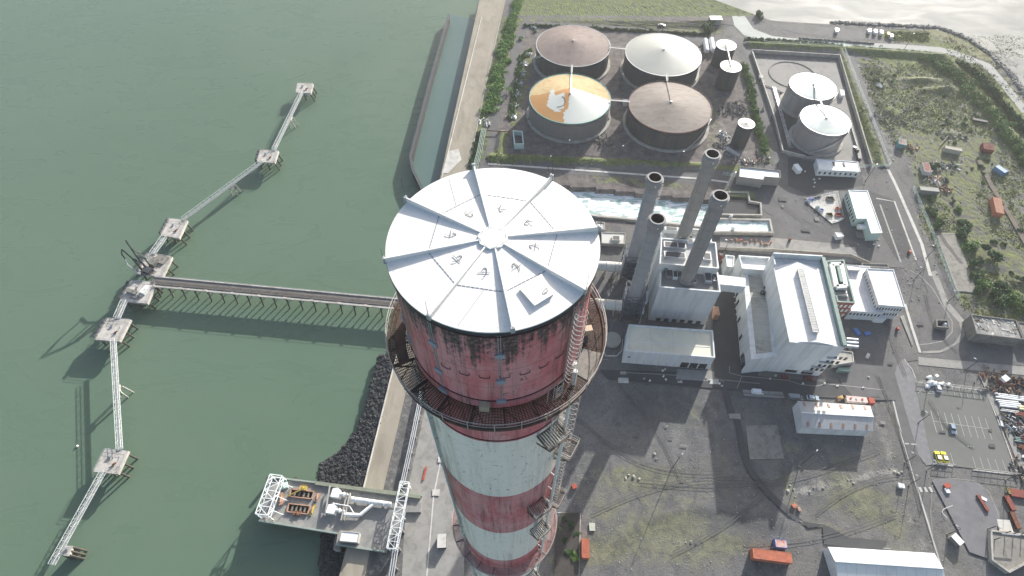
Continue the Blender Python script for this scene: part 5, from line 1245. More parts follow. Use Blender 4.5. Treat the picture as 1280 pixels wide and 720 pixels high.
# green mesh fence lines
def fence(label, px, h=2.4, mat=green_pale, sp=3.0):
    th = thing('fence', label, 'fence', G(*px[0])); mb = MB(); m2 = MB()
    for u, v in zip(px, px[1:]):
        A, B = G(*u), G(*v); d = (B-A).length; k = max(1, int(d/sp))
        for i in range(k+1): q = A.lerp(B, i/k); mb.beam(q-Vector((0, 0, .2)), q+Vector((0, 0, h)), .12)
        for zz_ in [h*j/6 for j in range(1, 7)]: m2.beam(A+Vector((0, 0, zz_)), B+Vector((0, 0, zz_)), .05)
    mb.build('posts', mat, th); m2.build('rails', mat, th); return th
fence('pale green mesh fence between the compound and the wasteland', [(1052, 57), (1112, 208)])
fence('pale green mesh fence in front of the pale tanks compound', [(1074, 210), (1112, 209)], sp=2)
fence('pale fence along the shore road beyond the tanks', [(955, 55), (1052, 60), (1160, 66)])
fence('pale green mesh fence beside the stepped roof store', [(903, 219), (923, 222), (925, 216)], sp=2)
fence('thin wire fence between the works road and the wasteland', [(1140, 235), (1172, 312), (1196, 372)])
# ================================================================== JETTY
def rail(mb, pts, h=1.1, w_=.07, sp=2.5):
    for a, b2 in zip(pts, pts[1:]):
        a, b2 = Vector(a), Vector(b2); k = max(1, int((b2-a).length/sp))
        for zz_ in (.55, h): mb.beam(a+Vector((0, 0, zz_)), b2+Vector((0, 0, zz_)), w_)
        for i in range(k+1): q = a.lerp(b2, i/k); mb.beam(q, q+Vector((0, 0, h)), w_)
def dolphin(label, px, zt=1.5, piles=(3, 2), fender=True, name='mooring_platform', group='mooring platforms of the jetty', thick=1.3, hooks=2, arcs=True):
    P_ = [G(x, y, zt) for x, y in px]                      # order: TL, TR, BR, BL
    c = sum(P_, Vector())/4; t = thing(name, label, 'jetty platform', (c.x, c.y, WZ), group)
    mb = MB(); mb.prism(orient(P_), zt-thick, zt, bottom=True); mb.build('deck', jet_c, t)
    TL, TR, BR, BL = P_
    for j in range(3):
        for i in range(3):
            u, v = .12+.38*i, .1+.4*j; p = TL.lerp(TR, u).lerp(BL.lerp(BR, u), v); out = Vector((0, 0, 0))
            if i == 2: out = (TR-TL).normalized()*2.6
            if i == 0: out = -(TR-TL).normalized()*1.0
            mb = MB(); mb.cyl(p+Vector((0, 0, zt*0-.2)), p+out+Vector((0, 0, WZ-zt-3)), .42, n=8); mb.build('pile', pile_m, t)
    mb = MB(); ip = inset([(p.x, p.y) for p in P_], .3); ip = [Vector((p.x, p.y, zt)) for p in ip]; rail(mb, ip+[ip[0]], sp=2); mb.build('rail', galv, t)
    if fender:
        for k in range(4):
            q = TL.lerp(BL, .15+.23*k)-(TR-TL).normalized()*.7; mb = MB(); mb.box(q-Vector((0, 0, 1.2)), (1.0, 1.6, 4.2), math.atan2((BL-TL).y, (BL-TL).x)+math.pi/2); mb.build('fender', dark_mt, t)
    for k in range(hooks):
        q = TL.lerp(BR, .35+.3*k)+Vector((0, 0, 0)); mb = MB(); mb.cyl(q, q+Vector((0, 0, .8)), .45, .3, 10); mb.box(q+Vector((.5, .2, .7)), (1.4, .5, .5), .7*k); mb.build('mooring_hook', rust if k else galv, t)
    if arcs:
        mb = MB(); q = TL.lerp(BR, .45); 
        for k in range(6): a, b2 = R_(-80+18*k), R_(-80+18*(k+1)); mb.beam(q+Vector((3*math.cos(a), 3*math.sin(a), .08)), q+Vector((3*math.cos(b2), 3*math.sin(b2), .08)), .18, .14)
        mb.build('deck_kerb', concrete_dk, t)
    return t, P_, c
dolphin('small platform at the far end of the jetty, with nothing beyond it', [(372, 104), (391.7, 104.5), (388.5, 116.5), (369.5, 115.5)], fender=False)
dolphin('platform second from the far end of the jetty, where the walkway bends', [(325.5, 187.5), (348.3, 188.5), (343.5, 203.5), (321, 202)], fender=True)
dolphin('platform with black fenders next above the crane platform', [(212, 273), (234.4, 275.6), (224, 297.8), (200.5, 294)])
dolphin('platform with black fenders next below the long pier head', [(134.4, 397.8), (163.6, 399.2), (149.7, 426.7), (118.5, 424.5)])
dolphin('large bare platform on the lower left bend of the jetty', [(131.7, 560.4), (160.8, 563.7), (147.5, 592.5), (116.5, 589.5)], fender=False)
dolphin('small platform at the bottom left edge of the jetty', [(82, 682), (91, 682.5), (86, 695), (76, 694.5)], fender=False, hooks=1, arcs=False)
t4, P4, cc4 = dolphin('crane platform crowded with dark loading arms above the pier head', [(184, 316.5), (215.6, 321), (203.5, 346), (172, 343)], name='loading_platform', group='loading platforms of the jetty', hooks=0, arcs=False)
t5, P5, cc5 = dolphin('pier head platform with pale plant where the long pier joins', [(163.5, 350.5), (196, 353), (184.4, 379.5), (150.3, 375.8)], name='loading_platform', group='loading platforms of the jetty', hooks=1)
# plant on the two loading platforms
def arm(label, x, y, pts, mt, r=.28):
    b_ = G(x, y, 1.5); t = thing('marine_loader', label, 'loading arm', b_, 'loading arms'); mb = MB(); mb.cyl(b_, b_+Vector((0, 0, pts[0][2])), .55, .4, 10); mb.build('riser', mt, t)
    mb = MB(); q = [b_+Vector(p) for p in pts]; mb.path(q, r, 6)
    for p, p2 in zip(q, q[1:]): mb.beam(p+Vector((.4, 0, .5)), p2+Vector((.4, 0, .5)), .12); mb.beam(p+Vector((.4, 0, .5)), p2, .1)
    mb.build('arm', mt, t); mb = MB(); mb.box(q[0]+Vector((.6, 0, -1.2)), (1.2, .9, 1.6)); mb.build('counterweight', mt, t)
arm('leftmost dark loading arm raised over the water', 178, 338, [(0, 0, 9), (-4, 2.5, 13), (-6.5, 3, 9), (-6.8, 3, 5)], dark_mt)
arm('middle dark loading arm with its boom swung up', 183, 335, [(0, 0, 10), (-4.0, 5, 15), (-5.5, 6, 11)], dark_mt, .34)
arm('right dark loading arm folded over the crane platform', 189, 333, [(0, 0, 8), (-3, 1, 12), (-2.6, 3, 7)], M('arm_green_grey', (.13, .16, .14), .6, .2, 1))
arm('low pale gangway arm reaching left over the water', 175, 345, [(0, 0, 3), (-5, 3.5, 4.5), (-8, 7.5, 5)], galv, .3)
for x, y, d, mt, lb_ in ((186, 340, (4, 3, 2.2), dark_mt, 'dark machinery box between the loading arms'), (194, 330, (3, 4, 2.6), concrete_dk, 'grey hut on the right of the crane platform'), (202, 325, (6, 4.5, .8), slab_m, 'flat raised slab on the far side of the crane platform'),
        (166, 366, (5.5, 1.8, 1.4), concrete_dk, 'dark bench of pipework on the pier head'), (183, 364, (2.2, 4.5, 1.8), white_pnt, 'white plant cabinet on the pier head'), (176, 369, (2, 2, 1.2), conc_pale, 'small pale box beside the white plant cabinet on the pier head'), (168, 372, (4, .8, .8), roof_grey, 'grey locker along the near edge of the pier head')):
    p = G(x, y, 1.5); t = thing('deck_plant', lb_, 'plant', p); mb = MB(); mb.box(p+Vector((0, 0, d[2]/2)), d, -.35); mb.build('housing', mt, t); mb = MB(); mb.box(p+Vector((0, 0, d[2]+.06)), (d[0]*1.06, d[1]*1.06, .12), -.35); mb.cyl(p+Vector((d[0]*.2, 0, d[2])), p+Vector((d[0]*.2, 0, d[2]+.6)), .2, n=8); mb.build('lid', mt, t)
mb = MB()
for k in range(9):
    a = G(172+k*2.6, 346-k*1.9, 1.6); mb.cyl(a, a+Vector((0, 0, 1.2)), .18, n=6); mb.path([a+Vector((0, 0, 1.2)), a+Vector((4.5, -1.5, 1.2))], .16, 5)
tag(mb.build('manifold', dark_mt), 'dark pipe manifold at the foot of the loading arms', 'pipes')
def walkway(label, a, b2, wd=1.7, z=1.8, h=1.5, group='walkways of the jetty', lattice=True, mid=None):
    A, B = G(a[0], a[1], z), G(b2[0], b2[1], z); t = thing('walkway', label, 'walkway', (A.x, A.y, WZ), group); u = (B-A).normalized(); s_ = Vector((-u.y, u.x, 0))*wd/2; Lg = (B-A).length
    mb = MB(); mb.beam(A, B, wd*.62, .12); mb.build('deck', M('walkway_deck', (.3, .31, .31), .8, .2, 1), t)
    mb = MB(); k = max(3, int(Lg/2.4)); 
    for sg in (-1, 1):
        mb.beam(A+s_*sg, B+s_*sg, .2); mb.beam(A+s_*sg+Vector((0, 0, h)), B+s_*sg+Vector((0, 0, h)), .16)
        for i in range(k):
            p, q = A.lerp(B, i/k)+s_*sg, A.lerp(B, (i+1)/k)+s_*sg; up = Vector((0, 0, h)); mb.beam(p, p+up, .09); mb.beam(p if i % 2 else p+up, q+up if i % 2 else q, .09)
    for i in range(k+1):
        p = A.lerp(B, i/k); mb.beam(p-s_, p+s_, .12)
        if lattice: mb.beam(p-s_+Vector((0, 0, h)), p+s_+Vector((0, 0, h)), .1)
    mb.build('truss', M('truss_pale', (.52, .55, .55), .5, .1, 1), t)
    for m_ in (mid or []):
        p = A.lerp(B, m_); mb = MB(); mb.box(p-Vector((0, 0, .5)), (3.4, 2.4, .7), math.atan2(u.y, u.x)); 
        for sx, sy in ((-1.4, -1), (1.4, -1), (-1.4, 1), (2.6, 1.6)): mb.cyl(p+Vector((sx*.6, sy*.8, -.4)), p+Vector((sx*1.4, sy, WZ-5)), .3, n=7)
        mb.build('trestle', jet_c, t)
    return t
walkway('walkway between the two farthest jetty platforms', (377.5, 116), (342.5, 188), mid=[.46])
walkway('long walkway from the bend platform down to the fendered platform', (328, 202.5), (229, 275), mid=[.42])
walkway('short walkway from the upper fendered platform to the crane platform', (206, 297), (191, 318), wd=2.4)
walkway('short walkway from the pier head to the lower fendered platform', (156, 377), (147, 398), wd=2.4)
walkway('near vertical walkway between the two lower left platforms', (142.5, 426), (150.5, 562), mid=[.47])
walkway('walkway leading off the bottom left corner of the picture', (130, 590), (66, 706))
# the long pier
A, B = G(190, 351.5, 1.5), G(520, 382, 1.5); u = (B-A).normalized(); s_ = Vector((-u.y, u.x, 0)); Lg = (B-A).length
pier = thing('pier', 'long straight trestle pier running from the quay by the chimney to the loading platforms', 'pier', (A.x, A.y, WZ))
mb = MB(); mb.beam(A-Vector((0, 0, .4)), B-Vector((0, 0, .4)), 5.6, .7); mb.build('deck', M('pier_deck', (.17, .165, .16), .9, .25, .5, (.3, .29, .27), .5, .4), pier)
mb = MB()
for q, w_, h in ((-2.9, .9, .5), (2.7, .8, .5)): mb.beam(A+s_*q+Vector((0, 0, .1)), B+s_*q+Vector((0, 0, .1)), w_, h)
mb.build('kerb_beam', jet_c, pier)
mb = MB(); 
for q in (-1.5, -1.0, -.4, .3, .8): mb.path([A+s_*q+Vector((0, 0, .35)), B+s_*q+Vector((0, 0, .35))], .17, 6)
mb.build('pipeline', M('pier_pipe', (.24, .22, .2), .7, .2, 1, (.12, .08, .06), .5, .5), pier)
mb = MB(); rail(mb, [A+s_*2.9, B+s_*2.9], sp=3); rail(mb, [A-s_*2.9, B-s_*2.9], sp=3); mb.build('rail', galv, pier)
for k in range(20):
    p = A.lerp(B, (k+.5)/20); mb = MB(); mb.beam(p+s_*3.3-Vector((0, 0, .9)), p-s_*3.6-Vector((0, 0, .9)), .7, .6)
    for q, o in ((3, 1.2), (-3, -2.0)): mb.cyl(p+s_*q-Vector((0, 0, .8)), p+s_*(q+o)+Vector((0, 0, WZ-5)), .32, n=7)
    mb.build('trestle', pile_m, pier)
for k in range(10):
    p = A.lerp(B, (k+.2)/10)-s_*2.9; mb = MB(); mb.box(p+Vector((0, 0, .5)), (1.4, 1.0, .5), math.atan2(u.y, u.x)); mb.build('pipe_support', jet_c, pier)
# breakwater wall
bw = thing('breakwater', 'thin dark sheet wall curving beside the quay and closing off the basin', 'breakwater', G(513, 195, WZ)); mb = MB(); m2 = MB()
for a, b2 in zip(BW[:-1], BW[1:]):
    A_, B_ = G(a[0], a[1], 1.2), G(b2[0], b2[1], 1.2); A_.z = B_.z = -1.8; mb.beam(A_, B_, 1.1, 6.0); A2, B2 = A_.copy(), B_.copy(); A2.z = B2.z = 1.27; m2.beam(A2, B2, 1.5, .25)
mb.build('sheet_wall', M('breakwater_dark', (.035, .038, .042), .8, .3, .5), bw); m2.build('cap_beam', dark_mt, bw)
# buoy
p = G(97, 558, WZ); t = thing('buoy', 'tiny white mooring buoy alone on the green water', 'buoy', p); mb = MB(); mb.lathe((p.x, p.y, p.z), [(.05, -.3), (.5, 0), (.55, .3), (.35, .6), (.02, .7)], 14); mb.build('float', white_pnt, t, True); mb = MB(); mb.ring((p.x, p.y, p.z+.75), .1, .05, .06, 8); mb.build('eye', galv, t)
# ================================================================== INTAKE
IZ = 1.5
deckP = [G(x, y, IZ) for x, y in [(338, 596.5), (528, 620), (526, 640), (505, 640), (482, 690), (445, 684), (420, 681), (422, 667), (324, 651)]]
ik = thing('intake_platform', 'concrete cooling water intake platform reaching from the quay over the green water', 'intake', (deckP[0].x, deckP[0].y, WZ))
mb = MB(); mb.prism(orient(deckP), -1.0, IZ, bottom=True); mb.build('deck', M('intake_deck', (.22, .22, .215), .9, .2, .25, (.38, .36, .31), .7, .22), ik)
for f, g2 in ((.05, (330, 600)), (.3, (322, 640)), (.5, (352, 655)), (.6, (385, 661)), (.7, (415, 667)), (.8, (425, 683)), (.8, (365, 600))):
    p = G(g2[0]+4, g2[1]-2, -1); mb = MB(); mb.cyl(p, p+Vector((0, 0, -9)), .7, n=10); mb.build('pile', pile_m, ik)
mb = MB()
for u_, v_ in (((338, 596.5), (528, 620)), ((324, 651), (422, 667)), ((420, 681), (482, 690))):
    a, b2 = G(*u_, IZ), G(*v_, IZ); mb.beam(a+Vector((0, 0, .35)), b2+Vector((0, 0, .35)), .6, .8)
mb.build('edge_beam', M('edge_green_grey', (.25, .3, .27), .8, .2, .5), ik)
mb = MB(); a, b2 = G(395, 604.5, IZ), G(526, 622, IZ); mb.beam(a+Vector((0, 0, .5)), b2+Vector((0, 0, .5)), 1.3, 1.1); mb.build('duct_cover', M('cover_olive', (.2, .22, .17), .8, .2, .5), ik)
# screen pits: near-black flat sheets painting the shade of hollows, plus machinery
for (x0, y0, x1, y1) in ((365, 612, 393, 622), (362, 630, 388, 641)):
    q = [G(x0, y0, IZ), G(x1, y0+3, IZ), G(x1-3, y1+2, IZ), G(x0-3, y1-1, IZ)]; mb = MB(); mb.sheet([(p.x, p.y, IZ+.03) for p in orient(q)]); pit = mb.build('screen_pit', M('pit_painted_shade', (.025, .025, .022), .9, .3, 1), ik)
    mb = MB()
    for a, b2 in zip(q, q[1:]+q[:1]): mb.beam(a+Vector((0, 0, .4)), b2+Vector((0, 0, .4)), .35, .8)
    mb.build('pit_wall', rust_lt, pit)
    mb = MB()
    for k in range(4): p = q[0].lerp(q[1], .2+.2*k).lerp(q[3].lerp(q[2], .2+.2*k), .5); mb.box(p+Vector((0, 0, .2)), (.6, 1.8, .6), -AX)
    mb.build('screen_frame', timber, pit)
for x, y, d, mt, lb_, rz in ((380, 611, (2.6, 1.6, 1.4), yellow_dk, 'yellow gear box between the screen pits and the far edge of the intake', -.1), (391, 638, (.8, 4.0, .5), yellow_dk, 'yellow beam at the near right of the screen pits', -.25), (397, 622, (1.2, 3.2, .6), rust_lt, 'rusty frame right of the screen pits', -.3),
        (356, 608, (2.6, 2.2, 1.4), green_pale, 'pale green tank under the white truss on the intake', .3), (352, 624, (1.4, 4.6, .8), rust_lt, 'brown pipe bundle left of the screen pits', .2), (372, 642, (3.0, 1.6, .8), rust, 'rust brown winch in front of the screen pits', 0)):
    p = G(x, y, IZ); t = thing('machinery', lb_, 'machinery', p, 'machinery on the intake platform'); mb = MB(); mb.box(p+Vector((0, 0, d[2]/2)), d, rz); mb.build('housing', mt, t); mb = MB(); mb.cyl(p+Vector((0, -d[1]*.3, d[2]+.2)), p+Vector((0, d[1]*.3, d[2]+.2)), .3, n=8); mb.build('shaft', mt, t)
mb = MB(); a, b2 = G(359, 620, IZ+1), G(381, 610, IZ+2.4); mb.beam(a, b2, .35, .35); tag(mb.build('jib', yellow_dk), 'thin yellow ochre jib lying across the screen pits', 'jib')
# white truss frame at the left end
def lattice_box(name, label, base, up, z0, hh, wd, bays, mat, cat, rr=.2):
    A_, B_ = base; t = thing(name, label, cat, (A_.x, A_.y, z0)); u = (B_-A_).normalized(); s_ = Vector((-u.y, u.x, 0))*wd; mb = MB()
    lo = [A_, B_, B_+s_, A_+s_]
    for zv in (0, hh):
        v = Vector((0, 0, zv))
        for i in range(4): mb.beam(lo[i]+v, lo[(i+1) % 4]+v, rr*1.3)
    H3 = Vector((0, 0, hh))
    for i in range(bays):
        p, q = A_.lerp(B_, i/bays), A_.lerp(B_, (i+1)/bays); p2, q2 = p+s_, q+s_
        mb.beam(p+H3, p2+H3, rr); mb.beam(p+H3 if i % 2 else p2+H3, q2+H3 if i % 2 else q+H3, rr)
        for a, b2 in ((p, q), (p2, q2)): mb.beam(a, a+H3, rr); mb.beam(a if i % 2 else a+H3, b2+H3 if i % 2 else b2, rr)
    mb.beam(B_, B_+H3, rr); mb.beam(B_+s_, B_+s_+H3, rr); mb.build('lattice', mat, t); return t
lw = M('lattice_white', (.72, .76, .77), .5, .08, 1)
a, b2 = G(323, 645, 4.5), G(341, 596, 4.5)
t = lattice_box('screen_gantry', 'white lattice gantry standing over the left end of the intake platform', (a, b2), None, 4.5, 3.2, -4.6, 5, lw, 'gantry', .22)
mb = MB(); s_ = (Vector(((b2-a).normalized().y, -(b2-a).normalized().x, 0)))*4.6
for p in (a, b2, a+s_, b2+s_): q = p.copy(); q.z = IZ; mb.beam(q, p, .3)
for f in (.15, .5, .85): p = a.lerp(b2, f)+s_; q = p+s_.normalized()*3.2; q.z = IZ; mb.beam(p+Vector((0, 0, 3)), q, .2)
mb.build('leg', lw, t)
# gantry carrying pipes along the quay
a, b2 = G(489, 687, 5), G(505.5, 604, 5)
t = lattice_box('pipe_gantry', 'white lattice gantry carrying pipes along the quay beside the chimney', (a+EE*-1.3, b2+EE*-1.3), None, 5, 2.2, -3.4, 10, lw, 'gantry', .16)
mb = MB()
for f in (.02, .5, .98):
    for e in (-1.2, 1.9): p = a.lerp(b2, f)+EE*e; q = p.copy(); q.z = .3; mb.beam(q, p, .35)
mb.build('leg', lw, t)
def pipe_rack(label, px, offs, r, mat, z, name='pipe_rack'):
    pts = [G(x, y, z) for x, y in px]; t = thing(name, label, 'pipes', (pts[0].x, pts[0].y, 0)); 
    for o in offs:
        mb = MB(); mb.path([p+EE*o for p in pts], r, 8); mb.build('pipe', mat, t)
    mb = MB(); 
    for p, q in zip(pts, pts[1:]):
        k = max(1, int((q-p).length/6))
        for i in range(k): c = p.lerp(q, i/k)+EE*(offs[0]+offs[-1])/2; mb.box((c.x, c.y, z/2-.1), (offs[-1]-offs[0]+.8, .3, z), -AX)
    mb.build('support', concrete, t); return t
pipe_rack('bundle of pale pipes running up the quay toward the chimney gallery', [(503, 604), (516, 545), (529, 480), (548, 395)], (-.7, 0, .8), .22, galv, 2.4)
pipe_rack('bundle of pipes leaving the gantry at the bottom edge of the picture', [(482, 760), (494, 684), (503, 640)], (-.6, .2, 1.0), .25, galv, 5.2)
pipe_rack('green grey pipe rack beside the far end of the quay hedge', [(592, 212), (598, 190), (604, 160)], (-.8, 0, .9, 1.8), .25, M('rack_green', (.2, .26, .22), .7, .2, .5), 2.0)
pipe_rack('dark cross pipe rack at the end of the quay hedge', [(605, 163), (642, 165)], (-.1, .1), .3, rust, 1.6)
o, _ = building('open_structure', 'open steel frame with pipework at the corner of the tank farm', 'frame', [(641, 163), (653, 164), (655, 180), (643, 180)], 4, green_pale, M('frame_floor', (.12, .12, .12), .9), 3.2, .5)
# white pipes and pumps
wp = thing('discharge_pipes', 'thick white forked pipes lying across the intake platform', 'pipes', G(450, 625, IZ))
mb = MB(); mb.path([G(439, 623.5, IZ+1.5), G(489, 630.5, IZ+1.5)], .85, 16); mb.build('pipe', white_pnt, wp)
mb = MB(); mb.path([G(468, 629, IZ+1.4), G(450, 644, IZ+1.4), G(430, 643, IZ+1.4)], .68, 16); mb.cyl(G(450, 644, IZ+1.4), G(449.9, 644, IZ+1.4)+Vector((0, 0, .02)), .7, n=16); mb.build('branch_pipe', white_pnt, wp)
for x in (445, 462, 480): 
    mb = MB(); p = G(x, 624.3+(x-439)*.14, IZ+1.5); u = (G(489, 630.5)-G(439, 623.5)).normalized(); mb.cyl(p-u*.12, p+u*.12, 1.0, n=16); mb.box(p-Vector((0, 0, 1.1)), (.5, 1.6, .9), -AX); mb.build('flange', white_pnt, wp)
mb = MB(); mb.path([G(416, 629, IZ+2), G(437, 633, IZ+2), G(442, 641, IZ+1.5)], .18, 8); mb.build('small_pipe', white_pnt, wp)
for (x, y), lb_ in (((421, 618), 'white pump housing with its valve, the farther on the intake'), ((415.5, 638), 'white pump housing with its valve, the nearer on the intake')):
    p = G(x, y, IZ); t = thing('pump', lb_, 'pump', p, 'pumps on the intake platform'); mb = MB(); q = [(p.x+dx, p.y+dy) for dx, dy in ((-1.7, -1.4), (1.3, -1.8), (1.9, 1.0), (.6, 1.9), (-1.3, 1.6))]; mb.prism(q, IZ, IZ+2.2); mb.build('housing', white_pnt, t)
    mb = MB(); mb.cyl(p+Vector((1.6, -.2, 1.3)), p+Vector((5.6, -.9, 1.3)), .6, n=12); mb.cyl(p+Vector((3, -.5, 1.3)), p+Vector((3.4, -.55, 1.3)), 1.0, n=12); mb.build('outlet', white_pnt, t)
    mb = MB(); mb.ring((p.x+4.6, p.y-.7, IZ+2.6), .45, .08, .08, 12); mb.cyl(p+Vector((4.6, -.7, 1.3)), p+Vector((4.6, -.7, 2.6)), .1, n=6); mb.build('hand_wheel', galv, t)
mb = MB()
for (x0, y0), (x1, y1) in (((434, 617), (427, 651)), ((438, 617), (431, 651)), ((413, 608), (407, 645))):
    a, b2 = G(x0, y0, IZ+1.0), G(x1, y1, IZ+1.0); mb.beam(a+Vector((0, 0, .8)), b2+Vector((0, 0, .8)), .45, .4); 
    for p in (a, b2): mb.beam(Vector((p.x, p.y, IZ)), p+Vector((0, 0, .8)), .3)
    tag(mb.build('portal', concrete), 'grey brown portal frame crossing %s' % {434: 'over the thick white pipes, leftmost of two', 438: 'over the thick white pipes, rightmost', 413: 'left of the white pumps'}[x0], 'portal'); mb = MB()
o, _ = building('switch_house', 'small flat cream roofed switch house at the inner corner of the intake', 'hut', [(427.5, 664), (449.5, 666), (447, 678), (424.5, 676)], IZ+2.6, conc_pale, white_pnt, .12, .15, z0=IZ)
o, _ = building('plinth', 'low concrete plinth under the cream roofed switch house', 'plinth', [(420, 664), (424, 661), (424, 688), (417, 687)], .8, concrete, concrete_dk, .1, .1, z0=-3)
# ================================================================== ROCKS
def rock(mb, c, r, seg=0):
    vs = []; 
    t = (1+5**.5)/2
    ico = [(-1, t, 0), (1, t, 0), (-1, -t, 0), (1, -t, 0), (0, -1, t), (0, 1, t), (0, -1, -t), (0, 1, -t), (t, 0, -1), (t, 0, 1), (-t, 0, -1), (-t, 0, 1)]
    fc = [(0, 11, 5), (0, 5, 1), (0, 1, 7), (0, 7, 10), (0, 10, 11), (1, 5, 9), (5, 11, 4), (11, 10, 2), (10, 7, 6), (7, 1, 8), (3, 9, 4), (3, 4, 2), (3, 2, 6), (3, 6, 8), (3, 8, 9), (4, 9, 5), (2, 4, 11), (6, 2, 10), (8, 6, 7), (9, 8, 1)]
    sx, sy, sz = (random.uniform(.7, 1.3) for _ in range(3)); a = random.uniform(0, 6.28); ca, sa_ = math.cos(a), math.sin(a)
    for v in ico:
        k = r/1.9*random.uniform(.75, 1.2); x, y, z_ = v[0]*k*sx, v[1]*k*sy, v[2]*k*sz*.8; vs.append((c[0]+x*ca-y*sa_, c[1]+x*sa_+y*ca, c[2]+z_))
    mb.add(vs, fc)
def inpoly(p, poly):
    r = False; n_ = len(poly)
    for i in range(n_):
        a, b2 = poly[i], poly[(i+1) % n_]
        if (a[1] > p[1]) != (b2[1] > p[1]) and p[0] < a[0]+(p[1]-a[1])*(b2[0]-a[0])/(b2[1]-a[1]): r = not r
    return r
def rocks(poly_px, n_, r0, r1, zf, name, mat, zpl=-3):
    poly = [G(x, y, zpl) for x, y in poly_px]; xs = [p.x for p in poly]; ys = [p.y for p in poly]; mb = MB(); k = 0; tries = 0
    while k < n_ and tries < n_*30:
        tries += 1; p = (random.uniform(min(xs), max(xs)), random.uniform(min(ys), max(ys)))
        if not inpoly(p, poly): continue
        rock(mb, (p[0], p[1], zf(p)), random.uniform(r0, r1)); k += 1
    o = mb.build(name, mat); o['kind'] = 'stuff'; return o
def zarm(p): 
    d = quay_x(p[1])-p[0]; return max(WZ-.3, -.6-d*.28)
rocks([(474, 446), (492, 446), (489, 480), (456, 612), (395, 612), (396, 596), (399, 578), (425, 563), (447, 538), (460, 503)], 2600, .7, 1.35, zarm, 'rock_armour', rock_m)
rocks([(402, 664), (424, 666), (420, 688), (440, 690), (430, 760), (398, 760)], 500, .7, 1.3, lambda p: -3.6+.2*random.random(), 'rock_armour', rock_m)
mb = MB(); random.seed(5)
for x, y in [(1040+t_*7, 31+.045*t_*7-.0*t_) for t_ in range(10)]+[]: pass
sh = [(G(x, y, -2), 1) for x, y in shore_px[1:]]
for (a, _), (b2, _) in zip(sh, sh[1:]):
    k = int((b2-a).length*5)
    for i in range(k):
        p = a.lerp(b2, random.random()); d_ = (b2-a).normalized(); q = Vector((-d_.y, d_.x, 0)); o_ = random.uniform(-2.5, 5)
        if q.x+q.y < 0: q = -q
        rock(mb, (p.x+q.x*o_, p.y+q.y*o_, -.1-.75*max(0, o_)), random.uniform(.8, 1.7))
o = mb.build('shore_rocks', rock_g); o['kind'] = 'stuff'
# ================================================================== VEGETATION
def foliage(mb, c, r, n_, leaf=.45, lob=5, zmul=.8):
    lobes = [(Vector((random.gauss(0, .42), random.gauss(0, .42), random.uniform(.1, .75)*zmul*1.2)), random.uniform(.35, .62)) for _ in range(lob)]
    for _ in range(n_):
        o, q = random.choice(lobes); d = Vector((random.gauss(0, 1), random.gauss(0, 1), random.gauss(0, 1))).normalized()*q*random.uniform(.55, 1.05)
        p = Vector((o.x+d.x, o.y+d.y, max(0.03, o.z+d.z*zmul)))*r; p = Vector(c)+p
        a = Vector((random.gauss(0, 1), random.gauss(0, 1), random.gauss(0, .6))).normalized(); b_ = a.cross(Vector((random.gauss(0, 1), random.gauss(0, 1), random.gauss(0, 1)))).normalized(); s1 = leaf*random.uniform(.6, 1.4)
        mb.add([p-a*s1*.5, p+b_*s1*.35, p+a*s1*.5, p-b_*s1*.35], [(0, 1, 2, 3)])
PROTO = {}
def proto_bush(k, r, n_, leaf, mat, lob):
    random.seed(100+k); mb = MB(); foliage(mb, (0, 0, 0), r, n_, leaf, lob)
    me_ = bpy.data.meshes.new('shrub'); me_.from_pydata([tuple(v) for v in mb.v], [], mb.f); me_.materials.append(mat); PROTO[k] = me_
proto_bush(0, 3.0, 1500, .55, leaf_dk, 7); proto_bush(1, 3.0, 1300, .55, leaf_md, 6); proto_bush(2, 3.0, 1200, .5, leaf_br, 6); proto_bush(3, 3.0, 1400, .55, leaf_dk, 4)
def shrub(x, y, s1, k, label, group=None, off=0.0):
    o = bpy.data.objects.new('shrub', PROTO[k]); col.objects.link(o); o.location = G(x, y, 0); o.rotation_euler = (0, 0, random.uniform(0, 6.28)); o.scale = (s1*random.uniform(.85, 1.15), s1*random.uniform(.85, 1.15), s1*random.uniform(.8, 1.15)); tag(o, label, 'shrub', group); return o
def hedge(label, px, wd, h, dens, mat, leaf=.55, lump=.6, z=0):
    mb = MB(); pts = [G(x, y, 0) for x, y in px]; Lt = 0
    for a, b2 in zip(pts, pts[1:]):
        Lg = (b2-a).length; d = (b2-a).normalized(); s_ = Vector((-d.y, d.x, 0)); n_ = int(Lg/wd*3.4)
        for i in range(n_):
            p = a+d*Lg*((i+random.random())/n_)+s_*random.uniform(-.32, .32)*wd
            foliage(mb, (p.x, p.y, z), wd*random.uniform(.42, .7), int(dens), leaf, 4, h/wd*random.uniform(.9, 1.5))
    return tag(mb.build('hedge', mat), label, 'hedge')
random.seed(21)
hedge('bright green hedge along the inner side of the quay', [(641, 22), (634, 50), (628, 78), (621, 105), (612, 140)], 7.5, 3.4, 560, leaf_br, .75)
hedge('bright green hedge running off the top edge beside the quay', [(646, 0), (641, 22)], 6.0, 3.0, 300, leaf_br)
hedge('dark scrub between the quay strip and the green pipe rack', [(600, 165), (594, 190), (588, 210)], 2.6, 1.8, 220, leaf_dk)
hedge('dark shrub row between the small tanks and the walled compound', [(929, 82), (935, 105), (942, 130), (947, 155), (953, 178), (957, 192)], 4.0, 3.0, 330, leaf_md)
hedge('thick dark green hedge on the inner side of the shore path', [(1156, 74), (1176, 82), (1196, 96), (1222, 124), (1250, 157), (1290, 210)], 7.5, 4.0, 620, leaf_md, .8)
hedge('dark green hedge beside the shore path, seaward of the thicker one', [(1196, 79), (1220, 93), (1243, 121), (1282, 166), (1300, 188)], 4.6, 3.4, 460, leaf_dk, .8)
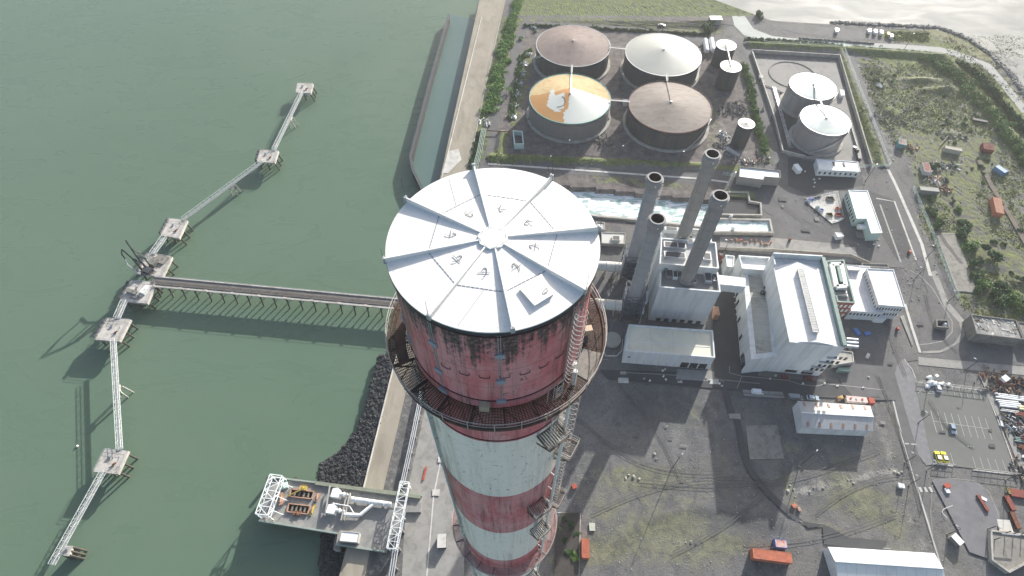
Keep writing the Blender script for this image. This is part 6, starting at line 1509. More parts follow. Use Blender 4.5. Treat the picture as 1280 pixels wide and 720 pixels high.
hedge('scrubby dark bank behind the pale tanks compound', [(932, 50), (985, 53), (1050, 58)], 3.5, 2, 220, leaf_dk)
hedge('low scrubby bank along the back of the wasteland', [(1060, 60), (1110, 65), (1165, 70)], 4.0, 2.2, 260, leaf_md)
hedge('low dark scrub above the silver topped oil tank', [(655, 32), (700, 34), (780, 38), (885, 44)], 2.6, 1.6, 180, leaf_dk)
hedge('ragged scrub along the left side of the tank farm', [(663, 62), (652, 72), (648, 95), (642, 120), (638, 150)], 2.8, 1.6, 160, leaf_md)
random.seed(33)
g1 = 'shrubs along the wasteland edge'
for k, (x, y, s1) in enumerate([(1166, 268, .9), (1172, 276, .7), (1170, 283, 1.0), (1202, 294, 1.1), (1212, 308, 1.5), (1216, 330, 1.1), (1221, 345, 1.0), (1231, 358, 1.4), (1236, 322, 1.7), (1250, 360, 1.2), (1262, 372, 1.5), (1276, 352, .9), (1244, 372, 1.6), (1268, 380, 1.2), (1158, 262, .7), (1164, 250, .8), (1196, 262, .8), (1190, 252, .6), (1203, 280, .9), (1274, 388, 1.2), (1286, 380, 1.6), (1222, 365, .9)]):
    shrub(x, y, s1, (0, 1, 3)[k % 3], 'green shrub along the edge of the derelict lot right of the works road', g1)
g2 = 'scattered shrubs on the wasteland'
for k in range(46):
    q = random.choice([(1100, 95, 26, 14), (1150, 120, 40, 30), (1200, 160, 26, 20), (1190, 215, 40, 18), (1250, 300, 26, 50), (1240, 210, 24, 12)]); shrub(q[0]+random.uniform(-1, 1)*q[2], q[1]+random.uniform(-1, 1)*q[3], random.uniform(.25, .6), random.choice((0, 1, 1)), 'low green shrub among the rough grass of the wasteland', g2)
shrub(1163, 209, 1.1, 3, 'round dark green bush beside the rust red hut'); shrub(885, 38, 1.3, 0, 'dark green bush by the top edge right of the silver topped tank'); shrub(890, 30, 1.2, 1, 'mid green bush at the top edge near the two white gas vessels'); shrub(948, 20, 1.2, 0, 'dark bush beside the pale road at the top edge')
for k, (x, y, s1) in enumerate([(706, 650, .35), (714, 656, .4), (720, 668, .35), (705, 676, .35), (712, 690, .5), (718, 697, .55), (700, 662, .3)]): shrub(x, y, s1, 2 if k > 4 else 0, 'small plant in the dark bed at the right foot of the chimney', 'plants in the dark bed')
for k, (x, y) in enumerate([(660, 150), (645, 108), (668, 40)]): shrub(x, y, .5, 1, 'low tuft of scrub on the left side of the tank farm', 'tufts beside the tank farm')
# grass tufts (uncountable)
random.seed(9); mb = MB(); OLD = [G(*q) for q in [(1166, 288), (1196, 290), (1226, 370), (1192, 370)]]
reg = [(1075, 80, 1240, 180, 2200), (1150, 190, 1285, 400, 2200), (612, 195, 900, 208, 500), (1052, 70, 1100, 200, 400), (1180, 45, 1280, 130, 700), (1110, 40, 1160, 52, 300)]
for x0, y0, x1, y1, n_ in reg:
    for _ in range(n_):
        p = G(random.uniform(x0, x1), random.uniform(y0, y1), 0)
        jj = int(np.searchsorted(YY[:, 0], p.y)); ii = int(np.argmin(np.abs(XX[jj]-p.x)))
        if max(ATT['grass'][jj, ii], ATT['moss'][jj, ii]) < .5 or ATT['brown'][jj, ii] > .5: continue
        if inpoly(p, OLD): continue
        p.z = ZZ[jj, ii]
        for _ in range(7):
            q = p+Vector((random.gauss(0, 1.1), random.gauss(0, 1.1), 0)); a = random.uniform(0, 6.28); u = Vector((math.cos(a), math.sin(a), 0))*random.uniform(.15, .4); hh = random.uniform(.12, .4)
            mb.add([q-u, q+u, q+u*.6+Vector((random.uniform(-.5, .5), random.uniform(-.5, .5), hh)), q-u*.6+Vector((random.uniform(-.5, .5), random.uniform(-.5, .5), hh))], [(0, 1, 2, 3)])
o = mb.build('rough_grass', leafmat('dry_grass', (.11, .14, .045), (.19, .21, .08), (.3, .3, .13))); o['kind'] = 'stuff'
# ================================================================== VEHICLES
def car(label, x, y, ang, mat, van=False, Lc=4.4, roofm=None, group=None, wd=1.85):
    p = G(x, y, .03); t = thing('van' if van else 'car', label, 'van' if van else 'car', p, group); t.rotation_euler = (0, 0, ang)
    def bl(m_, nm, par=t):
        me_ = bpy.data.meshes.new(nm); me_.from_pydata([tuple(v) for v in m_.v], [], m_.f)
        for f_ in me_.polygons: f_.use_smooth = False
        me_.materials.append(mt_); o = bpy.data.objects.new(nm, me_); col.objects.link(o); o.parent = par; return o
    h = Lc/2; hw = wd/2
    prof = [(-h, .35), (-h, .85), (-h*.93, 1.0), (-h*.3, 1.02) if not van else (-h*.3, 1.1), (h*.42, .98), (h*.92, .8), (h, .62), (h, .35)]
    m_ = MB(); n_ = len(prof); vs = [(px, s1*hw*(1 if 0 < i < n_-1 else .96), pz) for s1 in (-1, 1) for i, (px, pz) in enumerate(prof)]
    fs = [tuple(range(n_)), tuple(range(2*n_-1, n_-1, -1))]+[((i+1) % n_, i, n_+i, n_+(i+1) % n_) for i in range(n_)]; m_.add(vs, fs); mt_ = mat; body = bl(m_, 'body')
    top = 1.46 if not van else 2.15
    cabp = [(-h*.82, .98), (-h*.62, top), (h*.12, top), (h*.46, .98)] if not van else [(-h*.98, .98), (-h*.96, top), (h*.5, top), (h*.78, .98)]
    m_ = MB(); n_ = 4; vs = [(px, s1*hw*(.97 if pz < 1.2 else .78 if not van else .9), pz) for s1 in (-1, 1) for px, pz in cabp]; m_.add(vs, [(0, 1, 2, 3), (7, 6, 5, 4)]+[((i+1) % 4, i, 4+i, 4+(i+1) % 4) for i in range(4)]); mt_ = dark_gl if not van else mat; bl(m_, 'windows' if not van else 'load_box', t)
    m_ = MB(); m_.box(((cabp[1][0]+cabp[2][0])/2, 0, top+.03), (cabp[2][0]-cabp[1][0], wd*.8, .07)); mt_ = roofm or mat; bl(m_, 'roof')
    if van: m_ = MB(); m_.box((h*.64, 0, 1.6), (.5, wd*.82, .55), rot=Matrix.Rotation(-.5, 3, 'Y')); mt_ = dark_gl; bl(m_, 'windscreen')
    for wx in (-h*.62, h*.62):
        for s1 in (-1, 1):
            m_ = MB(); m_.cyl((wx, s1*(hw-.12), .33), (wx, s1*(hw+.03), .33), .33, n=12); mt_ = tyre; w_ = bl(m_, 'wheel'); m_ = MB(); m_.cyl((wx, s1*(hw+.0), .33), (wx, s1*(hw+.05), .33), .18, n=8); mt_ = galv; bl(m_, 'rim', w_)
    for s1 in (-1, 1):
        m_ = MB(); m_.box((h-.02, s1*hw*.7, .66), (.1, .35, .16)); mt_ = lampwhite; bl(m_, 'headlight'); m_ = MB(); m_.box((-h+.02, s1*hw*.75, .78), (.1, .3, .18)); mt_ = lampred; bl(m_, 'tail_light')
    return t
LA = math.atan2((G(1163, 513.7)-G(1170.5, 540.8)).y, (G(1163, 513.7)-G(1170.5, 540.8)).x)
car('pale silver blue car alone in the middle of the parking lot', 1189.5, 536.5, LA+math.pi, carblue)
car('white hatchback at the back row of the parking lot', 1171.5, 485.5, LA, carwhite, Lc=3.9)
car('left of the two yellow cars parked side by side', 1171.5, 571.5, LA+.05, yellow_pnt, Lc=4.4, group='two yellow cars', roofm=M('roof_yellow_white', (.8, .8, .7), .4, .05, 1))
car('right of the two yellow cars parked side by side', 1179.3, 572, LA+.05, yellow_pnt, Lc=4.4, group='two yellow cars', roofm=MATS['roof_yellow_white'])
car('white van in the shade on the pale strip left of the grey roofed warehouse', 946, 491, 0-AX, carwhite, True, 5.0)
car('grey van in the hall shadow behind the left end of the warehouse', 993, 497.5, -AX, cargrey, True, 6.0, wd=2.2)
car('blue grey pickup in the hall shadow behind the middle of the warehouse', 1015, 498, -AX, carblue, False, 5.2)
car('dark car beside the notch of the pump house', 1062, 269, LA, cargrey)
car('black car parked under the cabin block by the dark skid', 1069, 187, LA, cardark)
car('red car in the shade beside the windowed wing', 921.5, 376.5, LA, red_pnt, Lc=3.9)
car('dark red car in the shade before the hall, left of two', 980, 472.5, -AX, M('car_maroon', (.14, .02, .03), .3, .1, 1, bmp=0, spec=.5), Lc=4)
car('dark red car in the shade before the hall, right of two', 1011, 474, -AX, MATS['car_maroon'], Lc=4.4)
for k, (x, y, mt, lb_) in enumerate([(827, 32.5, cargrey, 'grey car on the road behind the silver topped tank'), (1045, 40, carwhite, 'white van alone on the shore car park'), (1085.5, 40.5, carwhite, 'leftmost of the white vans at the right end of the shore car park'), (1093, 41.5, carwhite, 'second of the white vans at the right end of the shore car park'), (1100.5, 42.5, carwhite, 'third of the white vans at the right end of the shore car park'), (1109, 44.5, yellow_dk, 'yellowish van at the grassy end of the shore car park'), (1113, 47, carwhite, 'white van on the grass beside the yellowish one')]):
    car(lb_, x, y, 1.2 if k else -AX, mt, k > 0, 5.4, group='vehicles parked by the shore' if k else None, wd=2.2)
# red and white machine behind the warehouse
t = thing('road_tanker', 'red and white tanker lorry behind the right end of the grey roofed warehouse', 'lorry', G(1070, 503)); p = G(1070, 502.5, 0)
mb = MB(); mb.box(p+Vector((-1, 0, 1.9)), (8.5, 2.5, 2.0), -AX); mb.build('tank_body', M('tanker_pinkish', (.55, .48, .45), .6, .15, 1, (.4, .2, .16), .6, .8), t); mb = MB(); mb.box(p+EE*5.2+Vector((0, 0, 1.6)), (2.2, 2.5, 2.4), -AX); mb.build('cab', red_pnt, t)
mb = MB(); mb.box(p+Vector((0, 0, .7)), (12, 2.3, .35), -AX); mb.build('chassis', dark_mt, t)
for e in (-4, -2.6, 4.6):
    for s1 in (-1.2, 1.2): mb = MB(); c = p+EE*e+EN*s1+Vector((0, 0, .5)); mb.cyl(c-EN*.15, c+EN*.15, .5, n=12); mb.build('wheel', tyre, t)
for k, e in enumerate((-3.5, -1.2, 1.2)): mb = MB(); mb.cyl(p+EE*e+Vector((0, 0, 2.9)), p+EE*e+Vector((0, 0, 3.15)), .4, n=10); mb.build('hatch', galv if k % 2 else red_pnt, t)
t = thing('forklift', 'brown and tan machine at the back left corner beside the tanker lorry', 'machine', G(1049, 499)); p = G(1049, 499); mb = MB(); mb.box(p+Vector((0, 0, 1)), (2.4, 1.6, 1.4), .3); mb.build('body', rust_lt, t); mb = MB(); mb.box(p+Vector((1.5, .4, 1.4)), (.3, 1.4, 2.6), .3); mb.build('mast', dark_mt, t); mb = MB(); mb.box(p+Vector((0, 0, 2.2)), (1.4, 1.3, .2), .3); mb.build('canopy', yellow_dk, t)
# ================================================================== WAREHOUSES
def shed(name, label, ridge_px, front_px, back_px, h, hr, wall_m, roof_m, purlins=0, pm=None):
    """front_px: front eave left/right, back_px: back eave left/right at height h, ridge at hr"""
    fl_, fr_ = (G(*q, h) for q in front_px); bl_, br_ = (G(*q, h) for q in back_px); rl_, rr_ = fl_.lerp(bl_, .5), fr_.lerp(br_, .5); rl_.z = rr_.z = hr
    c = (fl_+fr_+bl_+br_)/4; t = thing(name, label, 'warehouse', (c.x, c.y, 0)); q = inset([fl_, fr_, br_, bl_], .25); q = [Vector((v.x, v.y, 0)) for v in q]
    mb = MB(); mb.prism(q, -.2, h-.05, top=False); n_ = 4
    mb.build('wall', wall_m, t)
    mb = MB(); gl = [fl_, bl_, rl_]; gr_ = [fr_, rr_, br_]; mb.add(gl+gr_, [(0, 2, 1), (3, 5, 4)]); mb.build('gable', wall_m, t)
    mb = MB(); mb.add([fl_, fr_, rr_, rl_, br_, bl_], [(0, 1, 2, 3), (3, 2, 4, 5)]); mb.add([v-Vector((0, 0, .15)) for v in (fl_, fr_, rr_, rl_, br_, bl_)], [(3, 2, 1, 0), (5, 4, 2, 3)]); rf = mb.build('roof', roof_m, t)
    mb = MB(); mb.beam(rl_+Vector((0, 0, .1)), rr_+Vector((0, 0, .1)), .5, .15); mb.build('ridge_cap', white_pnt, rf)
    if purlins:
        for k in range(purlins):
            f = (k+.5)/purlins
            for A_, B_ in ((fl_.lerp(fr_, f), rl_.lerp(rr_, f)), (bl_.lerp(br_, f), rl_.lerp(rr_, f))):
                mb = MB(); a, b2 = A_.lerp(B_, .1), A_.lerp(B_, .42); u = (b2-a).normalized(); mb.beam(a+Vector((0, 0, .08)), b2+Vector((0, 0, .08)), .8, .12); mb.build('roof_light', pm or rust_lt, rf)
    return t
r_wh = M('warehouse_roof', (.42, .43, .43), .7, .08, .15, (.3, .29, .28), .5, .2, lines=(ee, 1.1, .14), lcol=(.3, .31, .31))
r_wh2 = M('warehouse_roof_seams', (.42, .43, .43), .7, .1, .15, (.28, .27, .26), .5, .2, lines=(ee, 3.9, .03), lcol=(.2, .21, .21))
shed('warehouse', 'grey ribbed roof warehouse with small rusty roof lights in front of the hall', None, [(1002.7, 535), (1091, 539)], [(996.5, 501), (1088, 507)], 6.0, 7.6, wall_white, r_wh, 6)
shed('warehouse', 'pale seamed roof warehouse cut by the bottom edge of the picture', None, [(1047, 722), (1183, 732)], [(1035, 683.5), (1168, 691.5)], 5, 6.6, wall_white, M('warehouse_roof_pale', (.6, .64, .63), .6, .07, .1, (.4, .42, .41), .5, .15, lines=(ee, 3.4, .035), lcol=(.25, .27, .27)))
# derelict shed at the right edge
t, PD = building('derelict_shed', 'derelict flat roofed shed with a broken grey roof at the right edge', 'building', [(1214, 393), (1270, 400), (1280, 424), (1221, 417)], 6.5, concrete_dk, M('broken_roof', (.24, .24, .235), .95, .4, .5, (.48, .47, .44), .7, .35, stretch=(1, 1, 1), lines=(ee, 3.0, .12), lcol=(.1, .1, .1), bmp=.8), .5, .3)
random.seed(4)
for k in range(46):
    x, y = random.uniform(1219, 1272), random.uniform(396, 419); p = G(x, y, 6.1); 
    if not inpoly(p, PD): continue
    mb = MB(); mb.box(p, (random.uniform(.6, 3.4), random.uniform(.2, .9), .15), random.uniform(0, 3)); mb.build('roof_debris', random.choice((conc_pale, timber, galv)), t)
o, _ = building('derelict_annex', 'lower derelict annex beyond the broken grey roof, cut by the right edge', 'building', [(1272, 402), (1290, 404), (1300, 427), (1281, 424)], 4, concrete_dk, slab_m, .4, .3)
o, _ = building('yard_skip', 'open dark walled bay with a white tank in it, in the road loop', 'bay', [(1170.5, 399.5), (1185, 400), (1187, 409.5), (1171, 408.5)], 2.4, concrete_dk, asph_dk, 2.1, .4)
p = G(1182, 406, 1.3); mb = MB(); mb.lathe((p.x, p.y, .3), [(1.1, 0), (1.1, 1.2), (.7, 1.7), (.05, 1.9)], 14); tag(mb.build('round_tank', white_pnt, None, True), 'small white round tank inside the dark walled bay', 'tank')
# red containers at the bottom edge
def container(label, x, y, ang, mat, Lc=6.1, wd=2.5, h=2.6, roofm=None, group=None, cat='container', name='container'):
    p = G(x, y, 0); t = thing(name, label, cat, p, group); t.rotation_euler = (0, 0, ang)
    def bl(m_, nm, mt_, par=t):
        me_ = bpy.data.meshes.new(nm); me_.from_pydata([tuple(v) for v in m_.v], [], m_.f); me_.materials.append(mt_); o = bpy.data.objects.new(nm, me_); col.objects.link(o); o.parent = par; return o
    def corr(a, b2, nrm):
        k = max(6, int((Vector(b2)-Vector(a)).length/.28)); vs = []; 
        for i in range(k+1):
            q = Vector(a).lerp(Vector(b2), i/k)+Vector(nrm)*(.0 if (i//2) % 2 else -.06); vs += [(q.x, q.y, .15), (q.x, q.y, h-.1)]
        return vs, [(2*i, 2*i+2, 2*i+3, 2*i+1) for i in range(k)]
    hx, hy = Lc/2, wd/2; m_ = MB()
    for a, b2, n_ in (((-hx, -hy, 0), (hx, -hy, 0), (0, -1, 0)), ((hx, hy, 0), (-hx, hy, 0), (0, 1, 0)), ((-hx, hy, 0), (-hx, -hy, 0), (-1, 0, 0))): vs, fs = corr(a, b2, n_); m_.add(vs, fs)
    bl(m_, 'side_panels', mat); m_ = MB(); m_.box((0, 0, .1), (Lc, wd, .2))
    for sx in (-1, 1):
        for sy in (-1, 1): m_.box((sx*(hx-.06), sy*(hy-.06), h/2), (.16, .16, h))
        m_.box((sx*(hx-.06), 0, h-.06), (.14, wd, .14))
    for sy in (-1, 1): m_.box((0, sy*(hy-.06), h-.06), (Lc, .14, .14))
    bl(m_, 'frame', mat); m_ = MB(); k = int(Lc/.3); m_.box((0, 0, h-.09), (Lc-.1, wd-.1, .06))
    for i in range(k): m_.box((-hx+.2+(Lc-.4)*i/k, 0, h-.04), (.12, wd-.3, .05))
    bl(m_, 'roof', roofm or mat)
    for sy in (-1, 1):
        m_ = MB(); m_.box((hx-.05, sy*wd*.24, h/2), (.08, wd*.44, h-.3)); d_ = bl(m_, 'door', mat); m_ = MB(); m_.cyl((hx+.02, sy*.25, .2), (hx+.02, sy*.25, h-.2), .03, n=5); bl(m_, 'lock_bar', galv, d_)
    return t
UA = math.atan2((G(983, 691)-G(940, 690)).y, 1)
container('long orange red container at the bottom edge right of centre', 961, 697, -AX-.02, orange_pnt, 13.5, 3.4, 3.6)
container('blue box with a worn red and white top beside the long orange red container', 973, 681.5, -AX, blue_pnt, 4.2, 2.8, 2.8, roofm=M('worn_red_white', (.62, .45, .4), .7, .4, 1.6, (.6, .08, .04), .8, .7))
container('short orange red container at the foot of the chimney bed', 731, 687, math.pi/2-.05, orange_pnt, 6.4, 2.6, 2.6)
# wasteland containers and huts
container('rusty container with a teal front among rubble in the wasteland', 1125, 182, 1.2, teal_pnt, 5.5, 4.2, 3, roofm=M('rust_white_roof', (.5, .42, .38), .8, .3, 1, (.3, .12, .08), .7, .6))
container('rust red roofed white cabin beside the round bush', 1155, 214, 1.35, M('cabin_white', (.5, .5, .48), .7, .2, 1), 7.5, 3.6, 3, roofm=M('red_sheet_roof', (.42, .2, .16), .8, .25, .8, (.55, .5, .45), .6, .6), cat='cabin', name='site_cabin')
container('grey flat roofed unit on the near side of the rubble heap', 1158, 241, -.15, roof_grey, 10, 3.2, 3, roofm=M('unit_roof', (.42, .42, .38), .8, .15, .5), cat='cabin', name='site_cabin')
container('cream flat roofed unit standing alone in the wasteland', 1188.5, 190, -.3, M('unit_cream', (.42, .4, .34), .8, .2, .5), 9, 2.6, 2.8, cat='cabin', name='site_cabin')
container('left of the paired dark red containers', 1228.5, 187, 1.2, rust_red, 6.1, 2.6, 2.8, group='pair of dark red containers'); container('right of the paired dark red containers', 1235.5, 188, 1.2, rust_red, 6.1, 2.6, 2.8, group='pair of dark red containers')
container('blue container near the hedge at the right edge', 1248, 215.5, -1.1, M('container_blue', (.16, .27, .45), .6, .15, .8), 6.1, 3.2, 2.8, roofm=M('bleached_blue', (.42, .52, .6), .6, .15, .8)); container('brown timber crate beside the blue container', 1257, 214, -.8, timber, 3, 2, 1.2, cat='crate', name='crate')
container('large orange container beside the wasteland track', 1243, 262, 1.25, orange_pnt, 12, 4.0, 3.4, roofm=M('faded_orange', (.55, .32, .22), .7, .2, .8, (.4, .18, .1), .6, .5))
container('dark flatbed load lying below the far hedge', 1224, 152, -.35, dark_mt, 8, 2, 1.2, cat='trailer', name='trailer')
def heap(label, x, y, n_, rad, mats, sz=(1, 3), name='scrap_heap'):
    c = G(x, y); t = thing(name, label, 'rubble', c); s1 = 1
    for mi, mt in enumerate(mats):
        mb = MB()
        for _ in range(n_//len(mats)):
            p = c+Vector((random.gauss(0, rad[0]*.5), random.gauss(0, rad[1]*.5), random.uniform(.1, .9))); rot = Quaternion((random.random(), random.random(), random.random(), random.random())).normalized().to_matrix(); mb.box(p, (random.uniform(*sz), random.uniform(.3, 1), random.uniform(.05, .4)), rot=rot)
        o = mb.build('scrap', mt, t); o['kind'] = 'stuff'
    return t
random.seed(77)
heap('rubble and scrap spilled beside the teal fronted container', 1136, 184, 40, (7, 4), (timber, rust_lt, concrete_dk)); heap('white and grey rubble heap behind the rust red roofed cabin', 1176, 208, 90, (13, 5), (conc_pale, white_pnt, timber, concrete_dk))
heap('white rubble heap below the round dark bush', 1168, 226, 60, (5, 5), (conc_pale, white_pnt, rust_lt)); heap('brown timber rubble right of the grey unit', 1182, 238, 40, (4, 4), (timber, rust_lt)); heap('grey rubble on the left of the wasteland', 1118, 145, 90, (12, 10), (rock_g, concrete_dk)); heap('small white rubble spot on the mound', 1098, 108, 20, (2.5, 2), (white_pnt, conc_pale)); heap('grey dumped stones in the middle of the wasteland', 1188, 170, 60, (9, 5), (rock_g, concrete_dk))
heap('white scrap strewn by the lone small tank', 906, 171, 50, (3, 7), (white_pnt, conc_pale, galv)); heap('scrap and timber behind the stepped roof store', 938, 203, 60, (10, 3), (timber, conc_pale, rust_lt, galv)); heap('grey spoil heap beside the mottled brown tank', 918, 137, 160, (11, 9), (rock_g, concrete_dk)); heap('broken stone at the foot of the orange topped tank', 757, 178, 60, (7, 4), (rock_g, slab_m))
heap('dark rubble against the mottled brown tank', 900, 182, 40, (4, 3), (rock_g, concrete_dk)); heap('scrap beside the dark shrubs at the compound corner', 951, 196, 40, (4, 5), (timber, galv, concrete_dk))
for k, (x, y) in enumerate([(667, 34), (660, 68), (656, 80), (653, 92), (648, 104), (645, 118), (642, 132), (640, 146), (607, 155)]): heap('%s pile of white sheeting from the top edge, in the strip left of the tanks' % ('first second third fourth fifth sixth seventh eighth ninth'.split()[k]), x, y, 26 if k else 20, (2.6, 3.6), (white_pnt, conc_pale, galv))
# scrap yard at the right edge
random.seed(55)
YA = math.atan2((G(1290, 495)-G(1245, 488)).y, (G(1290, 495)-G(1245, 488)).x)
def pipes(label, x0, y0, x1, y1, n_, r, mat, name='pipe_stack', z=.3):
    A_, B_ = G(x0, y0), G(x1, y1); u = (B_-A_).normalized(); s_ = Vector((-u.y, u.x, 0)); t = thing(name, label, 'pipes', A_)
    for k in range(n_):
        mb = MB(); o_ = s_*(k*r*2.15)+Vector((0, 0, r+z)); j = random.uniform(-.8, .8); mb.cyl(A_+o_+u*j, B_+o_+u*j, r, n=10); mb.build('pipe', mat, t)
    mb = MB()
    for f in (.2, .8): q = A_.lerp(B_, f); mb.beam(q-s_*r+Vector((0, 0, z*.5)), q+s_*(n_*r*2.1)+Vector((0, 0, z*.5)), .3, z); mb.build('bearer', timber, t) if f > .5 else None
    return t
pipes('long white pipes topmost in the scrap yard', 1245, 497, 1300, 505, 3, .38, white_pnt); pipes('second bundle of pale pipes in the scrap yard', 1247, 508, 1275, 511, 4, .4, white_pnt); pipes('grey pipes below the white bundle in the scrap yard', 1250, 514, 1272, 517, 2, .3, galv); pipes('yellow pipe beside the pale bundles', 1270, 512, 1300, 515, 2, .5, M('faded_yellow', (.7, .65, .35), .6, .1, 1)); pipes('red brown bars under the yellow pipe', 1268, 519, 1300, 523, 3, .3, rust_red)
pipes('silver pipes lower in the scrap yard', 1264, 537, 1300, 541, 3, .3, galv); pipes('dark bars in the scrap yard below the silver pipes', 1270, 545, 1300, 549, 3, .35, dark_mt); pipes('green bars stacked in the scrap yard', 1268, 552, 1300, 556, 3, .35, green_pnt); pipes('rusty bars at the lower end of the scrap yard', 1274, 562, 1300, 566, 3, .35, rust); pipes('white bars at the lower end of the scrap yard', 1276, 572, 1304, 575, 2, .3, white_pnt)
for a in ((1240, 470, 30, (6, 3), (rust, timber), 'rusty frames at the top left of the scrap yard'), (1252, 487, 60, (9, 2.5), (rust_lt, timber, dark_mt), 'brown timber and steel at the top of the scrap yard'), (1273, 478, 30, (5, 2.5), (rust, dark_mt), 'dark frames at the top right of the scrap yard'), (1264, 530, 60, (5, 5), (dark_mt, timber, galv), 'dark scrap in the middle of the scrap yard'), (1276, 592, 40, (4, 4), (timber, dark_mt), 'dark scrap at the bottom of the scrap yard'), (1275, 540, 40, (4, 4), (green_pnt, rust_red, galv), 'mixed green and red scrap in the scrap yard')):
    heap(a[5], a[0], a[1], a[2], a[3], a[4], (1, 4))
p = G(1252, 476); t = thing('cab', 'white dumper cab with a red base in the scrap yard', 'machine', p); mb = MB(); mb.box(p+Vector((0, 0, 2.0)), (3.0, 2.4, 1.4), .5); mb.build('cab_shell', white_pnt, t); mb = MB(); mb.box(p+Vector((-.4, -.6, .8)), (3.6, 2.6, 1.0), .5); mb.build('chassis', rust_red, t)
# red beams
for label, x0, y0, x1, y1, w_, mt in (('dark red steel beam lying alone in the bluish yard', 1221.5, 619, 1234, 639, 1.1, rust_red), ('thick red brown beam lying along the right edge', 1262, 615.5, 1300, 621, 3.0, rust_red), ('red brown beam meeting the thick one at a corner', 1257, 620, 1267, 638, 1.9, rust_red), ('dark rusty beam continuing toward the concrete blocks', 1264, 640, 1273, 661, 1.7, rust)):
    A_, B_ = G(x0, y0, .6), G(x1, y1, .6); mb = MB(); mb.beam(A_-Vector((0, 0, .5)), B_-Vector((0, 0, .5)), w_, .12); mb.beam(A_+Vector((0, 0, .5)), B_+Vector((0, 0, .5)), w_, .12); mb.beam(A_, B_, w_*.3, 1.0)
    for k in range(7): q = A_.lerp(B_, k/6); mb.beam(q, q+(B_-A_).normalized()*.12, w_*.96, 1.0)
    tag(mb.build('steel_beam', mt), label, 'beam')
mb = MB(); p = G(1262, 615, 0); 
for k in range(5): mb.box(p+Vector((random.uniform(-1.5, 1.5), random.uniform(-1, 1), .9)), (1.6, .7, .5), random.random()*3)
tag(mb.build('mossy_timber', M('moss_yellow', (.24, .22, .08), .9, .3, 1)), 'mossy yellow timber heap where the red beams meet', 'timber')
# concrete blocks bottom right
t, _ = building('concrete_bay', 'open concrete bay with steel posts at the bottom right corner', 'bay', [(1238, 662), (1285, 668), (1292, 700), (1262, 716), (1240, 700)], 2.2, concrete, slab_m, .4, .6)
for x, y in ((1233.5, 662), (1239, 676), (1252, 668), (1262, 669), (1272, 669)):
    p = G(x, y); mb = MB(); mb.beam(p, p+Vector((0, 0, 5)), .25); mb.build('post', dark_mt, t)
mb = MB(); a, b2 = G(1252, 667, 5), G(1274, 669, 5); mb.beam(a, b2, .3, .3); mb.build('cross_beam', galv, t)
# parking guard frames
def guard(label, x0, y0, x1, y1):
    A_, B_ = G(x0, y0), G(x1, y1); t = thing('guard_rail', label, 'guard rail', A_, 'guard rails of the parking lot'); mb = MB(); k = max(1, round((B_-A_).length/2.6))
    for i in range(k+1): q = A_.lerp(B_, i/k); mb.beam(q, q+Vector((0, 0, 2.0)), .14)
    mb.build('posts', galv, t); mb = MB()
    for z_ in (1.0, 2.0): mb.beam(A_+Vector((0, 0, z_)), B_+Vector((0, 0, z_)), .14)
    mb.beam(A_+Vector((0, 0, .12)), B_+Vector((0, 0, .12)), .3, .24); mb.build('rails', conc_pale, t)
guard('short guard rail behind the yellow cars', 1165, 580, 1191, 583); guard('long guard rail at the near side of the parking lot', 1215, 587.5, 1272, 594); guard('guard rail along the far side of the parking lot', 1146, 478, 1232, 489)
# white waste bags beside parking
for k, (x, y, s1) in enumerate([(1160.5, 473, 1.3), (1162, 480, 1.6), (1167, 481, 1.4), (1158, 484, 1.1), (1176, 480.5, .9), (1184, 481.5, .9)]):
    p = G(x, y); mb = MB(); rock(mb, (p.x, p.y, s1*.5), s1); rock(mb, (p.x+.8, p.y+.3, s1*.4), s1*.8); tag(mb.build('bulk_bag', white_pnt), 'white bulk bag left at the far left corner of the parking lot', 'bag', 'bulk bags at the parking lot')
p = G(1160, 478); mb = MB(); mb.cyl(p, p+Vector((0, 0, 6)), .15, n=8); mb.box(p+Vector((0, 0, 6.2)), (1.4, 1.2, .7), .4); tag(mb.build('camera_mast', white_pnt), 'white topped mast at the corner of the parking lot', 'mast')
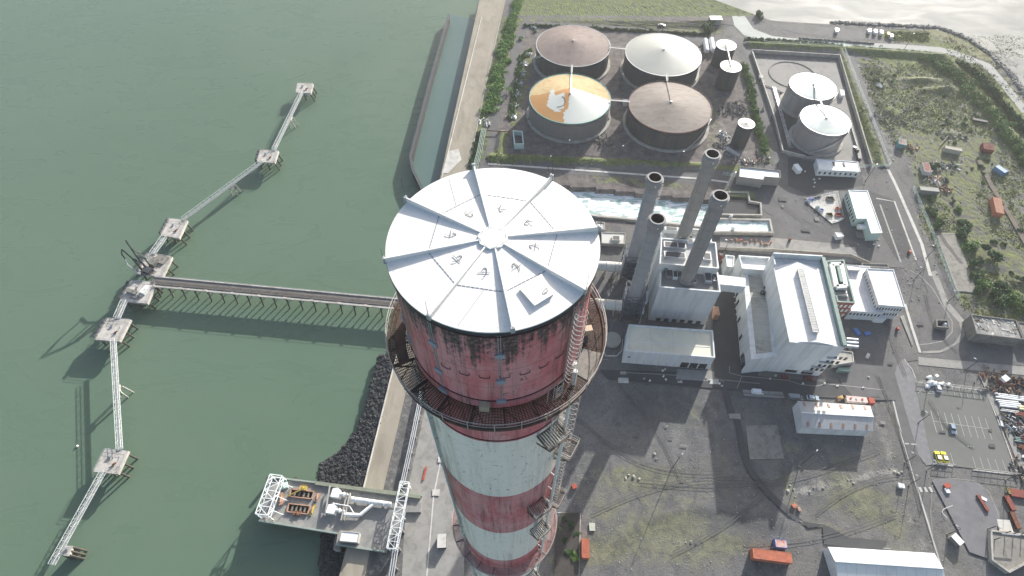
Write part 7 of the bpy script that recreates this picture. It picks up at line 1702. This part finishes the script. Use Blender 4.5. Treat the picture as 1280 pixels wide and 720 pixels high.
# ================================================================== GROUND WEAR
random.seed(808)
wearA = M('tyre_wear', (.1, .101, .104), .95, .3, .6); wearB = M('asphalt_repair', (.095, .097, .1), .95, .15, .4); wearC = M('asphalt_repair_pale', (.2, .2, .195), .95, .2, .4)
for k in range(16):
    x, y = random.choice([(random.uniform(985, 1095), random.uniform(490, 520)), (random.uniform(1100, 1150), random.uniform(330, 470)), (random.uniform(940, 1040), random.uniform(245, 300)), (random.uniform(760, 900), random.uniform(480, 560)), (random.uniform(1080, 1120), random.uniform(420, 600)), (random.uniform(1150, 1240), random.uniform(495, 575))])
    w_, h_ = random.uniform(3, 12), random.uniform(1.5, 5); patch('asphalt_repair', [(x, y), (x+w_, y+w_*.1), (x+w_+h_*.3, y+h_+w_*.1), (x+h_*.3, y+h_)], wearB if k % 3 else wearC)
for k, (x0, y0, x1, y1, bend) in enumerate([(720, 520, 900, 590, 30), (740, 640, 960, 600, -22), (800, 600, 1100, 560, 26), (1100, 340, 1130, 470, 8), (1095, 470, 1150, 640, -6), (960, 240, 1080, 300, 14), (905, 490, 1100, 496, 3), (1020, 640, 1140, 590, -16), (930, 680, 1120, 640, 12), (1160, 500, 1215, 560, 9), (1195, 440, 1155, 365, -12), (1140, 230, 1200, 330, 6), (1120, 190, 1250, 250, -14), (840, 690, 1010, 560, 18), (770, 480, 850, 600, -12)]):
    pts = [(x0+(x1-x0)*t/10-(y1-y0)/abs(abs(x1-x0)+abs(y1-y0))*bend*math.sin(math.pi*t/10), y0+(y1-y0)*t/10+(x1-x0)/(abs(x1-x0)+abs(y1-y0))*bend*math.sin(math.pi*t/10)) for t in range(11)]
    LZ[0] += .004
    for o_ in (0, 1):
        q = [(a+o_*4.5*(.6 if abs(y1-y0) > abs(x1-x0) else .1), b_+o_*4*(.1 if abs(y1-y0) > abs(x1-x0) else 1)) for a, b_ in pts]; strip('tyre_track', q, .28, wearA, z=LZ[0]+o_*.004)
for k in range(14):
    x, y = random.choice([(random.uniform(760, 900), random.uniform(467, 477)), (random.uniform(1100, 1150), random.uniform(360, 560)), (random.uniform(960, 1040), random.uniform(235, 300))]); p = G(x, y); LZ[0] += .004; mb = MB(); mb.lathe((p.x, p.y, LZ[0]), [(.01, 0), (.45, 0)], 10); o = mb.build('manhole_cover', dark_mt); struct(o)
# ================================================================== LAMPS AND SMALL THINGS
def lamp(x, y, h, label, group='lamp posts', ang=.8, mt=None):
    p = G(x, y); t = thing('lamp_post', label, 'lamp post', p, group); mt = mt or dark_mt; mb = MB(); mb.cyl(p, p+Vector((0, 0, h)), .17, .1, 8); mb.build('pole', mt, t)
    u = Vector((math.cos(ang), math.sin(ang), 0)); mb = MB(); mb.beam(p+Vector((0, 0, h)), p+u*1.2+Vector((0, 0, h+.25)), .1); mb.build('arm', mt, t); mb = MB(); mb.box(p+u*1.5+Vector((0, 0, h+.27)), (.9, .4, .18), ang); mb.build('lamp_head', galv, t)
    mb = MB(); mb.cyl(p, p+Vector((0, 0, .5)), .35, n=8); mb.build('footing', concrete, t)
lamp(839, 587, 14.5, 'tall lamp post in the middle of the dirt yard'); lamp(999, 583, 14.5, 'tall lamp post just below the warehouse shadow')
for x, y, lb_ in ((774, 113, 'lamp post between the two front oil tanks'), (708, 196, 'lamp post before the orange topped tank'), (773, 203, 'lamp post before the gap of the two front oil tanks'), (847, 210, 'lamp post before the mottled brown tank'), (685, 216, 'lamp post on the service road behind the cap'), (1082, 226, 'lamp post at the right end of the cabin block'), (1130, 62, 'lamp post on the shore path'), (910, 236, 'lamp post by the stepped roof store')): lamp(x, y, 11, lb_)
for x, y, lb_ in ((1143, 349, 'lamp post left of the road loop'), (1158, 322, 'lamp post at the top of the road loop'), (1184, 378, 'lamp post on the pavement of the road loop'), (1212, 419, 'pale lamp post beside the derelict shed'), (1208, 462, 'lamp post on the pavement above the parking lot'), (1131, 578, 'lamp post beside the main road, upper'), (1136, 606, 'thin pole beside the main road by the crossing'), (1158, 588, 'lamp post opposite the crossing on the main road'), (1257, 600, 'lamp post by the long guard rail'), (1148, 528, 'lamp post on the grey verge of the parking lot'), (1184, 668, 'lamp post at the bottom of the main road'), (905, 315, 'lamp post behind the hall tower')): lamp(x, y, 8, lb_, ang=2.4)
mb = MB(); p, q = G(1162, 182), G(1196, 152); mb.cyl(G(1185, 170, 1), G(1175, 182, 1), .3, n=8); tag(mb.build('fallen_pole', timber), 'fallen timber pole among the dumped stones of the wasteland', 'pole')
def smallbox(name, cat, label, x, y, d, mt, rz=0.0, group=None, lid=None):
    p = G(x, y); t = thing(name, label, cat, p, group); mb = MB(); mb.box(p+Vector((0, 0, d[2]/2)), d, rz); mb.build('body', mt, t); mb = MB(); mb.box(p+Vector((0, 0, d[2]+.05)), (d[0]*1.08, d[1]*1.08, .1), rz); mb.build('lid', lid or mt, t); return t
smallbox('kiosk', 'kiosk', 'white roofed kiosk on the bluish yard by the main road', 1192, 676, (2.4, 3.4, 2.4), concrete_dk, .5, lid=white_pnt); smallbox('cabinet', 'cabinet', 'pale cabinet beside the kerb left of the main road', 1125, 608, (2, 1.6, 1.1), white_pnt, -.2)
smallbox('cabinet', 'cabinet', 'pale square cover in the weedy yard right of the chimney bed', 740, 659, (2, 2.6, .5), M('pale_green_cover', (.4, .43, .36), .8), 0); smallbox('block', 'block', 'red cone coloured box on the yard near the chimney', 717.5, 609, (1.6, 1.6, 1.4), red_pnt, .3)
smallbox('block', 'block', 'orange plant box among the boulders in the yard', 991.5, 633, (1.5, 1.3, 1.2), orange_pnt, .5); smallbox('block', 'block', 'small rusty box right of the orange plant box', 998, 637, (1, 1.4, .9), rust_lt, .2); smallbox('block', 'block', 'red digger bucket coloured box on the bluish yard', 1182, 608, (2.2, 1.6, 1.2), red_pnt, .4); smallbox('block', 'block', 'white box beside the red one on the bluish yard', 1182.5, 614, (1.4, 1.8, 1.0), white_pnt, .1)
smallbox('block', 'block', 'white flat box beside the lone dark red beam', 1229, 624, (1.8, 1.1, .5), white_pnt, -.6); smallbox('block', 'block', 'red hydrant box on the pavement edge by the office shade', 1121, 412, (1, 1, 1.4), red_pnt, 0); smallbox('block', 'block', 'red box on the side yard near the road', 1136, 316, (1, 1.2, 1.4), red_pnt, 0); smallbox('block', 'block', 'brown box on the asphalt right of the foaming basin', 986.5, 301, (1, 1, 1.8), rust, 0)
smallbox('block', 'block', 'grey stone block on the hall apron', 1083.5, 446, (2.6, 1.2, 1.0), conc_pale, .9); smallbox('hut', 'hut', 'small white hut near the catwalk between the front oil tanks', 781, 131, (2.6, 2.6, 3.0), white_pnt, 0)
smallbox('block', 'block', 'blue parked trailer in the office shade, left', 1070, 416, (1.8, 3.2, 1.2), blue_pnt, .2); smallbox('block', 'block', 'blue parked trailer in the office shade, right', 1083, 418, (2.6, 1.6, 1.0), blue_pnt, .2); smallbox('tank', 'tank', 'white upright tank left of the dark yard by the cabin block', 995, 214, (2.6, 5, 3), white_pnt, .25); smallbox('hut', 'hut', 'white roofed shed by the top edge near the dark bushes', 893, 29, (8, 5, 4), concrete, 0, lid=white_pnt)
smallbox('lorry', 'lorry', 'white machine at the lower left foot of the chimney', 553, 678, (3, 4.4, 2.6), dark_mt, .05, lid=conc_pale)
smallbox('block', 'block', 'red kerb box on the quay apron beside the chimney', 531, 592, (.7, 5, .4), red_pnt, -.15); smallbox('block', 'block', 'pale square plinth on the apron, upper', 551, 575, (2, 2, .3), conc_pale, 0); smallbox('block', 'block', 'pale square plinth on the apron, lower', 545, 616, (2.6, 2.2, .3), conc_pale, 0)
# bollards in the works yard
gb = 'white bollards in the shaded works yard'
for k in range(7):
    for j, xx in enumerate((917.5, 922.5)):
        p = G(xx+k*.9+ (0 if j == 0 else .4), 372+k*7.2, 0); mb = MB(); mb.cyl(p, p+Vector((0, 0, .9)), .32, .26, 8); tag(mb.build('bollard', white_pnt), 'white bollard in the double row left of the windowed wing', 'bollard', gb)
for k, (x, y) in enumerate([(805, 474), (812, 476.5), (828, 464), (831, 462), (829, 471), (832, 475), (882, 473), (887, 475.5), (899, 480), (902, 483), (928, 466), (1003, 480), (1085, 472), (1078, 485), (1030, 480), (962, 474), (1046, 483), (951, 393), (969, 470), (1017, 225), (1018, 229), (1017, 234), (1024, 224), (1006, 215), (978, 259), (1092, 306), (1098, 308)]):
    p = G(x, y); mb = MB(); mb.box(p+Vector((0, 0, .3)), (.9, .6, .6), k); mb.box(p+Vector((.2, .1, .7)), (.4, .4, .25), k*.7); tag(mb.build('debris_block', white_pnt if k % 3 else conc_pale), 'small pale block lying loose on the works asphalt', 'block', 'loose pale blocks on the asphalt')
# boulders in the dirt yard
random.seed(3)
for k, (x, y, s1) in enumerate([(987, 607, .9), (992, 612, .7), (994, 621, .6), (1012, 615, .8), (1017, 610, .9), (1029, 610, 1.0), (1031, 608, .7), (1098, 586, .6), (1104, 588, .5), (1112, 586, .6), (1118, 590, 1.2), (1123, 592, 1.3), (1127, 590, .8), (1060, 600, .7), (1067, 604, 1.0), (1064, 600, .6), (1118, 571, .6), (1112, 569, .4), (985, 614, 1.1), (999, 616, .5), (818, 568, 1.1), (820, 574, .9), (782, 598, 1.1), (792, 596, 1.4), (799, 599, 1.0), (786, 594, .8), (1097, 590, .5), (1050, 606, .5), (857, 678, .5), (864, 678, 1.2), (870, 679, .8), (1218, 612, .5), (1210, 632, .5), (1192, 654, .5), (1128, 640, .4), (1142, 633, .3), (1135, 645, .4), (742, 600, .3), (1092, 565, .3)]):
    p = G(x, y); mb = MB(); rock(mb, (p.x, p.y, s1*.15), s1*.55); tag(mb.build('boulder', concrete if k % 2 else M('boulder_pale', (.38, .36, .32), .9, .2, 1)), 'pale boulder lying loose on the bare yard', 'boulder', 'pale boulders on the bare yard')
for k in range(34):
    p = G(1000+k*2.75, 48.5+k*.19, 0); mb = MB(); rock(mb, (p.x, p.y, .5), .9); tag(mb.build('barrier_boulder', rock_g), 'dark boulder in the row between the shore car park and the road', 'boulder', 'row of boulders by the shore car park')
mb = MB()
for _ in range(900):
    x, y = random.uniform(700, 1180), random.uniform(545, 715); p = G(x, y); 
    if random.random() < .75: rock(mb, (p.x, p.y, .05), random.uniform(.08, .26))
for _ in range(500):
    x, y = random.uniform(1070, 1280), random.uniform(80, 380); p = G(x, y); rock(mb, (p.x, p.y, .1), random.uniform(.15, .5))
o = mb.build('loose_stones', M('loose_stone', (.34, .33, .3), .9, .3, 1)); o['kind'] = 'stuff'
# ------------------------------------------------------------------ hazy air
HZ = 0.00009
mb = MB(); mb.box((0, 400, 113), (5600, 4600, 250)); hz = mb.build('haze', None) if False else None
me_ = bpy.data.meshes.new('haze'); me_.from_pydata([tuple(v) for v in mb.v], [], mb.f)
m, n, b = nodes('hazy_air'); n.nodes.remove(b)
pv = n.nodes.new('ShaderNodeVolumePrincipled'); pv.inputs['Color'].default_value = (.93, .96, 1.0, 1); pv.inputs['Density'].default_value = HZ; pv.inputs['Anisotropy'].default_value = .3
L(n, pv.outputs[0], n.nodes['Material Output'].inputs['Volume']); me_.materials.append(m)
hz = bpy.data.objects.new('haze', me_); col.objects.link(hz); hz['kind'] = 'stuff'
